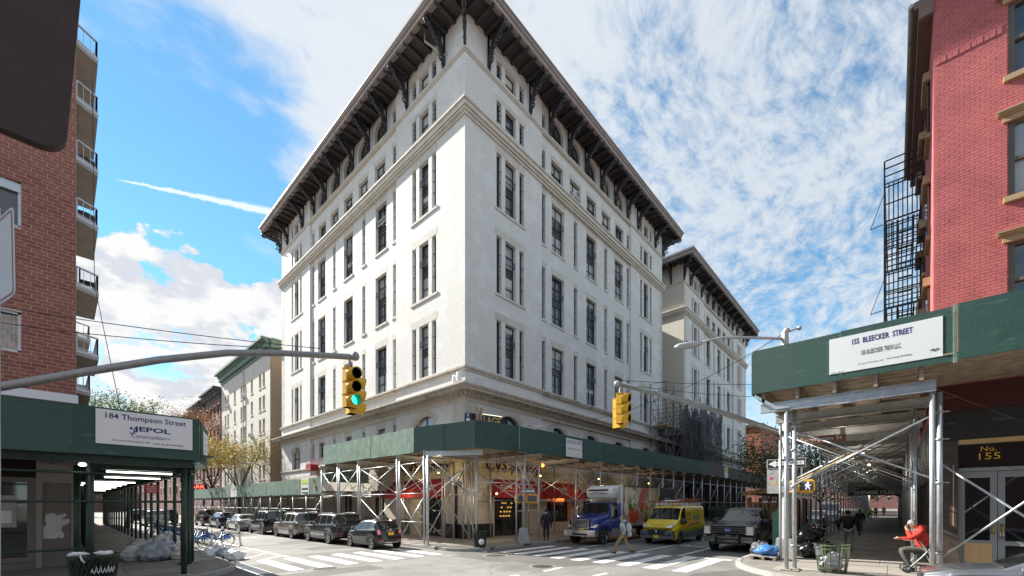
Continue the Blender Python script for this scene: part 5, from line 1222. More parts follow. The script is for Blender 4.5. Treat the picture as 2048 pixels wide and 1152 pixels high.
m = MB(); m.prism([(3.5, 6.05), (3.5, 5.95), (2.9, 5.45), (2.5, 5.45), (2.5, 5.5), (2.85, 5.55)], lambda u, v, t: (t, u, v), 16.05, 16.12); m.build('knee_bracket', GALV, s5)
for x, y in ((16.15, 2.60), (16.44, 2.42), (16.27, -.78), (16.45, -.93)): post(s5, x, y, .17, 5.4, .062, n=14)
for x, y in ((16.3, 2.5), (16.36, -.86)):
    m = MB(); m.box(x - .32, x + .32, y - .25, y + .25, .152, .172); m.build('timber_pad', TIMBER, s5)
    for z in (.95, 2.9, 4.1, 4.85): m = MB(); m.lathe([(.075, -.03), (.085, -.03), (.085, .03), (.075, .03)], 10, (x + .09, y - .06, z)); m.tube([(x + .09, y - .12, z), (x + .09, y - .26, z)], .016, 6); m.build('clamp', GALV_D, s5, True)
pipe(s5, (16.5, 2.42, 4.75), (16.42, -.86, 2.98), .028); pipe(s5, (16.4, 2.42, 2.95), (16.36, -.86, 4.82), .028)
pipe(s5, (16.48, -.95, 3.42), (16.5, -4.3, .2), .028); pipe(s5, (16.42, -.95, .84), (16.44, -4.3, 4.3), .028); post(s5, 16.4, -4.4, .17, 5.4, .062)
pipe(s5, (16.5, 2.4, 3.05), (18.67, -.5, 4.9), .026, mat=PLYWOOD); pipe(s5, (16.44, 2.42, 4.6), (20.9, -.5, 3.2), .026, mat=TIMBER)
t = thing('permit_sign', 'large white 155 Bleecker Street board on the green hoarding at right', 'sign', (15.95, .25, 6.8))
yv = (0, -1, 0); xs5 = 15.955; m = MB()
c = Vector((xs5, .25, 6.805)); up = Vector((0, 0, 1)); m = board(c, (0, -1, -.0), up, 2.42, 1.07, .015); m.build('board', SIGNW, t)
text('155  BLEECKER  STREET', (xs5, .27, 7.13), yv, UP, 1.30, .165, INK, t, bold=.022); text('155 BLEECKER TREVI LLC.', (xs5, .28, 6.76), yv, UP, .86, .135, INKB, t, bold=.012); text('For more information, visit', (xs5, .50, 6.44), yv, UP, .55, .055, INKB, t); text('www.nyc.gov/buildings', (xs5, -.10, 6.455), yv, UP, .52, .06, INKB, t, bold=.01)
m = MB()
for a, b_ in (((-.72, 6.47), (-.80, 6.50)), ((-.78, 6.44), (-.86, 6.46)), ((-.84, 6.50), (-.9, 6.47))): m.beam((xs5 - .004, a[0], a[1]), (xs5 - .004, b_[0], b_[1]), .006, .02)
m.build('scribble', INKB, t)
text('22/21 V22/2', (xs5, 1.27, 6.30), yv, UP, .30, .045, INKB, t)
# restaurant awning at the far end of the arcade
t = thing('shop_awning', 'dark awning lettered CHINESE CUISINE far down the right arcade', 'awning', (46, 1, 3)); m = MB(); m.box(45.4, 45.9, -.9, 2.9, 3.05, 4.2); m.build('canvas', DKG, t); text('CHINESE CUISINE', (45.39, .95, 3.30), yv, UP, 3.2, .28, SIGNW, t, bold=.02); text('TEOCHEW', (45.39, 1.2, 3.85), yv, UP, 1.4, .22, GALV_D, t)

for k, (x, y, lab) in enumerate(((22.4, 1.6, 'first white lamp under the deck of the right arcade'), (30.5, 1.3, 'second white lamp under the deck of the right arcade'), (39, 1.3, 'third white lamp under the deck of the right arcade'))):
    t = thing('deck_lamp', lab, 'lamp', (x, y, 5.2)); m = MB(); m.blob((x, y, 5.15), (.09, .09, .07), 2, .03, n=8); m.build('bulb', LIGHT_T, t, True); m = MB(); m.box(x - .08, x + .08, y - .08, y + .08, 5.2, 5.72); m.build('bracket', GALV_D, t)
    ld = bpy.data.lights.new('bulb_light', 'POINT'); ld.energy = 22; ld.color = (1, .93, .82); ld.shadow_soft_size = .12; lo = bpy.data.objects.new('bulb_light', ld); COL.objects.link(lo); lo.parent = t; lo.location = (0, 0, -.3)
# ------------------------------------------------------------------ vehicles
def lerp_prof(p, s):
    if s <= p[0][0]: return p[0][1]
    for (a, b), (c, d) in zip(p, p[1:]):
        if s <= c:
            f = (s - a) / (c - a) if c > a else 1
            return b + (d - b) * f
    return p[-1][1]
def paint(name, c, metal=.35, r=.28): return M(name, c, r, metal, v=.05, s=3, coat=.8)
NJ = 11
def make_car(name, label, paintm, L, Wd, belt, top, zlow, wheels, wr, front_rake=(), rear_rake=(), tumble=.80, taper_f=(.9, .16), taper_r=(.6, .10), side_win=(), shields=(), doors=(), lights=(), group=None, grille=None, plate=None, rails=False, mirror=None, clad=None, rimm=None, arch_gap=.05, extra=None, wheel_w=.22):
    """body is a closed skin over stations s (0 = nose) and NJ section points; +x is forward, origin under the centre"""
    root = thing(name, label, 'car', group=group)
    keys = {0, .04, .1, .18, L - .04, L - .1, L - .2, L}
    for a in list(side_win) + list(doors): keys |= {a[0], a[1]}
    for a in shields: keys |= {a[0], a[1]}
    for pz in (belt, top): keys |= {k[0] for k in pz}
    for l in lights: keys |= {l[1], l[2]}
    ra = wr + arch_gap
    for w in wheels: keys |= {w + ra * cos(pi * i / 10) for i in range(11)}
    n = int(L / .14); keys |= {L * i / n for i in range(n + 1)}
    st = sorted(k for k in keys if 0 <= k <= L); ss = [st[0]]
    for k in st[1:]:
        if k - ss[-1] > .012: ss.append(k)
    Hm = max(z for _, z in top)
    def width(s):
        w = Wd / 2
        if s < taper_f[0]: w *= 1 - taper_f[1] * ((1 - s / taper_f[0]) ** 2.2)
        if s > L - taper_r[0]: w *= 1 - taper_r[1] * ((1 - (L - s) / taper_r[0]) ** 2.2)
        return w
    def section(s):
        w, zb, zt = width(s), lerp_prof(belt, s), lerp_prof(top, s); zl = lerp_prof(zlow, s)
        for c in wheels:
            if abs(s - c) < ra: zl = max(zl, wr + math.sqrt(ra * ra - (s - c) ** 2) - .0)
        zl = min(zl, zb - .08); zt = max(zt, zb + .01)
        g = min(1, max(0, (zt - zb) / max(.05, Hm - zb)))
        wt = w * (.955 + (tumble - .955) * g); e = min(.075, (zt - zb) * .35)
        return [(w * .95, zl), (w * .992, zl + .28 * (zb - zl)), (w, zl + .55 * (zb - zl)), (w * .99, zl + .82 * (zb - zl)), (w * .962, zb),
                (w * .94 + (wt - w * .94) * .06, zb + (zt - zb) * .07), (w * .94 + (wt - w * .94) * .5, zb + (zt - e - zb) * .52), (wt, zt - e), (wt * .93, zt - e * .22), (wt * .55, zt + .012 * g), (0, zt + .025 * g)]
    def P(s, j, side):
        y, z = section(s)[j]; x = s
        if s < .7:
            k = (1 - s / .7) ** 1.5
            x += lerp_prof(front_rake, z) * k if front_rake else 0
            x += .16 * taper_f[1] * 4 * (y / (Wd / 2)) ** 3 * k
        if s > L - .5:
            k = (1 - (L - s) / .5) ** 1.5
            x -= lerp_prof(rear_rake, z) * k if rear_rake else 0
            x -= .10 * (y / (Wd / 2)) ** 3 * k
        return (L / 2 - x, y * side, z)
    pts = {(i, j, sd_): P(s, j, sd_) for i, s in enumerate(ss) for j in range(NJ) for sd_ in (1, -1)}
    used = set()
    def mid(i): return (ss[i] + ss[i + 1]) / 2
    def patch(nm, mat, s0, s1, j0, j1, off=.0, take=True, parent=root, sides=(1, -1), smooth=True, lbl=None):
        m = MB(); idx = {}
        for sd_ in sides:
            for i in range(len(ss) - 1):
                if not (s0 <= mid(i) <= s1): continue
                for j in range(j0, j1):
                    if (i, j, sd_) in used and take: continue
                    q = [(i, j, sd_), (i + 1, j, sd_), (i + 1, j + 1, sd_), (i, j + 1, sd_)]
                    if sd_ > 0: q.reverse()
                    a, b, c, d = (Vector(pts[k]) for k in q); nn = (c - a).cross(d - b)
                    nn = nn.normalized() * off if nn.length > 1e-9 else Vector((0, 0, 0))
                    if off:
                        m.add([tuple(v + nn) for v in (a, b, c, d)], [(0, 1, 2, 3)])
                    else:
                        f = []
                        for k in q:
                            if k not in idx: idx[k] = len(m.v); m.v.append(pts[k])
                            f.append(idx[k])
                        m.f.append(tuple(f)); m.m.append(0)
                    if take: used.add((i, j, sd_))
        if not m.f: return None
        return m.build(nm, mat, parent, smooth, lbl)
    for a, b in side_win: patch('side_window', CARGLASS, a, b, 5, 7)
    for k, (a, b) in enumerate(shields): patch('windscreen' if k == 0 else 'rear_window', CARGLASS, a, b, 8, NJ - 1)
    for nm, a, b, j0, j1, mat in lights: patch(nm, mat, a, b, j0, j1, off=.006, take=False)
    if clad: patch('sill_cladding', clad, .0, L, 0, 1, off=.004, take=False)
    for a, b in doors:
        patch('door', paintm, a + .012, b - .012, 1, 5, off=.005, take=False, smooth=True)
    body = MB(); idx = {}
    def vid(k):
        if k not in idx: idx[k] = len(body.v); body.v.append(pts[k])
        return idx[k]
    for sd_ in (1, -1):
        for i in range(len(ss) - 1):
            for j in range(NJ - 1):
                if (i, j, sd_) in used: continue
                q = [(i, j, sd_), (i + 1, j, sd_), (i + 1, j + 1, sd_), (i, j + 1, sd_)]
                if sd_ > 0: q.reverse()
                body.f.append(tuple(vid(k) for k in q)); body.m.append(0)
    for i in (0, len(ss) - 1):
        for j in range(NJ - 1): body.f.append((vid((i, j, 1)), vid((i, j + 1, 1)), vid((i, j + 1, -1)), vid((i, j, -1)))); body.m.append(0)
    bo = body.build('body', paintm, root, True)
    z0 = min(z for _, z in zlow)
    m = MB(); m.box(-L / 2 + .45, L / 2 - .75, -Wd / 2 * .84, Wd / 2 * .84, z0 + .02, lerp_prof(belt, .75) - .14); m.build('underbody', DARKHOLE, root)
    for k, w in enumerate(wheels):
        for sd_ in (1, -1):
            x, yo = L / 2 - w, Wd / 2 * .985 * sd_; yi = yo - wheel_w * sd_
            m = MB(); pr = [(wr * .62, yi), (wr * .93, yi), (wr, yi + .03 * sd_), (wr, yo - .03 * sd_), (wr * .95, yo), (wr * .70, yo - .004 * sd_), (wr * .66, yo - .035 * sd_)]
            m.lathe(pr, 22, (x, 0, wr), 'y'); o = m.build('wheel', RUBBER, root, True)
            m = MB(); yc = yo - .028 * sd_
            m.lathe([(.001, yc - .05 * sd_), (wr * .67, yc - .05 * sd_)], 20, (x, 0, wr), 'y')
            m.build('brake_disc', DARKHOLE, o)
            m = MB(); m.lathe([(wr * .68, yc - .03 * sd_), (wr * .68, yc + .012 * sd_), (wr * .60, yc + .012 * sd_), (wr * .58, yc - .02 * sd_)], 20, (x, 0, wr), 'y')
            m.lathe([(.001, yc + .02 * sd_), (wr * .16, yc + .015 * sd_), (wr * .17, yc - .02 * sd_)], 10, (x, 0, wr), 'y')
            for q in range(5):
                t = 2 * pi * q / 5 + .3
                for dt in (-.13, .13): m.beam((x + wr * .1 * cos(t), yc, wr + wr * .1 * sin(t)), (x + wr * .62 * cos(t + dt), yc, wr + wr * .62 * sin(t + dt)), .03, .03, (0, 1, 0))
            m.build('rim', rimm or ALLOY, o)
    if plate is not None:
        for x, y, z, dirx in plate:
            m = MB(); m.box(x - .012, x + .012, y - .16, y + .16, z - .08, z + .08); m.build('number_plate', PLATE_Y, root)
    if mirror:
        s, j, sz = mirror
        for sd_ in (1, -1):
            y, z = section(s)[5]; m = MB(); m.blob((L / 2 - s, (y + .11) * sd_, z + .08), (sz * .28, sz * .48, sz * .36), 3, .05, n=8); m.box(L / 2 - s - .03, L / 2 - s + .03, *sorted(((y - .03) * sd_, (y + .06) * sd_)), z + .02, z + .07); m.build('mirror', BLKPLAST if mirror[1] else paintm, root, True)
    if rails:
        for sd_ in (1, -1):
            a, b = rails; pa = [Vector(P(a + (b - a) * k / 6, 8, sd_)) + Vector((0, 0, .055 if 0 < k < 6 else .0)) for k in range(7)]
            m = MB(); m.tube(pa, .018, 6); m.build('roof_rail', IRON if rails[0] > 2 else CHROME, root, True)
    if extra: extra(root, P, section, L)
    return root
def seat_car(root, x, y, heading): root.location = (x, y, 0); root.rotation_euler = (0, 0, heading); return root
NORTH = pi / 2                                                    # up Thompson, away from the crossing
# -- small black three-door hatchback
BLACKP = paint('black_car_paint', (.012, .012, .014), .2); GREYP = paint('dark_grey_car_paint', (.05, .05, .055), .5)
def fiat_x(root, P, sec, L):
    m = MB(); m.box(-L / 2 - .015, -L / 2 + .04, -.25, .25, .93, .96); m.build('boot_handle', CHROME, root)
    m = MB(); m.blob((-L / 2 + .0, 0, 1.01), (.02, .05, .05), 1, 0, n=8); m.build('badge', CHROME, root)
    m = MB(); m.box(-L / 2 - .01, -L / 2 + .1, -.45, .45, .34, .38); m.build('bumper_trim', CHROME, root)
    for s_ in (-1, 1): m = MB(); m.box(-L / 2 - .02, -L / 2 + .06, *sorted((s_ * .40, s_ * .58)), .47, .51); m.build('reflector', LAMP_R, root); m = MB(); m.blob((-L / 2 + .10, s_ * .60, .88), (.07, .10, .13), 1, 0, n=8); m.build('tail_light', M('pink_lamp', (.80, .25, .25), .15) if 'pink_lamp' not in bpy.data.materials else bpy.data.materials['pink_lamp'], root, True)
    m = MB(); m.beam((-L / 2 + .62, 0, 1.475), (-L / 2 + .72, 0, 1.56), .015, .015); m.build('aerial', BLKPLAST, root)
c = make_car('hatchback', 'small black three-door hatchback, last of the parked line at the crosswalk', BLACKP, 3.55, 1.63, [(0, .66), (.5, .82), (1.1, .90), (2.2, .96), (3.2, 1.0), (3.55, .98)], [(0, .70), (.35, .84), (.95, 1.0), (1.55, 1.40), (1.9, 1.48), (2.75, 1.485), (3.05, 1.43), (3.42, 1.04), (3.55, 1.0)], [(0, .30), (.3, .22), (3.2, .22), (3.55, .32)], (.68, 2.98), .29,
    [(.3, .04), (.5, .0), (.85, .2), (1.0, .25)], [(.3, .05), (.5, 0), (.9, .08), (1.1, .12)], .72, (.8, .22), (.7, .17), [(1.32, 2.12), (2.2, 2.72)], [(1.02, 1.52), (3.03, 3.40)], [(1.02, 2.2)], [('tail_light', 3.36, 3.56, 2, 4, LAMP_R)], plate=[(-1.79, .0, .80, -1)], mirror=(1.2, 1, .2), extra=fiat_x)
seat_car(c, 11.55, 20.85, NORTH)
# -- dark SUV with chrome strip
def jeep_x(root, P, sec, L):
    m = MB(); m.box(-L / 2 - .012, -L / 2 + .03, -.35, .35, 1.02, 1.06); m.build('badge_strip', CHROME, root)
    for s_ in (-1, 1): m = MB(); m.box(-L / 2 + 1.42, L / 2 - 1.38, *sorted((s_ * .950, s_ * .972)), .50, .53); m.build('side_strip', CHROME, root)
    for s_ in (-1, 1): m = MB(); m.box(-L / 2 - .02, -L / 2 + .05, *sorted((s_ * .55, s_ * .74)), .48, .53); m.build('reflector', LAMP_R, root)
SUVB = [(0, .85), (.5, .98), (1.3, 1.06), (3.0, 1.10), (4.3, 1.14), (4.8, 1.10)]
def suv_top(h): return [(0, .90), (.25, 1.0), (1.35, 1.13), (2.05, h - .07), (2.5, h - .01), (3.8, h), (4.35, h - .05), (4.68, 1.16), (4.8, 1.12)]
def suv(lab, pm, h=1.76, L=4.8, W_=1.92, strip=None, rails=(1.9, 4.2), lights=None, rim=None, clad=BLKPLAST, name='suv'):
    return make_car(name, lab, pm, L, W_, SUVB, suv_top(h), [(0, .36), (.3, .28), (4.4, .28), (4.8, .42)], (.95, 3.85), .365, [(.35, .03), (.6, 0), (1.0, .10), (1.2, .12)], [(.4, .03), (.6, 0), (1.1, .05), (1.4, .10)], .78, (.9, .16), (.7, .10), [(1.75, 2.55), (2.66, 3.45), (3.53, 4.12)], [(1.42, 2.03), (4.36, 4.66)], [(1.5, 2.6), (2.62, 3.5)], lights or [('tail_light', 4.5, 4.81, 3, 5, LAMP_R)], mirror=(1.65, 1, .24), rails=rails, extra=strip, rimm=rim, clad=clad)
seat_car(suv('dark grey SUV with chrome side strip, just ahead of the small black hatchback', GREYP, strip=jeep_x), 11.5, 25.7, NORTH)
SILVERP = paint('warm_grey_car_paint', (.27, .25, .23), .6)
seat_car(suv('grey brown SUV with tall red tail lights between two dark SUVs', SILVERP, 1.74, 4.8, 1.93, lights=[('tail_light', 4.45, 4.81, 3, 5, LAMP_R)]), 11.45, 31.2, NORTH)
seat_car(suv('black SUV with roof rails, third from the crosswalk hatchback', BLACKP, 1.82, 4.7, 1.88, lights=[('tail_light', 4.6, 4.81, 3, 6, LAMP_R)]), 11.35, 36.9, NORTH)
SILV2 = paint('silver_car_paint', (.50, .50, .49), .7)
def sedan(lab, pm, name='sedan'):
    return make_car(name, lab, pm, 4.75, 1.83, [(0, .68), (.6, .80), (1.5, .90), (3.2, .95), (4.2, .98), (4.75, .90)], [(0, .72), (.4, .84), (1.35, .97), (2.05, 1.38), (2.5, 1.45), (3.1, 1.44), (3.5, 1.36), (4.15, 1.05), (4.6, 1.02), (4.75, .95)], [(0, .30), (.3, .22), (4.4, .24), (4.75, .36)], (.92, 3.75), .325, [(.3, .03), (.5, 0), (.85, .14)], [(.3, .04), (.5, 0), (.95, .06)], .74, (.9, .2), (.8, .14), [(1.72, 2.5), (2.6, 3.42)], [(1.40, 2.03), (3.5, 4.12)], [(1.45, 2.52), (2.54, 3.45)], [('tail_light', 4.5, 4.76, 3, 5, LAMP_R)], mirror=(1.65, 0, .22))
seat_car(sedan('silver sedan parked between the black SUV and a dark blue wagon', SILV2), 11.2, 43.0, NORTH)
BLUEP = paint('dark_blue_car_paint', (.025, .035, .07), .4)
seat_car(suv('dark blue compact wagon ahead of the silver sedan', BLUEP, 1.55, 4.8, 1.8, rails=False, name='wagon'), 11.1, 49.0, NORTH)
seat_car(suv('dark maroon SUV with lit tail lights at the far end of the parked line', paint('maroon_car_paint', (.05, .018, .018), .4), 1.8), 11.1, 55.2, NORTH)
BRAKE = M('lit_brake_lamp', (1, .05, .03), .3, emis=(1, .06, .03), es=3)
for k, (x, y, pm, lab) in enumerate(((6.9, 58, SILV2, 'silver car with brake lights on, first of the moving queue seen through the arcade'), (8.9, 66, BLACKP, 'black car with brake lights on in the queue, nearer the middle of the road'), (6.9, 70, GREYP, 'dark grey car farther up the queue seen through the green posts'), (8.7, 78, SILVERP, 'grey car at the far end of the queue up Thompson Street'))):
    seat_car(suv(lab, pm, 1.7, lights=[('tail_light', 4.5, 4.81, 3, 5, BRAKE)], rails=False, name='car'), x, y, NORTH)
WEST = pi
# -- grey pickup
DKP = paint('charcoal_truck_paint', (.022, .023, .026), .1)
def pick_x(root, P, sec, L):
    X = L / 2
    m = MB(); m.box(X - .12, X + .012, -.72, .72, .78, 1.16); m.build('grille', DARKHOLE, root)
    for z in (.88, .98, 1.08): m = MB(); m.box(X - .1, X + .03, -.74, .74, z - .022, z + .022); m.build('grille_bar', GREYP, root)
    m = MB(); m.lathe([(.001, .05), (.13, .045), (.14, .0)], 18, (X, 0, .98), 'x'); o = m.build('badge', M('blue_oval', (.02, .04, .2), .3), root); o.scale = (1, 1, 1)
    text('Ford', (X + .052, 0, .98), (0, 1, 0), UP, .17, .07, CHROME, root)
    for s_ in (-1, 1):
        m = MB(); m.box(X - .30, X + .02, *sorted((s_ * .72, s_ * .985)), .80, 1.14); m.build('headlight', LAMP_C, root)
        m = MB(); m.box(X - .2, X + .026, *sorted((s_ * .70, s_ * .76)), .84, 1.10); m.build('indicator', LAMP_A, root)
        m = MB(); m.box(X - .1, X + .035, *sorted((s_ * .62, s_ * .88)), .56, .66); m.build('fog_lamp', LAMP_C, root)
    m = MB(); m.box(X - .3, X + .06, -.98, .98, .46, .70); m.build('bumper', DKP, root)
    m = MB(); m.box(X - .2, X + .065, -.7, .7, .36, .47); m.build('valance', BLKPLAST, root)
    m = MB(); m.tube([(X + .12, -.48, .42), (X + .16, -.47, .70), (X + .17, -.38, .88), (X + .17, .38, .88), (X + .16, .47, .70), (X + .12, .48, .42)], .038, 8); m.tube([(X + .14, -.47, .58), (X + .14, .47, .58)], .03, 8); m.build('bull_bar', BLKPLAST, root, True)
    m = MB(); m.box(-X + .12, -X + 1.95, -.82, .82, 1.0, 1.30); m.build('cargo_bed', DARKHOLE, root)
    m = MB()
    for s_ in (-1, 1): m.box(-X + .02, -X + 1.98, *sorted((s_ * .82, s_ * .97)), 1.26, 1.335)
    m.build('bed_rail', DKP, root)
    for s_ in (-1, 1): m = MB(); m.beam((X - 1.72, s_ * .35, 1.20), (X - 1.62, s_ * -.25, 1.215), .015, .02); m.build('wiper', BLKPLAST, root)
c = make_car('pickup_truck', 'charcoal pickup truck with black bull bar parked at the right kerb', DKP, 5.6, 2.0, [(0, 1.05), (.6, 1.14), (1.6, 1.20), (3.4, 1.24), (3.65, 1.27), (5.6, 1.27)], [(0, 1.10), (.3, 1.18), (1.6, 1.29), (2.35, 1.82), (2.7, 1.93), (3.3, 1.94), (3.55, 1.86), (3.66, 1.31), (5.6, 1.30)], [(0, .48), (.4, .42), (5.1, .45), (5.6, .58)], (.98, 4.55), .40, [(.4, .03), (.6, 0), (1.1, .03), (1.2, .06)], [(.6, 0), (1.3, .02)], .80, (.6, .08), (.4, .04), [(2.0, 2.75), (2.83, 3.5)], [(1.68, 2.32)], [(1.75, 2.8), (2.82, 3.6)], [], mirror=(2.0, 1, .42), extra=pick_x, wheel_w=.27)
c['category'] = 'pickup truck'; seat_car(c, 24.75, 5.88, WEST); c.scale = (1.08, 1.09, 1.09)
# -- yellow panel van with ladder rack
YEL = bpy.data.materials.new('yellow_green_van_paint'); YEL.use_nodes = True; t_ = YEL.node_tree; b_ = t_.nodes['Principled BSDF']; b_.inputs['Roughness'].default_value = .3; b_.inputs['Coat Weight'].default_value = .6
z_ = nd(t_, 'ShaderNodeSeparateXYZ', {0: nd(t_, 'ShaderNodeTexCoord').outputs['Object']}); n_ = nd(t_, 'ShaderNodeTexNoise', {'Vector': nd(t_, 'ShaderNodeMapping', {0: nd(t_, 'ShaderNodeTexCoord').outputs['Object'], 3: (3, 3, .4)}).outputs[0], 'Scale': 6.0}).outputs[0]
f_ = mth(t_, 'MULTIPLY', ramp(t_, mth(t_, 'ADD', z_.outputs[2], mth(t_, 'MULTIPLY', n_, .5)), 1.32, .88), ramp(t_, z_.outputs[0], 1.95, 1.6)); t_.links.new(mixc(t_, f_, (.86, .62, .015), (.07, .28, .06)), b_.inputs['Base Color'])
REDS = M('red_script', (.35, .05, .03), .5); GRN = M('green_print', (.06, .22, .06), .5)
def van_x(root, P, sec, L):
    X = L / 2
    m = MB(); m.box(X - .3, X + .04, -.95, .95, .36, .80); m.build('bumper', GREYPLAST, root)
    for k, z in enumerate((.60, .70, .80)):
        for s_ in (-1, 1): m = MB(); m.box(X - .1, X + .048, *sorted((s_ * .04, s_ * .50)), z - .035, z + .035); m.build('grille_slot', DARKHOLE, root)
    m = MB(); m.box(X - .1, X + .052, -.56, .56, .84, .88); m.box(X - .1, X + .053, -.56, .56, .53, .56); m.box(X - .1, X + .054, -.035, .035, .56, .84); m.build('grille_frame', GREYP, root)
    m = MB(); m.blob((X + .05, 0, .75), (.015, .05, .07), 2, 0, n=8); m.build('badge', CHROME, root)
    for s_ in (-1, 1):
        m = MB(); m.add([(X - .02, s_ * .55, .98), (X - .05, s_ * .84, .99), (X - .22, s_ * .91, 1.05), (X - .30, s_ * .90, 1.26), (X - .17, s_ * .78, 1.20), (X - .06, s_ * .60, 1.06)], [(0, 1, 2, 3, 4, 5)]); m.build('headlight', LAMP_C, root)
        m = MB(); m.box(X - .02, X + .047, *sorted((s_ * .62, s_ * .85)), .52, .60); m.build('fog_lamp', DARKHOLE, root)
        for wx in (.95, 4.45):
            m = MB(); ar = [(wx_ * .0, 0) for wx_ in ()]
            pts_ = [(X - wx + .46 * cos(t), .35 + .46 * sin(t)) for t in [pi * i / 12 for i in range(13)]] + [(X - wx + .38 * cos(t), .35 + .38 * sin(t)) for t in [pi - pi * i / 12 for i in range(13)]]
            for i in range(12): m.prism([pts_[i], pts_[i + 1], pts_[24 - i], pts_[25 - i]], lambda u, v, q: (u, q, v), s_ * 1.0, s_ * 1.035)
            m.build('wheel_arch', GREYPLAST, root)
        m = MB(); m.box(-X + .1, X - 1.45, *sorted((s_ * 1.0, s_ * 1.025)), .40, .62); m.build('side_skirt', GREYPLAST, root)
        m = MB(); m.beam((X - 1.12, s_ * .4, 1.42), (X - 1.0, s_ * -.2, 1.40), .02, .02); m.build('wiper', BLKPLAST, root)
    sd_ = 1                                                       # driver's flank, towards the pickup
    y = 1.012
    text('Ferrini', (X - 2.35, y - .02, 1.78), (-1, 0, 0), UP, .85, .30, INK, root, shear=.3); text('AIR & HEATING', (X - 2.35, y, 1.55), (-1, 0, 0), UP, .6, .07, REDS, root); text('PRODUCTS', (X - 2.35, y, 1.42), (-1, 0, 0), UP, .6, .11, INK, root, bold=.02)
    text('718 200-5100', (X - 3.65, y - .03, 1.95), (-1, 0, 0), UP, 1.0, .12, GRN, root); text('24 HR SERVICE', (X - 3.65, y - .02, 1.80), (-1, 0, 0), UP, 1.0, .10, GRN, root); m = board((X - 3.65, y - .012, 1.52), (-1, 0, 0), UP, 1.0, .28, .01); m.build('print', M('grey_photo_print', (.28, .32, .30), .5, v=.6, s=9), root)
    m = MB(); m.tube([(X - 1.8, y, .98), (X - 2.2, y + .005, 1.06), (X - 2.6, y + .005, 1.16), (X - 3.1, y + .005, 1.14), (X - 3.5, y + .005, 1.22), (X - 4.2, y + .005, 1.24)], [.01, .035, .05, .035, .05, .02], 6); m.build('ribbon', REDS, root, True)
    for a, b in ((1.85, 3.05),): m = MB(); m.box(X - b, X - a, 1.003, 1.009, 1.25, 1.27); m.build('door_track', GREYPLAST, root)
    text('Ferrini', (X + .018 - .14, 0, 1.12), (0, 1, 0), UP, .7, .10, GRN, root)
    for s_ in (-1, 1): m = MB(); m.tube([(X - 1.9, s_ * .75, 2.30), (-X + .2, s_ * .75, 2.32)], .025, 6); m.build('roof_rail', SIGNW, root)
    for k in range(5):
        x = X - 1.9 - k * .72; m = MB(); m.box(x - .03, x + .03, -.8, .8, 2.31, 2.37); m.box(x - .03, x + .03, -.82, -.76, 2.2, 2.42); m.box(x - .03, x + .03, .76, .82, 2.2, 2.42); m.build('rack_bar', SIGNW, root)
van = make_car('panel_van', 'yellow panel van with grey bumper and roof rack of ladders, in the middle lane', YEL, 5.4, 2.02, [(0, .92), (.4, 1.02), (1.0, 1.16), (1.5, 1.22), (5.4, 1.26)], [(0, .98), (.25, 1.12), (.75, 1.33), (.95, 1.45), (1.5, 2.08), (1.75, 2.18), (2.2, 2.22), (5.1, 2.22), (5.32, 2.16), (5.4, 2.0)], [(0, .36), (.3, .28), (5.0, .34), (5.4, .42)], (.95, 4.45), .35, [(.4, .0), (.6, 0), (1.1, .08), (1.3, .12)], [(.5, 0), (2.0, .06)], .88, (.7, .14), (.3, .04), [(1.25, 2.0)], [(.90, 1.50)], [(1.1, 2.08), (2.15, 3.3)], [], mirror=(1.22, 1, .50), extra=van_x, plate=[(2.75, 0, .47, 1)], rimm=GREYPLAST)
van['category'] = 'van'; seat_car(van, 25.9, 10.05, WEST)
def ladder(lab, x0, x1, y, z, mat, wy=.4, box=True):
    t = thing('ladder', lab, 'ladder', (x0, y, z)); 
    for s_ in (-1, 1): m = MB(); m.beam((x0, y + s_ * wy / 2, z), (x1, y + s_ * wy / 2, z + .03), .035, .09); m.build('rail', mat, t)
    for k in range(int(abs(x1 - x0) / .3)): f = (k + .5) * .3 / abs(x1 - x0); m = MB(); xx = x0 + (x1 - x0) * f; m.tube([(xx, y - wy / 2, z), (xx, y + wy / 2, z)], .016, 6); m.build('rung', ALU, t)
ORL = M('orange_fibreglass', (.52, .15, .09), .5); ladder('orange fibreglass ladder lying on the yellow van roof rack, nearest the street', 23.0, 28.3, 9.55, 2.44, ORL); ladder('second orange ladder stacked higher at the back of the van roof rack', 25.6, 28.5, 9.6, 2.60, ORL); ladder('long ladder sticking out over the windscreen side of the yellow van', 22.6, 27.0, 10.5, 2.46, ORL)
t = thing('conduit_tube', 'white plastic tube carrier across the middle of the van roof rack', 'tube', (25.3, 9.95, 2.45)); m = MB(); m.tube([(24.0, 9.95, 2.48), (26.2, 9.95, 2.48)], .09, 10); m.build('tube', SIGNW, t, True); m = MB(); m.tube([(23.9, 9.95, 2.48), (24.0, 9.95, 2.48)], .10, 10); m.build('cap', GREYPLAST, t)
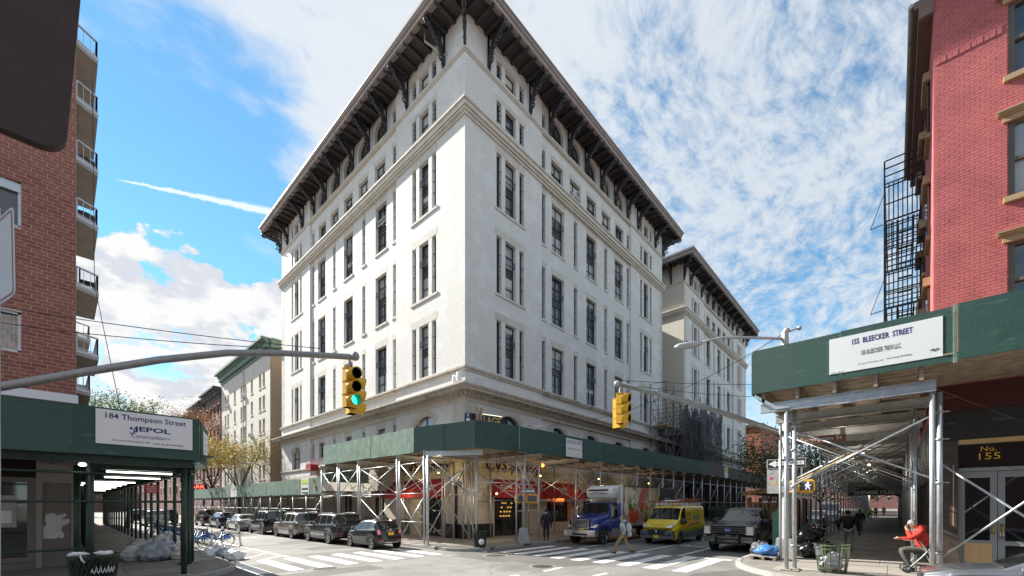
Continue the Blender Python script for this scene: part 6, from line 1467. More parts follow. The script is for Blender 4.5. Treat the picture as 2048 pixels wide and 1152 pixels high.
# -- blue box truck
BLUET = paint('royal_blue_truck_paint', (.016, .045, .26), .15)
def truck_x(root, P, sec, L):
    X = L / 2
    m = MB(); m.box(X - .25, X + .14, -1.12, 1.12, .52, .92); m.build('bumper', CHROME, root); m = MB(); m.box(X + .1, X + .145, -.5, .55, .60, .70); m.build('air_slot', DARKHOLE, root)
    m = MB(); m.box(X - .1, X + .05, -.62, .62, .98, 1.58); m.build('grille', CHROME, root)
    for k in range(7): z = 1.05 + k * .077; m = MB(); m.box(X + .045, X + .056, -.56, .56, z - .022, z + .022); m.build('grille_slot', DARKHOLE, root)
    for s_ in (-1, 1):
        m = MB(); m.add([(X - .02, s_ * .72, 1.06), (X - .10, s_ * .98, 1.06), (X - .28, s_ * 1.06, 1.12), (X - .30, s_ * 1.05, 1.28), (X - .16, s_ * .96, 1.28), (X - .06, s_ * .74, 1.18)], [(0, 1, 2, 3, 4, 5)]); m.build('headlight', LAMP_C, root)
        m = MB(); m.blob((X - .28, s_ * 1.05, 1.20), (.1, .06, .08), 3, 0, n=8); m.build('indicator', LAMP_A, root)
        m = MB(); m.beam((X - .8, s_ * .86, 1.66), (X - 1.25, s_ * .95, 1.72), .06, .12); m.build('hood_vent', CHROME, root)
        m = MB(); m.box(X - 1.75, X - 1.60, *sorted((s_ * 1.22, s_ * 1.38)), 1.75, 2.35); m.tube([(X - 1.7, s_ * 1.0, 1.75), (X - 1.68, s_ * 1.3, 1.72)], .02, 6); m.tube([(X - 1.7, s_ * 1.0, 2.4), (X - 1.68, s_ * 1.3, 2.38)], .02, 6); m.build('mirror', CHROME, root)
        m = MB(); m.box(X - 3.1, X - 1.9, *sorted((s_ * .9, s_ * 1.15)), .45, .95); m.build('fuel_tank', GALV, root); m = MB(); m.box(X - 3.1, X - 1.9, *sorted((s_ * .95, s_ * 1.2)), .955, .985); m.build('step', CHROME, root)
    for k in range(5): m = MB(); m.blob((X - 2.0, -.6 + .3 * k, 2.63), (.05, .03, .025), 1, 0, n=5); m.build('marker_lamp', LAMP_A, root)
    for i, (s, w_, h_) in enumerate((('DELIVERY', .55, .09), ('USDOT 2271', .5, .08), ('KNY', .35, .07))): text(s, (X - 2.3, 1.12, 1.42 - i * .22), (-1, 0, 0), UP, w_, h_, SIGNW, root)
    m = MB(); m.tube([(X - 3.1, .9, .9), (X - 3.1, .9, 3.2)], .07, 8); m.build('exhaust_stack', CHROME, root)
    m = MB(); m.box(X + .142, X + .152, .02, .34, .84, .98); m.build('number_plate', PLATE_Y, root)
    bx0, bx1, by, bz0, bz1 = -X - 8.2, X - 3.2, 1.22, 1.12, 3.75
    WHT = M('truck_box_white', (.74, .74, .73), .5, v=.03)
    m = MB(); m.box(bx0, bx1, -by, by, bz0, bz1); cb = m.build('cargo_box', WHT, root)
    for s_ in (-1, 1):
        for x in (bx1 - .05, bx0 + .05): m = MB(); m.box(x - .09, x + .055, *sorted((s_ * (by - .04), s_ * (by + .012))), bz0, bz1 + .012); m.build('corner_post', CHROME, cb)
        m = MB(); m.box(bx0, bx1, *sorted((s_ * (by - .02), s_ * (by + .014))), bz1 - .10, bz1 + .014); m.build('top_rail', CHROME, cb); m = MB(); m.box(bx0, bx1, *sorted((s_ * (by - .02), s_ * (by + .014))), bz0 - .1, bz0 + .08); m.build('bottom_rail', GALV, cb)
    for s_ in (-1, 1): m = MB(); m.blob((bx1 + .02, s_ * 1.05, bz1 - .1), (.03, .09, .05), 1, 0, n=6); m.build('marker_lamp', LAMP_A, cb)
    # printed food picture on the flank (flat print)
    y = by + .004; x1 = bx1 - .16; x0 = bx0 + .1
    def pr(poly, mat, d): mm = MB(); mm.add([(x1 - u, y + d, v) for u, v in poly], [tuple(range(len(poly)))]); mm.build('print', mat, cb)
    def ell(cx_, cz, a, b, n=18, rot=0): return [(cx_ + a * cos(t) * cos(rot) - b * sin(t) * sin(rot), cz + a * cos(t) * sin(rot) + b * sin(t) * cos(rot)) for t in [2 * pi * i / n for i in range(n)]]
    rnd_ = random.Random(11); DK = M('print_dark', (.035, .035, .038), .5); LN = x1 - x0
    pr([(0, 1.22), (LN, 1.22), (LN, 3.64), (0, 3.64)], M('print_backdrop', (.42, .36, .28), .5, v=.55, s=1.2), .001); pr([(LN * .62, 1.22), (LN, 1.22), (LN, 3.64), (LN * .62, 3.64)], DK, .003)
    CHZ = M('print_cheese', (.75, .72, .62), .5, v=.08); TOM = M('print_tomato', (.62, .045, .02), .4, v=.2, s=3); HAM = M('print_ham', (.48, .14, .09), .5, v=.25, s=4); PAS = M('print_pasta', (.58, .46, .16), .5, v=.25, s=12); LF = M('print_leaf', (.05, .2, .03), .5, v=.3)
    for k, (a, b, c_, d) in enumerate(((.25, 3.25, .35, .42), (.25, 2.3, .28, .6), (.9, 3.3, .35, .33), (1.35, 3.15, .32, .3), (1.15, 2.75, .42, .3), (1.65, 2.8, .3, .35))): pr(ell(a, b, c_, d), CHZ, .005 + k * .001)
    pr([(2.0, 2.3), (2.9, 2.2), (3.1, 2.9), (3.3, 3.6), (2.7, 3.6), (2.2, 3.2)], HAM, .012); pr([(2.6, 3.0), (3.9, 3.62), (3.1, 3.62)], HAM, .013); 
    for k in range(26): a = rnd_.uniform(3.6, 5.4); pr(ell(a, rnd_.uniform(2.5, 3.5), .07, rnd_.uniform(.25, .5), 10, rnd_.uniform(-.5, .5)), PAS if k % 3 else CHZ, .013 + k * .0002)
    for k in range(14): pr(ell(rnd_.uniform(2.3, 3.6), rnd_.uniform(1.4, 2.3), rnd_.uniform(.12, .3), rnd_.uniform(.1, .22), 12), (HAM, TOM, LF, PAS)[k % 4], .0125 + k * .0002)
    for k in range(12): a, b = rnd_.uniform(.25, 1.7), rnd_.uniform(1.4, 3.3); pr(ell(a, b, .05, .13, 8, rnd_.uniform(-1, 1)), LF, .021 + k * .0002)
    pr([(.45, 2.35), (.7, 2.65), (1.0, 2.4), (1.25, 2.0), (1.1, 1.6), (.8, 1.9)], LF, .014); pr([(.75, 1.5), (1.1, 2.2), (1.3, 2.2), (1.2, 1.6)], LF, .015)
    for k, (a, b, c_, d) in enumerate(((.9, 1.65, .28, .40), (1.15, 1.95, .24, .36), (1.75, 1.75, .30, .36), (1.3, 1.5, .3, .3))): pr(ell(a, b, c_, d), TOM, .017 + k * .001)
    text('Prime Line Distributors', (x1 - LN * .80, y + .006, 2.42), (-1, 0, 0), UP, 2.3, .26, SIGNW, cb, bold=.01); text('QUALITY FOODS', (x1 - LN * .83, y + .006, 2.95), (-1, 0, 0), UP, 1.1, .12, SIGNW, cb)
    m = board((x1 - LN * .60, y + .016, 2.42), (-1, 0, 0), UP, .38, .38, .004); m.build('print', SIGNW, cb)
    # refrigeration unit over the cab
    m = MB(); prof = [(bx1, 2.90), (bx1 + .75, 2.86), (bx1 + 1.05, 3.0), (bx1 + 1.12, 3.3), (bx1 + 1.0, 3.55), (bx1 + .6, 3.66), (bx1, 3.7)]
    vs = []; n = len(prof)
    for k, (yy, sc_) in enumerate(((-.98, .86), (-.9, .96), (-.6, 1), (.6, 1), (.9, .96), (.98, .86))): vs += [(bx1 + (x - bx1) * sc_, yy, 3.3 + (z - 3.3) * (.9 if k in (0, 5) else 1)) for x, z in prof]
    m.add(vs, [(k * n + i, k * n + (i + 1) % n, (k + 1) * n + (i + 1) % n, (k + 1) * n + i) for k in range(5) for i in range(n)] + [tuple(range(n - 1, -1, -1)), tuple(range(5 * n, 6 * n))]); fr = m.build('cooling_unit', WHT, root, True)
    m = MB(); m.box(bx1 + 1.02, bx1 + 1.125, -.72, .72, 3.36, 3.46); m.box(bx1 + .98, bx1 + 1.135, -.7, .7, 3.16, 3.19); m.build('vent', DARKHOLE, fr); text('THERMO KING', (bx1 + 1.135, .0, 3.27), (0, 1, 0), UP, .9, .08, INKB, fr)
    m = MB(); m.box(bx1, bx1 + 1.1, -1.0, 1.0, 2.80, 2.84); m.build('shelf', GALV, root)
    m = MB(); m.box(bx0 + .2, X - 1.8, -.45, .45, .75, 1.1); m.build('chassis', DARKHOLE, root)
    for s_ in (-1, 1):
        for dx_ in (0,):
            x = bx0 + 1.5; m = MB(); r_ = .5; yo = s_ * 1.15; m.lathe([(.25, yo - s_ * .5), (r_, yo - s_ * .5), (r_, yo - s_ * .03), (r_ * .95, yo), (r_ * .6, yo), (r_ * .5, yo - s_ * .1), (.01, yo - s_ * .1)], 20, (x, 0, r_), 'y'); m.build('wheel', RUBBER, root, True)
trk = make_car('box_truck', 'royal blue cab box truck with white refrigerated body printed with food', BLUET, 3.6, 2.3, [(0, 1.05), (.4, 1.22), (1.2, 1.42), (1.7, 1.52), (3.6, 1.55)], [(0, 1.5), (.15, 1.6), (.8, 1.72), (1.40, 1.82), (1.62, 1.90), (1.95, 2.5), (2.1, 2.58), (3.4, 2.62), (3.6, 2.58)], [(0, .75), (.4, .8), (3.2, .75), (3.6, .8)], (.98,), .50, [(.8, .0), (1.5, .05), (1.7, .15)], (), .90, (1.0, .22), (.2, .02), [(2.0, 2.75)], [(1.55, 1.95)], [(1.95, 2.95)], [], extra=truck_x, rimm=CHROME, wheel_w=.3, arch_gap=.09)
trk['category'] = 'truck'; seat_car(trk, 21.9, 13.25, WEST); trk.scale = (.93, .93, .93)
# -- vehicles farther up Bleecker and at the right edge
def sprinter(lab, pm):
    return make_car('delivery_van', lab, pm, 5.6, 2.0, [(0, .98), (.5, 1.1), (1.2, 1.3), (5.6, 1.35)], [(0, 1.05), (.3, 1.2), (1.0, 1.4), (1.7, 2.3), (2.1, 2.55), (5.4, 2.6), (5.6, 2.4)], [(0, .4), (5.6, .4)], (1.0, 4.5), .36, (), (), .86, (.7, .12), (.3, .04), [(1.4, 2.2)], [(1.1, 1.72)], [(1.3, 2.3)], [('headlight', .05, .3, 2, 4, LAMP_C)], mirror=(1.4, 1, .35))
WHP = paint('white_van_paint', (.72, .73, .75), .0)
v = sprinter('white delivery van behind the charcoal pickup', WHP); v['category'] = 'van'; seat_car(v, 44, 8.6, WEST)
seat_car(suv('dark SUV between the yellow van and the charcoal pickup', BLACKP, 1.75, rails=False), 33.2, 7.9, WEST)
seat_car(suv('pale car parked beyond the wooden dining hut, seen through the right arcade', SILV2, 1.7, rails=False, name='car'), 52, 5.9, WEST)
v = sprinter('white van farther along Bleecker, glimpsed through the right arcade', WHP); v['category'] = 'van'; seat_car(v, 66, 6.0, WEST)
c = sedan('shiny silver car whose bonnet pokes into the lower right corner', paint('blue_grey_car_paint', (.16, .17, .19), .6)); seat_car(c, 14.6, -2.75, NORTH); c.scale = (1.0, 1.0, .93)
for k, (x, y, pm, lab) in enumerate(((36.5, 16.2, paint('dull_red_car_paint', (.10, .02, .02), .3), 'dull car behind the box truck inside the shed line'),)):
    pass
# ------------------------------------------------------------------ people
def skin_mesh(name, joints, edges, mats, sub=1):
    """grow one continuous surface over a joint graph: joints = {key: (x, y, z, r)}"""
    bm = bmesh.new(); lay = bm.verts.layers.skin.verify(); vs = {}
    for i, (k, (x, y, z, r)) in enumerate(joints.items()):
        v = bm.verts.new((x, y, z)); rr = r if isinstance(r, tuple) else (r, r); v[lay].radius = rr; v[lay].use_root = (i == 0); vs[k] = v
    for a, b in edges: bm.edges.new((vs[a], vs[b]))
    me = bpy.data.meshes.new(name); bm.to_mesh(me); bm.free()
    ob = bpy.data.objects.new(name, me); COL.objects.link(ob)
    md = ob.modifiers.new('skin', 'SKIN'); md.use_smooth_shade = True
    sb = ob.modifiers.new('sub', 'SUBSURF'); sb.levels = sub; sb.render_levels = sub
    dg = bpy.context.evaluated_depsgraph_get(); out = bpy.data.meshes.new_from_object(ob.evaluated_get(dg)); bpy.data.objects.remove(ob)
    out.name = name; out.materials.clear(); out.materials.append(mats)
    out.polygons.foreach_set('use_smooth', [True] * len(out.polygons)); return out
def chain(m, pts, rs, n=8): m.tube(pts, rs, n)
def hand(m, wrist, fwd, down, sz=1.0, curl=.5):
    """palm and five unequal bent fingers"""
    f, d = Vector(fwd).normalized(), Vector(down).normalized(); s = f.cross(d).normalized(); w = Vector(wrist)
    m.tube([w - f * .10 * sz, w - f * .03 * sz, w + f * .05 * sz, w + f * .095 * sz], [.034 * sz, .028 * sz, .040 * sz, .036 * sz], 8)
    for i, (o, l) in enumerate(((-.030, .062), (-.010, .075), (.010, .070), (.030, .054))):
        b = w + f * .09 * sz + s * o * sz; k1 = b + f * l * .5 * sz + d * curl * .02 * sz; k2 = k1 + (f * (1 - curl) + d * curl) * l * .45 * sz; m.tube([b, k1, k2], [.0095 * sz, .009 * sz, .007 * sz], 6)
    b = w + f * .03 * sz - s * .030 * sz; m.tube([b, b + f * .03 * sz - s * .028 * sz, b + f * .062 * sz - s * .030 * sz], [.012 * sz, .011 * sz, .009 * sz], 6)
def person(label, loc, rz, J, top, trousers, shoes, hair, group=None, scale=1.0, skin=None, long_top=True, cap=None, hairmat=None, top_r=1.0, mask=False, hood=None, name='person', detail=True):
    """J: joints of the pose (local, +x ahead): hip, chest, neck, head, and l/r shoulder, elbow, wrist, hipj, knee, ankle"""
    root = thing(name, label, 'person', group=group); sk = skin or SKIN; j = {k: Vector(v) for k, v in J.items()}
    js = {}; ed = []
    def add(k, v, r, to=None): js[k] = (*v, r); ed.append((to, k)) if to else None
    hd = j['head']; up = (hd - j['neck']).normalized(); fw = Vector(J.get('face', (1, 0, 0))).normalized()
    add('hip', j['hip'], (.15, .11)); add('waist', j['hip'].lerp(j['chest'], .5), (.145, .105), 'hip'); add('chest', j['chest'], (.165, .115), 'waist'); add('neck', j['neck'], .055, 'chest')
    add('jaw', hd - up * .06 + fw * .015, .072, 'neck'); add('head', hd + up * .04, .094, 'jaw'); add('crown', hd + up * .105, .070, 'head')
    for s in 'lr':
        add(s + 'sh', j[s + 'sh'], .062, 'chest'); add(s + 'el', j[s + 'el'], .045, s + 'sh'); add(s + 'wr', j[s + 'wr'], .030, s + 'el')
        add(s + 'hj', j[s + 'hj'], .092, 'hip'); add(s + 'kn', j[s + 'kn'], .058, s + 'hj'); add(s + 'an', j[s + 'an'], .040, s + 'kn')
    me = skin_mesh('body', js, ed, sk)
    m = MB(); m.v = [tuple(v.co) for v in me.vertices]; m.f = [tuple(p.vertices) for p in me.polygons]; m.m = [0] * len(m.f)
    for s in 'lr':
        f = (j[s + 'wr'] - j[s + 'el']).normalized(); hand(m, j[s + 'wr'] + f * .02, f, J.get(s + 'palm', (.5, 0, -.6)))
    if detail:
        side = fw.cross(up).normalized(); c = hd + up * .02
        m.tube([c + fw * .085 + up * .03, c + fw * .112 - up * .012, c + fw * .088 - up * .02], [.010, .016, .010], 6)
        for sg in (-1, 1): m.blob(tuple(c + side * sg * .092), (.018, .012, .03), 1, .1, n=6)
    bo = m.build('body', sk, root, True)
    if detail:
        e = MB()
        for sg in (-1, 1): e.blob(tuple(hd + up * .05 + fw * .088 + side * sg * .032), (.010, .012, .008), 1, 0, n=6)
        e.build('eyes', DARKHOLE, bo, kind='stuff'); e = MB(); e.tube([hd - up * .045 + fw * .083 - side * .022, hd - up * .045 + fw * .093, hd - up * .045 + fw * .083 + side * .022], .006, 6); e.build('mouth', LAMP_R if False else M('lips', (.35, .14, .12), .5) if 'lips' not in bpy.data.materials else bpy.data.materials['lips'], bo)
    R = top_r
    tj = {}; te = []
    def ta(k, v, r, to=None): tj[k] = (*v, r); te.append((to, k)) if to else None
    low = j['hip'] + (j['hip'] - j['chest']).normalized() * .06
    ta('hem', low, (.190 * R, .150 * R)); ta('waist', j['hip'].lerp(j['chest'], .5), (.185 * R, .145 * R), 'hem'); ta('chest', j['chest'], (.195 * R, .150 * R), 'waist'); ta('collar', j['neck'] + up * -.01, .078, 'chest')
    for s in 'lr': ta(s + 'sh', j[s + 'sh'], .085 * R, 'chest'); ta(s + 'el', j[s + 'el'], .066 * R, s + 'sh'); ta(s + 'cuff', j[s + 'wr'] + (j[s + 'wr'] - j[s + 'el']).normalized() * .03, .048 * min(R, 1.12), s + 'el')
    bm_ = skin_mesh('jacket', tj, te, top); o = bpy.data.objects.new('jacket', bm_); COL.objects.link(o); o.parent = root
    lj = {}; le = []
    def la(k, v, r, to=None): lj[k] = (*v, r); le.append((to, k)) if to else None
    la('hip', j['hip'], (.172, .130))
    for s in 'lr': la(s + 'hj', j[s + 'hj'], .112, 'hip'); la(s + 'mid', j[s + 'hj'].lerp(j[s + 'kn'], .5), .092, s + 'hj'); la(s + 'kn', j[s + 'kn'], .076, s + 'mid'); la(s + 'calf', j[s + 'kn'].lerp(j[s + 'an'], .45), .070, s + 'kn'); la(s + 'an', j[s + 'an'] + Vector((0, 0, .02)), .060, s + 'calf')
    lm = skin_mesh('trousers', lj, le, trousers); o = bpy.data.objects.new('trousers', lm); COL.objects.link(o); o.parent = root
    for s in 'lr':
        a = j[s + 'an']; fd = Vector(J.get(s + 'toe', (1, 0, 0))).normalized(); m = MB()
        m.tube([a - fd * .06 - Vector((0, 0, .045)), a + fd * .03 - Vector((0, 0, .04)), a + fd * .12 - Vector((0, 0, .055)), a + fd * .19 - Vector((0, 0, .06))], [.042, .052, .046, .028], 8); m.build('shoe', shoes, root, True)
    hm = hairmat
    if hm:
        m = MB(); m.blob(tuple(hd + up * .065 - fw * .022), (.104, .098, .088), 4, .10, 3, n=10); m.build('hair', hm, root, True)
    if cap:
        m = MB(); m.blob(tuple(hd + up * .085), (.112, .104, .072), 5, .03, n=10); m.tube([hd + up * .06 + fw * .08, hd + up * .05 + fw * .17], [.07, .05], 8); m.build('cap', cap, root, True)
    if mask: m = MB(); m.blob(tuple(hd - up * .03 + fw * .06), (.05, .06, .055), 2, .02, n=8); m.build('face_mask', M('white_mask', (.75, .78, .80), .8), root, True)
    if hood: m = MB(); m.blob(tuple(j['neck'] - fw * .08 + up * .02), (.11, .14, .09), 2, .15, n=9); m.build('hood', hood, root, True)
    root.location = loc; root.rotation_euler = (0, 0, rz); root.scale = (scale,) * 3
    return root
def stand(l_el=(0, .27, 1.12), r_el=(0, -.27, 1.12), l_wr=(.06, .27, .87), r_wr=(.06, -.27, .87), stride=0.0, lean=0.0):
    d = dict(hip=(0, 0, .96), chest=(lean * .6, 0, 1.30), neck=(lean * .9, 0, 1.50), head=(lean + .02, 0, 1.62), lsh=(lean * .7, .19, 1.41), rsh=(lean * .7, -.19, 1.41), lel=l_el, rel=r_el, lwr=l_wr, rwr=r_wr,
             lhj=(0, .095, .90), rhj=(0, -.095, .90), lkn=(.03 + stride * .42, .10, .50), rkn=(.03 - stride * .20, -.10, .50), lan=(stride * .62, .10, .10), ran=(-stride * .70, -.10, .10 + abs(stride) * .12))
    return d
CLOTH = lambda n, c, v=.15: M(n, c, .9, v=v, s=7, bump=.3, bs=25)
GREYH = CLOTH('grey_hoodie', (.40, .41, .44)); KHAKI = CLOTH('khaki_twill', (.36, .25, .13)); BROWNSH = M('brown_leather', (.10, .055, .03), .5); GREYHAIR = M('grey_hair', (.20, .18, .16), .8, v=.3, s=30)
man = person('grey-haired man in pale hoodie and khaki trousers striding over the crosswalk with a backpack', (17.75, 9.25, 0), pi / 2 + .25, stand(stride=.62, lean=.06, l_el=(-.12, .26, 1.14), l_wr=(-.04, .27, .92), r_el=(.02, -.27, 1.13), r_wr=(.16, -.25, .92)), GREYH, KHAKI, BROWNSH, True, hairmat=GREYHAIR, hood=GREYH, top_r=1.06)
bp = thing('backpack', 'light grey backpack on the crossing man', 'backpack', (17.75, 9.25, 0)); bp.rotation_euler = (0, 0, pi / 2 + .25)
m = MB(); m.blob((-.235, 0, 1.20), (.13, .17, .25), 3, .12, 1.5, n=12); BPK = CLOTH('grey_backpack', (.44, .47, .48)); o = m.build('bag', BPK); o.parent = bp; o.data.polygons.foreach_set('use_smooth', [True] * len(o.data.polygons))
m = MB(); m.blob((-.28, 0, .93), (.10, .14, .12), 4, .2, 1.5, n=9); o = m.build('pocket', BPK); o.parent = bp
for s in (-1, 1): m = MB(); m.tube([(-.14, s * .12, 1.42), (.02, s * .125, 1.50), (.17, s * .125, 1.38), (.16, s * .14, 1.12), (-.10, s * .16, 1.02)], .022, 6); o = m.build('strap', BLKPLAST); o.parent = bp
NAVYC = CLOTH('navy_uniform', (.018, .022, .040)); DKC = CLOTH('black_puffer', (.014, .014, .015), .3); DENIM = CLOTH('blue_denim', (.08, .13, .24)); SWEAT = CLOTH('grey_sweatpants', (.26, .27, .29)); REDJ = CLOTH('red_puffer_jacket', (.50, .035, .022)); OLIVE = CLOTH('dark_grey_trousers', (.075, .072, .062)); HIVIS = CLOTH('hi_vis_vest', (.50, .75, .03)); DKSKIN = M('brown_skin', (.16, .085, .055), .5, v=.06); DHAIR = M('black_hair', (.012, .01, .01), .7, v=.3); SHOE = M('dark_trainer', (.03, .03, .035), .6)
person('guard in navy uniform with cap and white mask standing by the shed leg', (19.75, 15.35, .15), pi * 1.22, stand(), NAVYC, NAVYC, SHOE, True, top_r=1.2, scale=1.05, cap=NAVYC, mask=True, skin=DKSKIN)
person('heavy man in black puffer jacket and grey sweatpants walking away under the right shed', (24.9, 1.58, .15), .06, stand(stride=.22, l_el=(-.05, .36, 1.15), l_wr=(.10, .33, .98), r_el=(-.04, -.34, 1.13), r_wr=(.02, -.37, .86)), DKC, SWEAT, SHOE, True, scale=1.07, hairmat=DHAIR, top_r=1.38, skin=DKSKIN)
person('dark-clad person in blue jeans ahead of the heavy man in the arcade', (43, 2.0, .15), .1, stand(stride=.3), DKC, DENIM, SHOE, True, hairmat=DHAIR, top_r=1.2, detail=False)
person('worker in yellow-green safety vest far down the right arcade', (76, 2.45, .15), pi, stand(stride=.2), HIVIS, DKC, SHOE, True, cap=HIVIS, detail=False)
person('distant person in reddish coat beyond the safety vest worker', (90, 2.2, .15), 0, stand(stride=.3), CLOTH('dull_red_coat', (.22, .07, .05)), DKC, SHOE, True, hairmat=DHAIR, detail=False)
person('farthest small dark figure at the end of the right arcade', (104, 1.4, .15), 0, stand(stride=.3), DKC, OLIVE, SHOE, True, hairmat=DHAIR, detail=False)
# seated smoker in red on a walking frame
sit = dict(hip=(-.06, 0, .66), chest=(-.03, 0, 1.00), neck=(.05, 0, 1.20), head=(.14, 0, 1.30), face=(.95, 0, -.1), lsh=(0, .19, 1.12), rsh=(0, -.19, 1.12), lel=(.22, .26, .94), lwr=(.27, .10, 1.14), lpalm=(-.6, 0, .5), rel=(.16, -.27, .88), rwr=(.36, -.22, .90), rpalm=(0, 0, -1),
           lhj=(-.02, .10, .63), rhj=(-.02, -.10, .63), lkn=(.40, .13, .62), rkn=(.40, -.13, .60), lan=(.20, .13, .11), ran=(.16, -.13, .11))
SX, SY = 18.35, -.62
person('seated smoker in red jacket and grey knit cap on a walking frame by the posts', (SX, SY, .15), pi / 2 + .12, sit, REDJ, OLIVE, SHOE, True, hairmat=CLOTH('grey_knit_cap', (.33, .31, .31)), hood=REDJ, top_r=1.28, scale=1.16, skin=SKIN)
wf = thing('walking_frame', 'folding wheeled walking frame under the seated smoker in red', 'walking frame', (SX, SY, .15)); wf.rotation_euler = (0, 0, pi / 2 + .12); wf.scale = (1.16,) * 3
def wpart(nm, mb, mat): o = mb.build(nm, mat); o.parent = wf; return o
m = MB(); m.box(-.26, .12, -.22, .22, .52, .56); wpart('seat', m, BLKPLAST)
for s in (-1, 1):
    m = MB(); m.tube([(-.22, s * .27, .80), (.02, s * .27, .45), (.30, s * .27, .10)], .014, 7); wpart('frame_tube', m, GALV); m = MB(); m.tube([(-.30, s * .27, .08), (-.12, s * .27, .55), (.05, s * .27, .86), (.38, s * .24, .90)], .014, 7); wpart('handle_tube', m, GALV)
    for x in (.30, -.30):
        m = MB(); m.lathe([(.095, -.014), (.10, -.01), (.10, .01), (.095, .014), (.075, .012), (.075, -.012), (.095, -.014)], 18, (x, s * .27, .10), 'y'); o = wpart('wheel', m, RUBBER)
        m = MB()
        for k in range(5): t = 2 * pi * k / 5; m.beam((x, s * .27, .10), (x + .08 * cos(t), s * .27, .10 + .08 * sin(t)), .014, .014, (0, 1, 0))
        q = m.build('spoke', GREYPLAST); q.parent = o
# ------------------------------------------------------------------ signals, poles, signs
POLEM = M('grey_pole_paint', (.30, .31, .31), .5, .3, v=.12, s=4); POLE_L = M('pale_pole_paint', (.46, .48, .49), .5, .3, v=.1, s=4)
LINING = M('visor_lining', (.014, .014, .014), .6)
LENS_OFF = M('dark_lens', (.012, .012, .012), .25, v=.2); LENS_G = M('lit_green_lens', (.05, .8, .5), .3, emis=(.02, 1, .55), es=1.7)
def signal(label, loc, rz, lit=None):
    """two-way three-lamp head; +x is the way the main face looks"""
    t = thing('traffic_light', label, 'traffic light', loc, 'yellow traffic lights')
    def head(name, ang, with_lit):
        c, s_ = cos(ang), sin(ang); dz_ = 0 if with_lit else -.12; fx = 0 if with_lit else .13
        ox, oy = (0, 0) if with_lit else (.0 - .16 * cos(rz), -.16 * sin(rz))
        tr = lambda x, y, z: (loc[0] + ox + (x + fx) * c - y * s_, loc[1] + oy + (x + fx) * s_ + y * c, loc[2] + z + dz_)
        m = MB(); m.prism([(-.10, -.15), (.10, -.15), (.10, .15), (-.10, .15)], lambda u, v, w: tr(u, v, w), -1.05, 0)
        for k in range(4): m.prism([(-.11, -.16), (.11, -.16), (.11, .16), (-.11, .16)], lambda u, v, w: tr(u, v, w), -.015 - k * .345, .0 - k * .345)
        o = m.build(name, YELLOW_TL, t)
        for k in range(3):
            z = -.18 - k * .345; m = MB(); n = 16; vs = []; L0, L1 = .10, .38
            arcs = [2 * pi * i / n for i in range(n)]
            for x, r in ((L0, .165), (L1, .155), (L1, .140), (L0, .150)): vs += [tr(x - (.07 * (1 - sin(a)) * .5 if x == L1 else 0), r * cos(a), z + r * sin(a)) for a in arcs]
            m.add(vs, [(q * n + i, q * n + (i + 1) % n, (q + 1) * n + (i + 1) % n, (q + 1) * n + i) for q in range(3) for i in range(n)])
            m.k = 0; v_ = m.build('visor', YELLOW_TL, o, True)
            m = MB(); m.add([tr(.112, .142 * cos(a), z + .142 * sin(a)) for a in arcs], [tuple(range(n))]); m.build('lens', LENS_G if with_lit and k == 2 and lit else LENS_OFF, o)
            m = MB(); vs = []
            for x, r in ((L1 - .05, .138), (L0 + .015, .146)): vs += [tr(x, r * cos(a), z + r * sin(a)) for a in arcs]
            m.add(vs, [(i, (i + 1) % n, n + (i + 1) % n, n + i) for i in range(n)]); m.build('visor_lining', LINING, o)
    head('housing', rz, True)
    a2 = rz + rad(80); head('side_housing', a2, False)
    m = MB(); m.tube([(loc[0], loc[1], loc[2]), (loc[0], loc[1], loc[2] + .12)], .05, 8); m.tube([(loc[0], loc[1], loc[2] + .12), (loc[0], loc[1], loc[2] + .34)], .035, 8); m.build('hanger', GALV_D, t)
    return t
SL = Vector((5.2, 10.6, 6.0)); signal('yellow traffic light showing green, hanging from the left curved arm', (5.2, 10.6, 5.90), rad(-86), True)
SR = Vector((13.2, 7.0, 6.3)); signal('yellow traffic light with dark lamps, hanging from the right straight arm', (13.22, 7.02, 6.16), rad(-84))
pl = thing('signal_pole', 'grey signal pole whose curved arm reaches in from the left edge', 'signal pole', (-3.2, 17.0, .1))
m = MB(); m.tube([(-3.2, 17.0, .1), (-3.2, 17.0, 4.6)], [.13, .11], 12); m.build('pole', POLEM, pl, True); m = MB(); m.lathe([(.25, 0), (.25, .5), (.16, .7), (.13, .75)], 12, (-3.2, 17.0, .1)); m.build('base', POLEM, pl)
ap = [Vector((-3.2, 17.0, 4.4)), Vector((-2.4, 16.5, 4.75)), Vector((-.96, 15.8, 5.12)), Vector((.5, 14.6, 5.58)), Vector((1.7, 13.6, 5.93)), Vector((2.9, 12.5, 6.16)), Vector((4.0, 11.6, 6.22)), Vector((5.25, 10.55, 6.20))]
m = MB(); m.tube(ap, [.11, .105, .10, .095, .09, .085, .08, .075], 12); m.build('mast_arm', POLEM, pl, True); m = MB(); m.blob((5.3, 10.5, 6.22), (.11, .11, .12), 1, .05, n=8); m.build('arm_cap', POLEM, pl, True)
pr_ = thing('signal_pole', 'tall grey signal and street lamp pole in a concrete base at the right corner', 'signal pole', (19.92, 3.26, .15))
PX, PY = 19.92, 3.26
m = MB(); m.prism([(-.32, -.32), (.32, -.32), (.32, .32), (-.32, .32)], lambda u, v, t: (PX + u * (1 - t * .18), PY + v * (1 - t * .18), .15 + t * .78), 0, 1); m.build('base', M('painted_concrete_base', (.38, .40, .40), .8, v=.15, s=5), pr_)
m = MB(); m.tube([(PX, PY, .9), (PX, PY, 9.3)], [.20, .13], 8); m.build('pole', POLE_L, pr_)
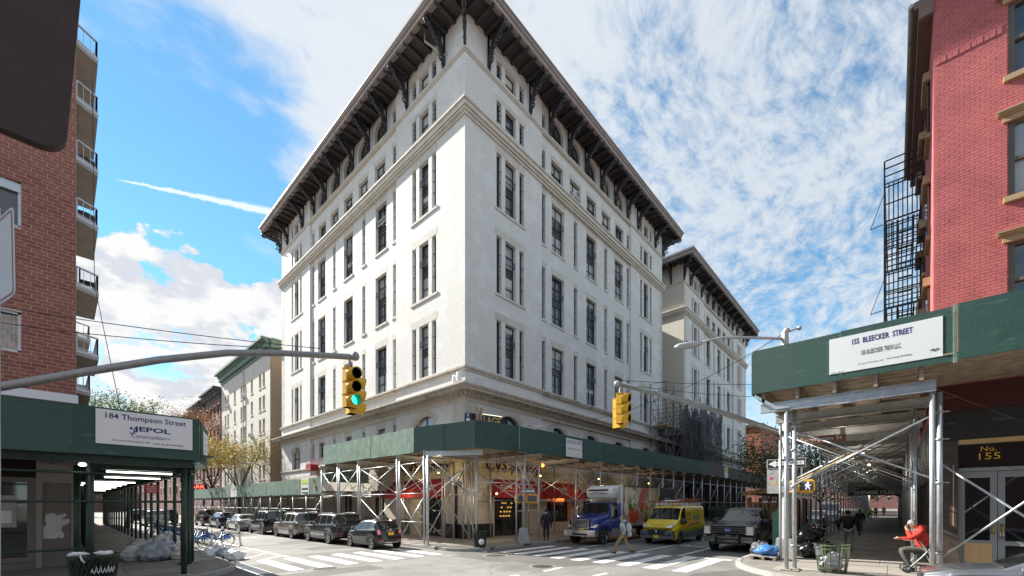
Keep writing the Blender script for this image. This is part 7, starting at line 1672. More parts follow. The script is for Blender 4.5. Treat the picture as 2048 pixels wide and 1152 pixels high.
m = MB(); m.tube([(PX, PY, 5.15), (17.5, 4.6, 5.72), (15.2, 5.9, 6.18), (13.1, 7.08, 6.50)], [.10, .095, .085, .075], 12); m.build('mast_arm', POLEM, pr_, True); m = MB(); m.blob((13.1, 7.08, 6.5), (.1, .1, .1), 1, .05, n=8); m.build('arm_cap', POLE_L, pr_, True)
m = MB(); m.tube([(PX, PY, 9.02), (19.1, 4.4, 9.14), (18.5, 5.25, 9.18), (18.25, 5.65, 9.12), (18.05, 5.95, 9.02)], [.06, .055, .05, .045, .045], 8); m.build('lamp_arm', POLE_L, pr_, True)
m = MB(); m.tube([(18.1, 5.88, 9.02), (17.9, 6.2, 8.98), (17.6, 6.65, 8.93), (17.5, 6.8, 8.92)], [.07, .15, .13, .03], 10); m.build('lamp_head', POLE_L, pr_, True); m = MB(); m.blob((17.75, 6.4, 9.12), (.05, .05, .06), 1, 0, n=6); m.build('photocell', BLKPLAST, pr_)
m = MB(); m.blob((PX + .05, PY - .05, 9.35), (.12, .12, .12), 2, .1, n=8); m.tube([(PX, PY, 9.25), (PX + .25, PY - .4, 9.42)], .035, 6); m.blob((PX + .28, PY - .45, 9.42), (.09, .09, .09), 3, .1, n=8); m.build('pole_fitting', GALV_D, pr_, True)
def street_sign(name, label, c, w, h, face, right=(0, -1, 0)):
    t = thing(name, label, 'sign', c); board(c, right, UP, w, h, .02).build('plate', face, t); return t
BLK = M('black_sign_face', (.018, .018, .02), .5); BRN_S = M('brown_sign_face', (.20, .07, .035), .5)
def oneway(label, c, right, w, h, par=None):
    t = street_sign('one_way_sign', label, c, w, h, SIGNW, right); R_ = Vector(right).normalized(); C_ = Vector(c); N_ = R_.cross(Vector(UP))
    board(C_ + N_ * .003, right, UP, w * .97, h * .92, .002).build('border', BLK, t)
    m = MB(); pts = [(-.46, 0), (-.26, .40), (-.26, .22), (.46, .22), (.46, -.22), (-.26, -.22), (-.26, -.40)]
    m.add([tuple(C_ + N_ * .006 + R_ * (u * w) + Vector((0, 0, v * h))) for u, v in pts], [tuple(range(7))]); m.build('arrow', SIGNW, t); text('ONE WAY', C_ + N_ * .007 + R_ * (.08 * w), right, UP, w * .66, h * .26, INKB, t, depth=.002)
    return t
oneway('black one way sign with white arrow on the grey pole at the right corner', (19.68, 3.19, 3.95), (0, -1, 0), 1.32, .36)
t = street_sign('street_name_sign', 'brown Thompson St street name sign under the right shed', (19.5, 2.05, 4.76), 1.5, .26, BRN_S); text('Thompson St', (19.495, 2.05, 4.77), (0, -1, 0), UP, 1.3, .17, SIGNW, t)
t = street_sign('sign_panel', 'grey back of a large sign with stickers on the corner pole', (19.70, 3.55, 3.25), .6, 1.0, GALV_D)
for k, (dy, dz, c) in enumerate(((.15, .36, (.3, .4, .6)), (.15, .12, (.6, .05, .25)), (.02, -.08, (.7, .4, .05)))): board((19.695, 3.55 + dy, 3.25 + dz), (0, -1, 0), UP, .12, .1, .003).build('sticker', M('sticker_%d' % k, c, .5), t)
def ped_signal(label, c, right, lit=True, w=.62, h=.42):
    t = thing('pedestrian_signal', label, 'pedestrian signal', c); R_ = Vector(right).normalized(); C_ = Vector(c); N_ = R_.cross(Vector(UP))
    board(C_, right, UP, w, h, .22).build('housing', YELLOW_TL, t); board(C_ + N_ * .004, right, UP, w - .07, h - .07, .002).build('screen', M('grey_signal_screen', (.10, .10, .10), .6) if 'grey_signal_screen' not in bpy.data.materials else bpy.data.materials['grey_signal_screen'], t)
    if lit:
        LW = bpy.data.materials.get('lit_white_symbol') or M('lit_white_symbol', (.9, .9, 1), .5, emis=(.8, .85, 1), es=.45); m = MB()
        def tp(u, v): return tuple(C_ + N_ * .012 + R_ * (u + .10) + Vector((0, 0, v)))
        m.blob(tp(.01, .13), (.026, .026, .026), 1, 0, n=7)
        for a, b, r in (((.0, .09), (-.005, .0), .03), ((.0, .08), (-.07, .03), .014), ((-.07, .03), (-.085, -.02), .013), ((.01, .08), (.05, .02), .014), ((.05, .02), (.10, .03), .012), ((-.005, .0), (.045, -.07), .02), ((.045, -.07), (.06, -.14), .015), ((-.01, .0), (-.04, -.07), .02), ((-.04, -.07), (-.07, -.14), .015)): m.tube([tp(*a), tp(*b)], r, 6)
        m.build('walking_symbol', LW, t)
    for z in (-.5, .5): board(C_ + Vector((0, 0, z * (h + .05))) - N_ * .1, right, UP, w * .8, .05, .05).build('bracket', YELLOW_TL, t)
    return t
ped_signal('pedestrian signal with lit white walking figure on the right corner pole', (19.55, 2.55, 3.02), (0, -1, 0)); ped_signal('yellow edge-on pedestrian signal behind the front post at the right corner', (19.6, 3.02, 3.0), (-.9, -.4, 0), False)
cp = thing('signal_pole', 'slim grey pole with flared base rising past the hoarding at the corner shop', 'signal pole', (17.5, 15.2, .15))
m = MB(); m.tube([(17.5, 15.2, .9), (17.53, 15.2, 3.6), (17.75, 15.15, 6.75)], [.10, .09, .055], 10); m.build('pole', POLE_L, cp, True); m = MB(); m.prism([(-.26, -.26), (.26, -.26), (.26, .26), (-.26, .26)], lambda u, v, t: (17.5 + u * (1 - .4 * t), 15.2 + v * (1 - .4 * t), .15 + .85 * t), 0, 1); m.build('base', POLE_L, cp)
Rv = (.74, -.68, 0); oneway('small one way sign with left arrow on the slim pole before the corner shop', (17.62, 15.02, 3.05), Rv, .82, .30)
ped_signal('pedestrian signal with yellow housing seen side on, left of the slim corner pole', (17.15, 15.12, 2.62), (.95, .3, 0), False); ped_signal('pedestrian signal to the right of the slim corner pole', (17.95, 14.95, 2.62), (.70, -.71, 0), False)
# parking sign and dark panel close to the camera
sg = thing('parking_sign', 'white sign with red border cut by the left edge', 'sign', (-.24, 3.54, .1))
hv = Vector((-.27, .963, 0)).normalized(); rv = -hv; e0 = Vector((-.155, 3.275, 3.585)); cS = e0 + hv * .155; tl = (Vector(UP) + rv * -.06).normalized()
def rr(w, h, r, n=5):
    o = []
    for cx_, cy_, a in ((w / 2 - r, h / 2 - r, 0), (-w / 2 + r, h / 2 - r, pi / 2), (-w / 2 + r, -h / 2 + r, pi), (w / 2 - r, -h / 2 + r, 1.5 * pi)): o += [(cx_ + r * cos(a + pi / 2 * i / n), cy_ + r * sin(a + pi / 2 * i / n)) for i in range(n + 1)]
    return o
nS = rv.cross(tl).normalized(); f3 = lambda d: (lambda u, v, t: tuple(cS + rv * u + tl * v + nS * (t + d)))
m = MB(); m.prism(rr(.31, .46, .035), f3(0), -.004, 0); m.build('plate', SIGNW, sg)
outr, inr = rr(.285, .435, .03), rr(.265, .415, .026); m = MB(); vs = [f3(.0015)(*p, 0) for p in outr] + [f3(.0015)(*p, 0) for p in inr]; n = len(outr); m.add(vs, [(i, (i + 1) % n, n + (i + 1) % n, n + i) for i in range(n)]); m.build('border', M('sign_red', (.45, .03, .03), .5), sg)
m = MB(); pp = cS + hv * .14; m.tube([(pp.x, pp.y, .1), (pp.x, pp.y, 3.9)], .022, 8); m.build('post', GALV, sg)
MAROON = M('dark_maroon_panel', (.085, .05, .046), .7, v=.15, s=5, bump=.15, bs=80)
dp = thing('projecting_sign', 'big dark maroon sign box with rounded lower corner filling the top left', 'sign', (-2.6, 3.0, .1))
bz = 4.02; xr = .028; prof = [(-3.2, bz)] + [(xr - .10 + .10 * sin(pi / 2 * i / 8), bz + .10 - .10 * cos(pi / 2 * i / 8)) for i in range(9)] + [(xr + .03, 4.6), (xr + .055, 5.0), (xr + .055, 7.5), (-3.2, 7.5)]
m = MB(); m.prism(prof, lambda u, v, t: (u, t, v), 3.0, 3.05); m.build('panel', MAROON, dp); m = MB(); m.tube([(-2.6, 3.5, .1), (-2.6, 3.5, 7.4)], .08, 10); m.build('post', IRON, dp)
for z in (5, 7): m = MB(); m.box(-2.66, -2.54, 3.05, 3.45, z, z + .1); m.build('bracket', IRON, dp)
# overhead cables
def cable(label, pts, r=.014, sag=0.0):
    P_ = [Vector(p) for p in pts]; out = []
    for i in range(len(P_) - 1):
        for k in range(8): f = k / 8; out.append(P_[i].lerp(P_[i + 1], f) - Vector((0, 0, sag * 4 * f * (1 - f))))
    out.append(P_[-1]); m = MB(); m.tube(out, r, 5); return m.build('overhead_cable', BLKPLAST, None, True, label, 'cable', 'overhead cables')
cable('upper of the two thin cables crossing the brick house toward the left signal arm', [(-4.5, 15.6, 6.9), (-.2, 14.6, 6.75), (4.6, 11.0, 6.36)], .010, .05); cable('lower of the two thin cables crossing the brick house to the left arm', [(-4.5, 15.6, 6.45), (-.2, 14.6, 6.4), (3.9, 11.6, 6.32)], .010, .05)
cable('thin cable dropping past the balconies to the left hoarding', [(.80, 20.9, 17.5), (.84, 20.6, 10.0), (1.55, 19.8, 4.9)], .011)
cable('thin cable from the right pole top down to the slim corner pole', [(19.9, 3.26, 9.25), (13.9, 8.1, 6.1), (17.72, 15.15, 6.68)][::2], .014, 1.0); cable('upper thin cable running from the right signal arm tip past the shed', [(13.1, 7.08, 6.62), (19.0, 3.9, 7.1)], .010, .05); cable('lower thin cable running from the right signal arm tip past the shed', [(13.3, 6.98, 6.5), (19.0, 3.9, 6.6)], .010, .08)
# ------------------------------------------------------------------ litter baskets, bags, boxes
BASK = M('green_basket_wire', (.035, .06, .04), .5, .3, v=.3); BASK2 = M('faded_green_basket', (.12, .15, .09), .5, .3, v=.25, c2=(.16, .10, .06), ps=5)
BAGW = M('clear_white_bag', (.66, .67, .68), .16, v=.15, s=3, bump=.45, bs=7, c2=(.22, .24, .27), ps=3.5, p0=.5, p1=.7); BAGB = M('black_bag', (.012, .012, .013), .16, v=.3, bump=1.0, bs=9); BAGBL = M('blue_bag', (.05, .18, .45), .35, v=.25, s=4); BAGM = M('clear_bag_mixed', (.40, .45, .52), .16, v=.2, s=4, bump=.45, bs=7, c2=(.05, .13, .32), ps=3, p0=.5, p1=.66)
def crinkle(m, c, r, seed, flat): m.blob(c, r, seed, .30, 2.0, 20, flat=flat)
def basket(label, x, y, z, r0, r1, h, mat, mesh):
    t = thing('litter_basket', label, 'litter basket', (x, y, z))
    m = MB(); m.lathe([(r1 - .015, h - .03), (r1 + .02, h - .03), (r1 + .02, h + .005), (r1 - .015, h + .005)], 24, (x, y, z)); m.build('rim', mat, t); m = MB(); m.lathe([(.01, .02), (r0, .02), (r0, .05)], 20, (x, y, z)); m.build('bottom', mat, t)
    m = MB()
    if mesh:
        n = 30
        for i in range(n):
            for sg in (-1, 1):
                pts = [];
                for k in range(7): f = k / 6; a = 2 * pi * (i + sg * f * 3.2) / n; r = r0 + (r1 - r0) * f; pts.append((x + r * cos(a), y + r * sin(a), z + .03 + (h - .05) * f))
                m.tube(pts, .0075, 4, False)
        m.build('wire_mesh', mat, t, kind='stuff'); m = MB(); m.lathe([(r0 - .02, .05), (r1 - .05, h - .12)], 20, (x, y, z)); m.build('liner', BAGB, t, True)
    else:
        for i in range(12): a = 2 * pi * i / 12; m = MB(); m.beam((x + r0 * cos(a), y + r0 * sin(a), z + .03), (x + r1 * cos(a), y + r1 * sin(a), z + h), .035, .012, (cos(a), sin(a), 0)); m.build('slat', mat, t)
        for f in (.25, .85): r = r0 + (r1 - r0) * f; m = MB(); m.lathe([(r - .004, -.012), (r + .006, -.012), (r + .006, .012), (r - .004, .012)], 24, (x, y, z + h * f)); m.build('hoop', mat, t)
        m = MB()
        n = 48
        for i in range(n): a = 2 * pi * i / n; m.tube([(x + r0 * .98 * cos(a), y + r0 * .98 * sin(a), z + .03), (x + r1 * .98 * cos(a), y + r1 * .98 * sin(a), z + h)], .0035, 4, False)
        m.build('wires', mat, t, kind='stuff')
    return t
bl = basket('dark green mesh litter basket with white scrawl at the lower left', .56, 14.0, .15, .34, .45, .97, BASK, True)
m = MB(); cx_, cy_ = .56, 14.0
def onb(a, z): r = .34 + .11 * (z - .15) / .97 + .012; return (cx_ + r * cos(a), cy_ + r * sin(a), z)
pts = []; 
for i in range(26): a = -1.72 + i * .042; pts.append(onb(a, .74 + (.10 if i % 4 == 1 else (-.05 if i % 4 == 3 else .0)) * (1.3 if i in (5, 9, 17) else .8)))
m.tube(pts, .011, 5); m.build('graffiti', SIGNW, bl)
t = thing('paper_scrap', 'crumpled white papers spilling over the rim of the left basket', 'paper'); m = MB()
for k, (a, b) in enumerate(((-2.4, .1), (-1.1, .0))): m.blob((cx_ + .36 * cos(a), cy_ + .36 * sin(a), 1.16), (.17, .08, .05), k, .5, 2.5, 8)
m.tube([onb(-2.1, 1.14), onb(-2.05, 1.04), onb(-1.95, .97)], .02, 5); m.build('paper', SIGNW, t, True)
basket('small dark litter basket with white bag at the kerb before the corner shop', 14.28, 15.28, .15, .27, .34, .82, BASK, True); t = thing('trash_bag', 'white bag showing through the small corner basket', 'bag', (14.2, 15.1, .15)); m = MB(); crinkle(m, (14.1, 14.98, .45), (.16, .1, .14), 3, None); m.build('bag', SIGNW, t, True)
br = basket('faded green slatted litter basket in the sun at the right corner', 16.65, 1.45, .15, .36, .46, .88, BASK2, False)
t = thing('trash_bag', 'grey trash filling the slatted basket', 'bag', (16.65, 1.45, .2)); m = MB(); crinkle(m, (16.65, 1.5, .42), (.30, .30, .26), 2, .19); crinkle(m, (16.5, 1.38, .66), (.18, .2, .14), 5, None); m.build('bag', BAGW, t, True)
t = thing('notice_label', 'white paper label on the slatted basket', 'label', (16.3, 1.75, .7)); board((16.31, 1.76, .84), (.55, -.83, 0), UP, .17, .28, .005).build('paper', SIGNW, t); text('NYC', (16.305, 1.755, .90), (.55, -.83, 0), UP, .1, .06, INKB, t, depth=.004)
def bag(label, c, r, mat, seed, flat=.15, group=None):
    m = MB(); crinkle(m, c, r, seed, flat); top = (c[0], c[1], c[2] + r[2] * .9); m.tube([top, (top[0] + .03, top[1], top[2] + .1)], [.06, .02], 6)
    return m.build('trash_bag', mat, None, True, label, 'bag', group)
G1 = 'clear recycling bags under the left shed'
for k, (x, y, z, rx, ry, rz_, mt, lab) in enumerate(((1.95, 21.6, .40, .42, .40, .30, BAGW, 'leftmost of the clear recycling bags under the left shed'), (2.5, 20.8, .48, .52, .42, .38, BAGM, 'big clear bag with blue contents in front of the recycling heap'), (3.0, 22.4, .62, .5, .42, .48, BAGW, 'tall pale bag at the back top of the recycling heap'), (3.2, 20.9, .40, .40, .36, .30, BAGW, 'pale bag beside the red box, right end of the recycling heap'), (2.3, 22.4, .5, .5, .5, .38, BAGW, 'pale bag behind the leftmost recycling bag'), (2.85, 21.5, .62, .36, .34, .28, BAGM, 'bag lying on top of the middle of the recycling heap'))): bag(lab, (x, y, z), (rx, ry, rz_), mt, k + 1, .15, G1)
for k, (x, y, z, r, mt, lab) in enumerate(((4.35, 21.2, .22, .34, SIGNW, 'white bag at the left end of the kerbside heap by the hatching'), (4.75, 20.9, .22, .32, BAGM, 'blue-tinted clear bag in the middle of the kerbside heap'), (4.95, 20.2, .14, .36, SIGNW, 'low white bag slumped on the road by the left crosswalk'), (4.6, 21.5, .36, .28, BAGW, 'bag on the back of the kerbside heap'))): bag(lab, (x, y, z), (r, r * .85, r * .75), mt, k + 21, .02, 'white bags heaped on the kerb')
for k, (x, y, z, r, lab) in enumerate(((20.7, 2.55, .42, .42, 'front black bag of the glossy pile by the corner pole'), (21.2, 2.2, .48, .46, 'right black bag of the glossy pile by the mailbox'), (21.1, 2.75, .85, .44, 'upper black bag on the glossy pile'), (21.5, 2.5, 1.15, .36, 'topmost black bag of the glossy pile'))): bag(lab, (x, y, z), (r, r, r * .85), BAGB, k + 41, .15, 'black bags piled by the corner pole')
pt = thing('pallet', 'grey wooden pallet at the kerb by the corner pole', 'pallet', (18.9, 3.75, .15))
for k in range(5): m = MB(); m.box(18.45 + k * .2, 18.61 + k * .2, 3.3, 4.2, .27, .30); m.build('board', GALV_D, pt)
for y in (3.32, 3.7, 4.08): m = MB(); m.box(18.45, 19.4, y, y + .1, .155, .268); m.build('bearer', TIMBER, pt)
bag('bright blue bag lying on the pallet by the corner pole', (18.9, 3.7, .48), (.40, .42, .22), BAGBL, 61, .30); bag('grey plastic sheet bag behind the blue one on the pallet', (19.1, 4.0, .52), (.34, .32, .26), M('grey_bag', (.10, .10, .11), .4, v=.3), 62, .30)
GBOX = M('mailbox_green', (.022, .10, .06), .4, v=.12)
mb_ = thing('relay_mailbox', 'dark green mail relay box with rounded top behind the black bags', 'mailbox', (22.8, 2.9, .15)); m = MB(); pr2 = [(-.3, .25), (.3, .25), (.3, 1.2)] + [(.3 * cos(a), 1.2 + .28 * sin(a)) for a in [pi * i / 10 for i in range(11)]] + [(-.3, 1.2)]
m.prism(pr2, lambda u, v, t: (22.8 + t, 2.75 + u, v), -.3, .3); m.build('body', GBOX, mb_)
for a, b in ((-.27, -.25), (.27, -.25), (-.27, .25), (.27, .25)): m = MB(); m.box(22.8 + b - .03, 22.8 + b + .03, 2.75 + a - .03, 2.75 + a + .03, .15, .26); m.build('leg', GBOX, mb_)
eb = thing('utility_cabinet', 'tall paler green utility cabinet beside the corner pole', 'cabinet', (22.4, 3.6, .15)); m = MB(); m.box(22.1, 22.7, 3.42, 4.1, .15, 1.95); m.build('body', M('pale_green_cabinet', (.08, .22, .15), .5, v=.15), eb); m = MB(); m.lathe([(.28, 0), (.22, .14), (.1, .2), (.01, .21)], 14, (22.4, 3.75, 1.95)); m.build('dome', M('pale_green_cabinet2', (.12, .3, .2), .5), eb)
rb_ = thing('newspaper_box', 'tall narrow red box between the green posts of the left shed', 'newspaper box', (3.05, 18.9, .15)); m = MB(); m.box(2.98, 3.24, 18.85, 19.1, .2, 1.58); m.build('body', M('red_box_paint', (.36, .025, .025), .5, v=.12), rb_); m = MB(); m.box(2.94, 3.28, 18.81, 19.14, .15, .2); m.build('foot', BLKPLAST, rb_); m = MB(); m.box(2.97, 3.25, 18.84, 19.11, 1.58, 1.62); m.build('lid', M('red_box_lid', (.45, .05, .05), .5), rb_)
ns = thing('hanging_sign', 'red lit shop sign glowing behind the left posts', 'sign', (8, 62, 3.5)); board((11.9, 66, 4.6), (1, 0, 0), UP, 2.4, .6, .1).build('panel', DARKHOLE, ns); text('PARK', (11.9, 65.89, 4.6), (1, 0, 0), UP, 1.8, .4, BRAKE, ns)
# white flexible lane posts
for k, (x, y, lean, lab) in enumerate(((6.71, 29.9, 0, 'farther upright white lane post on the painted line'), (6.74, 26.3, -.12, 'leaning white lane post nearest the crosswalk'), (5.41, 26.2, -.03, 'white lane post beside the blue bicycles'))):
    t = thing('lane_post', lab, 'bollard', (x, y, 0), 'white lane posts'); m = MB(); m.tube([(x, y, .02), (x + lean, y + .04, .98)], .05, 10); m.build('tube', SIGNW, t, True); m = MB(); m.tube([(x + lean * .72, y + .03, .70), (x + lean * .82, y + .033, .80)], .054, 10); m.build('band', GREYPLAST, t, True); m = MB(); m.lathe([(.12, 0), (.12, .03), (.06, .05)], 12, (x, y, 0)); m.build('foot', BLKPLAST, t)
# hire bicycles
CBL = M('bike_blue', (.02, .12, .42), .35, v=.08, coat=.5)
def bicycle(label):
    t = thing('bicycle', label, 'bicycle', group='blue hire bicycles docked at the kerb')
    for x in (-.55, .55):
        m = MB(); m.lathe([(.30, -.02), (.335, -.012), (.335, .012), (.30, .02), (.30, -.02)], 24, (x, 0, .335), 'y'); o = m.build('wheel', RUBBER, t)
        m = MB()
        for k in range(10): a = 2 * pi * k / 10; m.beam((x, 0, .335), (x + .3 * cos(a), 0, .335 + .3 * sin(a)), .006, .006, (0, 1, 0))
        m.build('spokes', ALLOY, o, kind='stuff')
        m = MB(); am = [pi * i / 12 for i in range(13)]; q = [(x + .37 * cos(a), .335 + .37 * sin(a)) for a in am] + [(x + .355 * cos(a), .335 + .355 * sin(a)) for a in reversed(am)]
        for i in range(12): m.prism([q[i], q[i + 1], q[24 - i], q[25 - i]], lambda u, v, w: (u, w, v), -.04, .04)
        m.build('mudguard', CBL, t)
    m = MB(); m.tube([(.42, 0, .95), (.35, 0, .6), (.0, 0, .42), (-.2, 0, .45), (-.28, 0, .75)], [.035, .05, .06, .05, .03], 8); m.tube([(-.2, 0, .42), (-.55, 0, .335)], .025, 6); m.tube([(.42, 0, .9), (.55, 0, .335)], .03, 6); m.build('frame', CBL, t, True)
    m = MB(); m.tube([(.42, 0, .95), (.38, 0, 1.12)], .02, 6); m.tube([(.22, .26, 1.10), (.38, .1, 1.14), (.38, -.1, 1.14), (.22, -.26, 1.10)], .018, 6); m.build('handlebar', BLKPLAST, t, True); m = MB(); m.blob((-.30, 0, .90), (.14, .08, .05), 1, .05, n=8); m.tube([(-.29, 0, .75), (-.30, 0, .88)], .018, 6); m.build('saddle', BLKPLAST, t, True)
    m = MB(); m.box(.42, .68, -.14, .14, .86, 1.02); m.build('basket', GREYPLAST, t); m = MB(); m.add([(-.75, -.045, .40), (-.36, -.045, .40), (-.38, -.045, .66), (-.6, -.045, .72)], [(0, 1, 2, 3)]); m.build('skirt_guard', M('bike_skirt', (.03, .2, .55), .4) if 'bike_skirt' not in bpy.data.materials else bpy.data.materials['bike_skirt'], t)
    return t
bk = bicycle('blue hire bicycle at the near end of the docked row, rear wheel towards the road'); bk.location = (5.75, 27.0, 0); bk.rotation_euler = (0, 0, pi + .12)
for i in range(13): copy_thing(bk, (5.1 + random.uniform(-.08, .08), 28.3 + i * .85, 0), pi + random.uniform(-.1, .2), 'blue hire bicycle, %s from the near end of the docked row' % 'second third fourth fifth sixth seventh eighth ninth tenth eleventh twelfth thirteenth fourteenth'.split()[i])
# crowd barrier, dining hut, planter
bf = thing('crowd_barrier', 'dark crowd barrier leaning on the shop wall behind the hatchback', 'barrier', (16.9, 28, .15)); m = MB(); m.tube([(16.8, 28.0, .2), (16.8, 28.0, 1.25), (16.8, 31.6, 1.25), (16.8, 31.6, .2)], .025, 6); m.tube([(16.8, 28, .35), (16.8, 31.6, .35)], .02, 6); m.build('frame', IRON, bf)
for i in range(20): m = MB(); y = 28.15 + i * .175; m.tube([(16.8, y, .35), (16.8, y, 1.25)], .01, 5); m.build('bar', IRON, bf)
bn = thing('wheeled_bins', 'grey bin with red lid against the Thompson side shop wall', 'bin', (16.6, 25, .15)); m = MB(); m.box(16.2, 16.9, 25.6, 26.4, .2, 1.15); m.build('body', GREYPLAST, bn); m = MB(); m.box(16.15, 16.95, 25.55, 26.45, 1.15, 1.24); m.build('lid', RED_AWN, bn)
HUTW = M('stained_timber', (.42, .20, .08), .7, v=.2, s=4, streak=True)
ht = thing('dining_hut', 'brown timber outdoor dining hut behind the charcoal pickup', 'dining hut', (31, 5.8, 0))
for x in (30.2, 33.2, 36.2, 39.2):
    for y in (4.75, 6.9): m = MB(); m.box(x - .09, x + .09, y - .09, y + .09, 0, 2.75); m.build('post', HUTW, ht)
m = MB(); m.prism([(29.8, 2.95), (39.6, 2.95), (39.6, 3.05), (29.8, 3.05)], lambda u, v, t: (u, t, v + (t - 7.1) * -.12), 4.3, 7.2); m.build('roof', DCOR, ht); m = MB(); m.prism([(4.25, 0), (7.25, 0)][:0] or [(29.72, 2.86), (29.79, 2.86), (29.79, 3.12), (29.72, 3.12)], lambda u, v, t: (u, t, v + (t - 7.1) * -.12), 4.25, 7.25); m.build('fascia', HUTW, ht)
for k in range(11): m = MB(); y = 4.9 + k * .18; m.box(30.16, 30.22, y, y + .165, .1, 1.1); m.build('board', HUTW, ht)
for k in range(30): m = MB(); x = 30.4 + k * .3; m.box(x, x + .28, 6.93, 6.98, .1, 1.1); m.build('board', HUTW, ht)
for z in (1.12, 2.35): m = MB(); m.box(30.15, 30.25, 4.85, 6.8, z, z + .1); m.build('rail', HUTW, ht); m = MB(); m.box(30.3, 39.1, 6.86, 6.94, z, z + .1); m.build('rail', HUTW, ht)
for k in range(9): m = MB(); y = 5.0 + k * .22; m.box(30.17, 30.23, y, y + .07, 1.22, 2.35); m.build('baluster', HUTW, ht)
for k in range(26): m = MB(); x = 30.5 + k * .33; m.box(x, x + .07, 6.88, 6.92, 1.22, 2.35); m.build('baluster', HUTW, ht)
m = MB(); m.box(38.9, 39.0, 4.9, 6.8, .1, 2.7); m.build('end_wall', DARKHOLE, ht)
# ------------------------------------------------------------------ trees
def tree(label, x, y, z0, h, r, leafm, nleaf, lsz, seed, zc=None, flat=.8, bare=.0, lean=(0, 0), group=None, name='street_tree', tr=.16, clump=.16, twigs=46):
    rnd = random.Random(seed); t = thing(name, label, 'tree', (x, y, z0), group); m = MB(); tips = []
    zc = zc or h * .68; top = Vector((x + lean[0], y + lean[1], z0 + zc)); fk = Vector((x + lean[0] * .3, y + lean[1] * .3, z0 + zc * .5))
    m.tube([(x, y, z0), tuple(Vector((x, y, z0)).lerp(fk, .5) + Vector((.05, .05, 0))), tuple(fk)], [tr, tr * .8, tr * .65], 9)
    for i in range(8):
        a = 2 * pi * i / 8 + rnd.uniform(-.3, .3); e = rnd.uniform(.1, 1.1); d = Vector((cos(a) * cos(e), sin(a) * cos(e), sin(e) * flat)); p1 = fk + (top - fk) * rnd.uniform(.2, .6) + d * r * .45; p2 = top + Vector((d.x * r * .9, d.y * r * .9, d.z * r * .8 - r * .1))
        m.tube([fk, p1, p2], [tr * .45, tr * .28, tr * .08], 6)
        for k in range(int(twigs / 8)):
            f = rnd.uniform(.35, 1); b = p1.lerp(p2, f); q = b + Vector((rnd.gauss(0, 1), rnd.gauss(0, 1), rnd.gauss(.15, .7))) * r * .26; m.tube([b, b.lerp(q, .5) + Vector((0, 0, .06)), q], [tr * .09, tr * .06, tr * .025], 4, False); tips += [q, b.lerp(q, .5)]
            for _ in range(2): q2 = q + Vector((rnd.gauss(0, 1), rnd.gauss(0, 1), rnd.gauss(0, .7))) * r * .15; m.tube([q, q2], [tr * .035, tr * .015], 3, False); tips.append(q2)
    m.build('trunk', BARK, t, True); lv = [MB() for _ in leafm]
    for i in range(nleaf):
        c = rnd.choice(tips); p = c + Vector((rnd.gauss(0, 1), rnd.gauss(0, 1), rnd.gauss(0, .7))) * r * clump; s = lsz * rnd.uniform(.55, 1.25)
        a = Vector((rnd.gauss(0, 1), rnd.gauss(0, 1), rnd.gauss(0, .6))).normalized() * s; b = a.orthogonal().normalized() * s * .55; b = Matrix.Rotation(rnd.uniform(0, 6.28), 3, a.normalized()) @ b
        lv[rnd.randrange(len(lv))].add([tuple(p - a * .5), tuple(p + b * .5), tuple(p + a * .5), tuple(p - b * .5)], [(0, 1, 2, 3)])
    for q, mt in zip(lv, leafm): q.build('crown', mt, t, kind='stuff')
    return t
def leaf(n, c, v=.35):
    mt = M(n, c, .6, v=v, s=.9); b_ = mt.node_tree.nodes['Principled BSDF']; b_.inputs['Subsurface Weight'].default_value = 0
    t_ = mt.node_tree; tr_ = nd(t_, 'ShaderNodeBsdfTranslucent', {0: (*[min(1, x * 1.3) for x in c], 1)}); mx = nd(t_, 'ShaderNodeMixShader', {0: .25, 1: b_.outputs[0], 2: tr_.outputs[0]}); t_.links.new(mx.outputs[0], t_.nodes['Material Output'].inputs[0]); return mt
LY = leaf('yellow_leaf', (.30, .205, .03)); LO = leaf('orange_leaf', (.33, .17, .035)); LG = leaf('fresh_green_leaf', (.065, .11, .02)); LD = leaf('dark_green_leaf', (.035, .065, .02)); LR = leaf('russet_leaf', (.20, .085, .055)); LYG = leaf('yellow_green_leaf', (.16, .18, .03))
tree('autumn street tree with thin yellow leaves over the low green hoarding', 14.4, 57, .15, 11, 3.9, [LY, LYG, LO, LYG], 4600, .22, 5, zc=7.6, flat=.9, tr=.17)
tree('yellow tree with sparse leaves nearer the left hoarding', 14.0, 68, .15, 12.5, 3.6, [LY, LO, LYG, LO], 3600, .28, 6, zc=8.5, flat=.9, tr=.18)
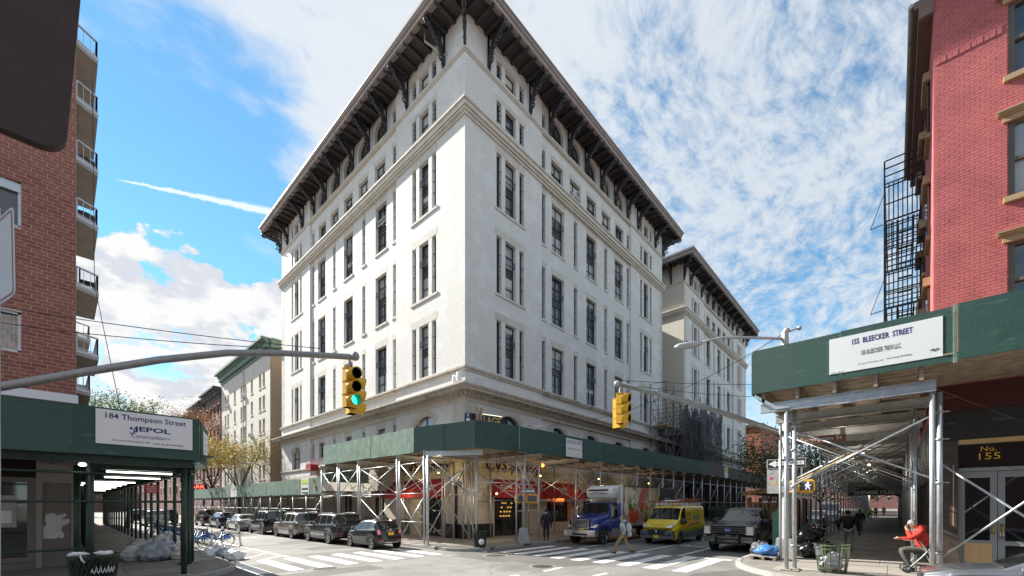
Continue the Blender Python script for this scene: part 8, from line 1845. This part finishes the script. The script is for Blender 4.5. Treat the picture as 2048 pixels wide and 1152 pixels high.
tree('reddish half-bare tree in front of the dark red row houses', 15.4, 80, .15, 18, 4.2, [LR, LR, LO], 5200, .22, 9, zc=14.2, flat=1.25, tr=.2, twigs=110)
tree('green tree rising behind the left hoarding sign', 4.3, 52, .15, 13, 2.9, [LG, LG, LYG], 6500, .20, 12, zc=10.6, flat=.8)
tree('dark green tree by the dining hut, in front of the far brick house', 27.2, 4.35, .15, 6.4, 2.5, [LD, LD, LG], 5200, .13, 17, zc=4.75, flat=.62, lean=(-.3, .9), clump=.13, twigs=70, tr=.10)
tree('yellowish tree at the kerb glimpsed through the right shed braces', 40, 4.1, .15, 6.5, 3.0, [LYG, LG, LD], 3800, .17, 19, zc=4.6, flat=.6, lean=(0, .4), tr=.1)
t = thing('planter_hedge', 'clipped dark green hedge along the kerb behind the yellow van', 'hedge', (42, 12, 0)); m = MB(); m.box(42, 48, 12.5, 13.1, 0, .7); m.build('planter', HUTW, t)
m = MB(); rn = random.Random(3)
for i in range(2600): p = Vector((rn.uniform(42, 48), rn.uniform(12.4, 13.2), rn.uniform(.7, 2.1))); a = Vector((rn.gauss(0, 1), rn.gauss(0, 1), rn.gauss(0, 1))).normalized() * .2; b = a.orthogonal().normalized() * .12; m.add([tuple(p - a * .5), tuple(p + b * .5), tuple(p + a * .5), tuple(p - b * .5)], [(0, 1, 2, 3)])
m.build('foliage', LD, t, kind='stuff')

tree('green tree closing the far end of the right arcade', 120, 4.2, .15, 9, 4.5, [LG, LD], 3200, .4, 31, zc=5.6, flat=.8)
tree('dark green tree at the far end of the left arcade, up Thompson', 3.2, 105, .15, 9, 4.0, [LD, LG], 2600, .4, 33, zc=5, flat=.8)
m = MB(); rn = random.Random(5); pts = []
for k in range(26): pts.append((13.265, 32.9 - .02 * k + .18 * sin(k * 1.9), 4.25 - k * .036 + .05 * cos(k * 2.3)))
m.tube(pts, .022, 5); tag(m.build('graffiti', M('red_spray', (.35, .06, .05), .7)), 'red sprayed scrawl on the near end panel of the low green hoarding', 'graffiti')
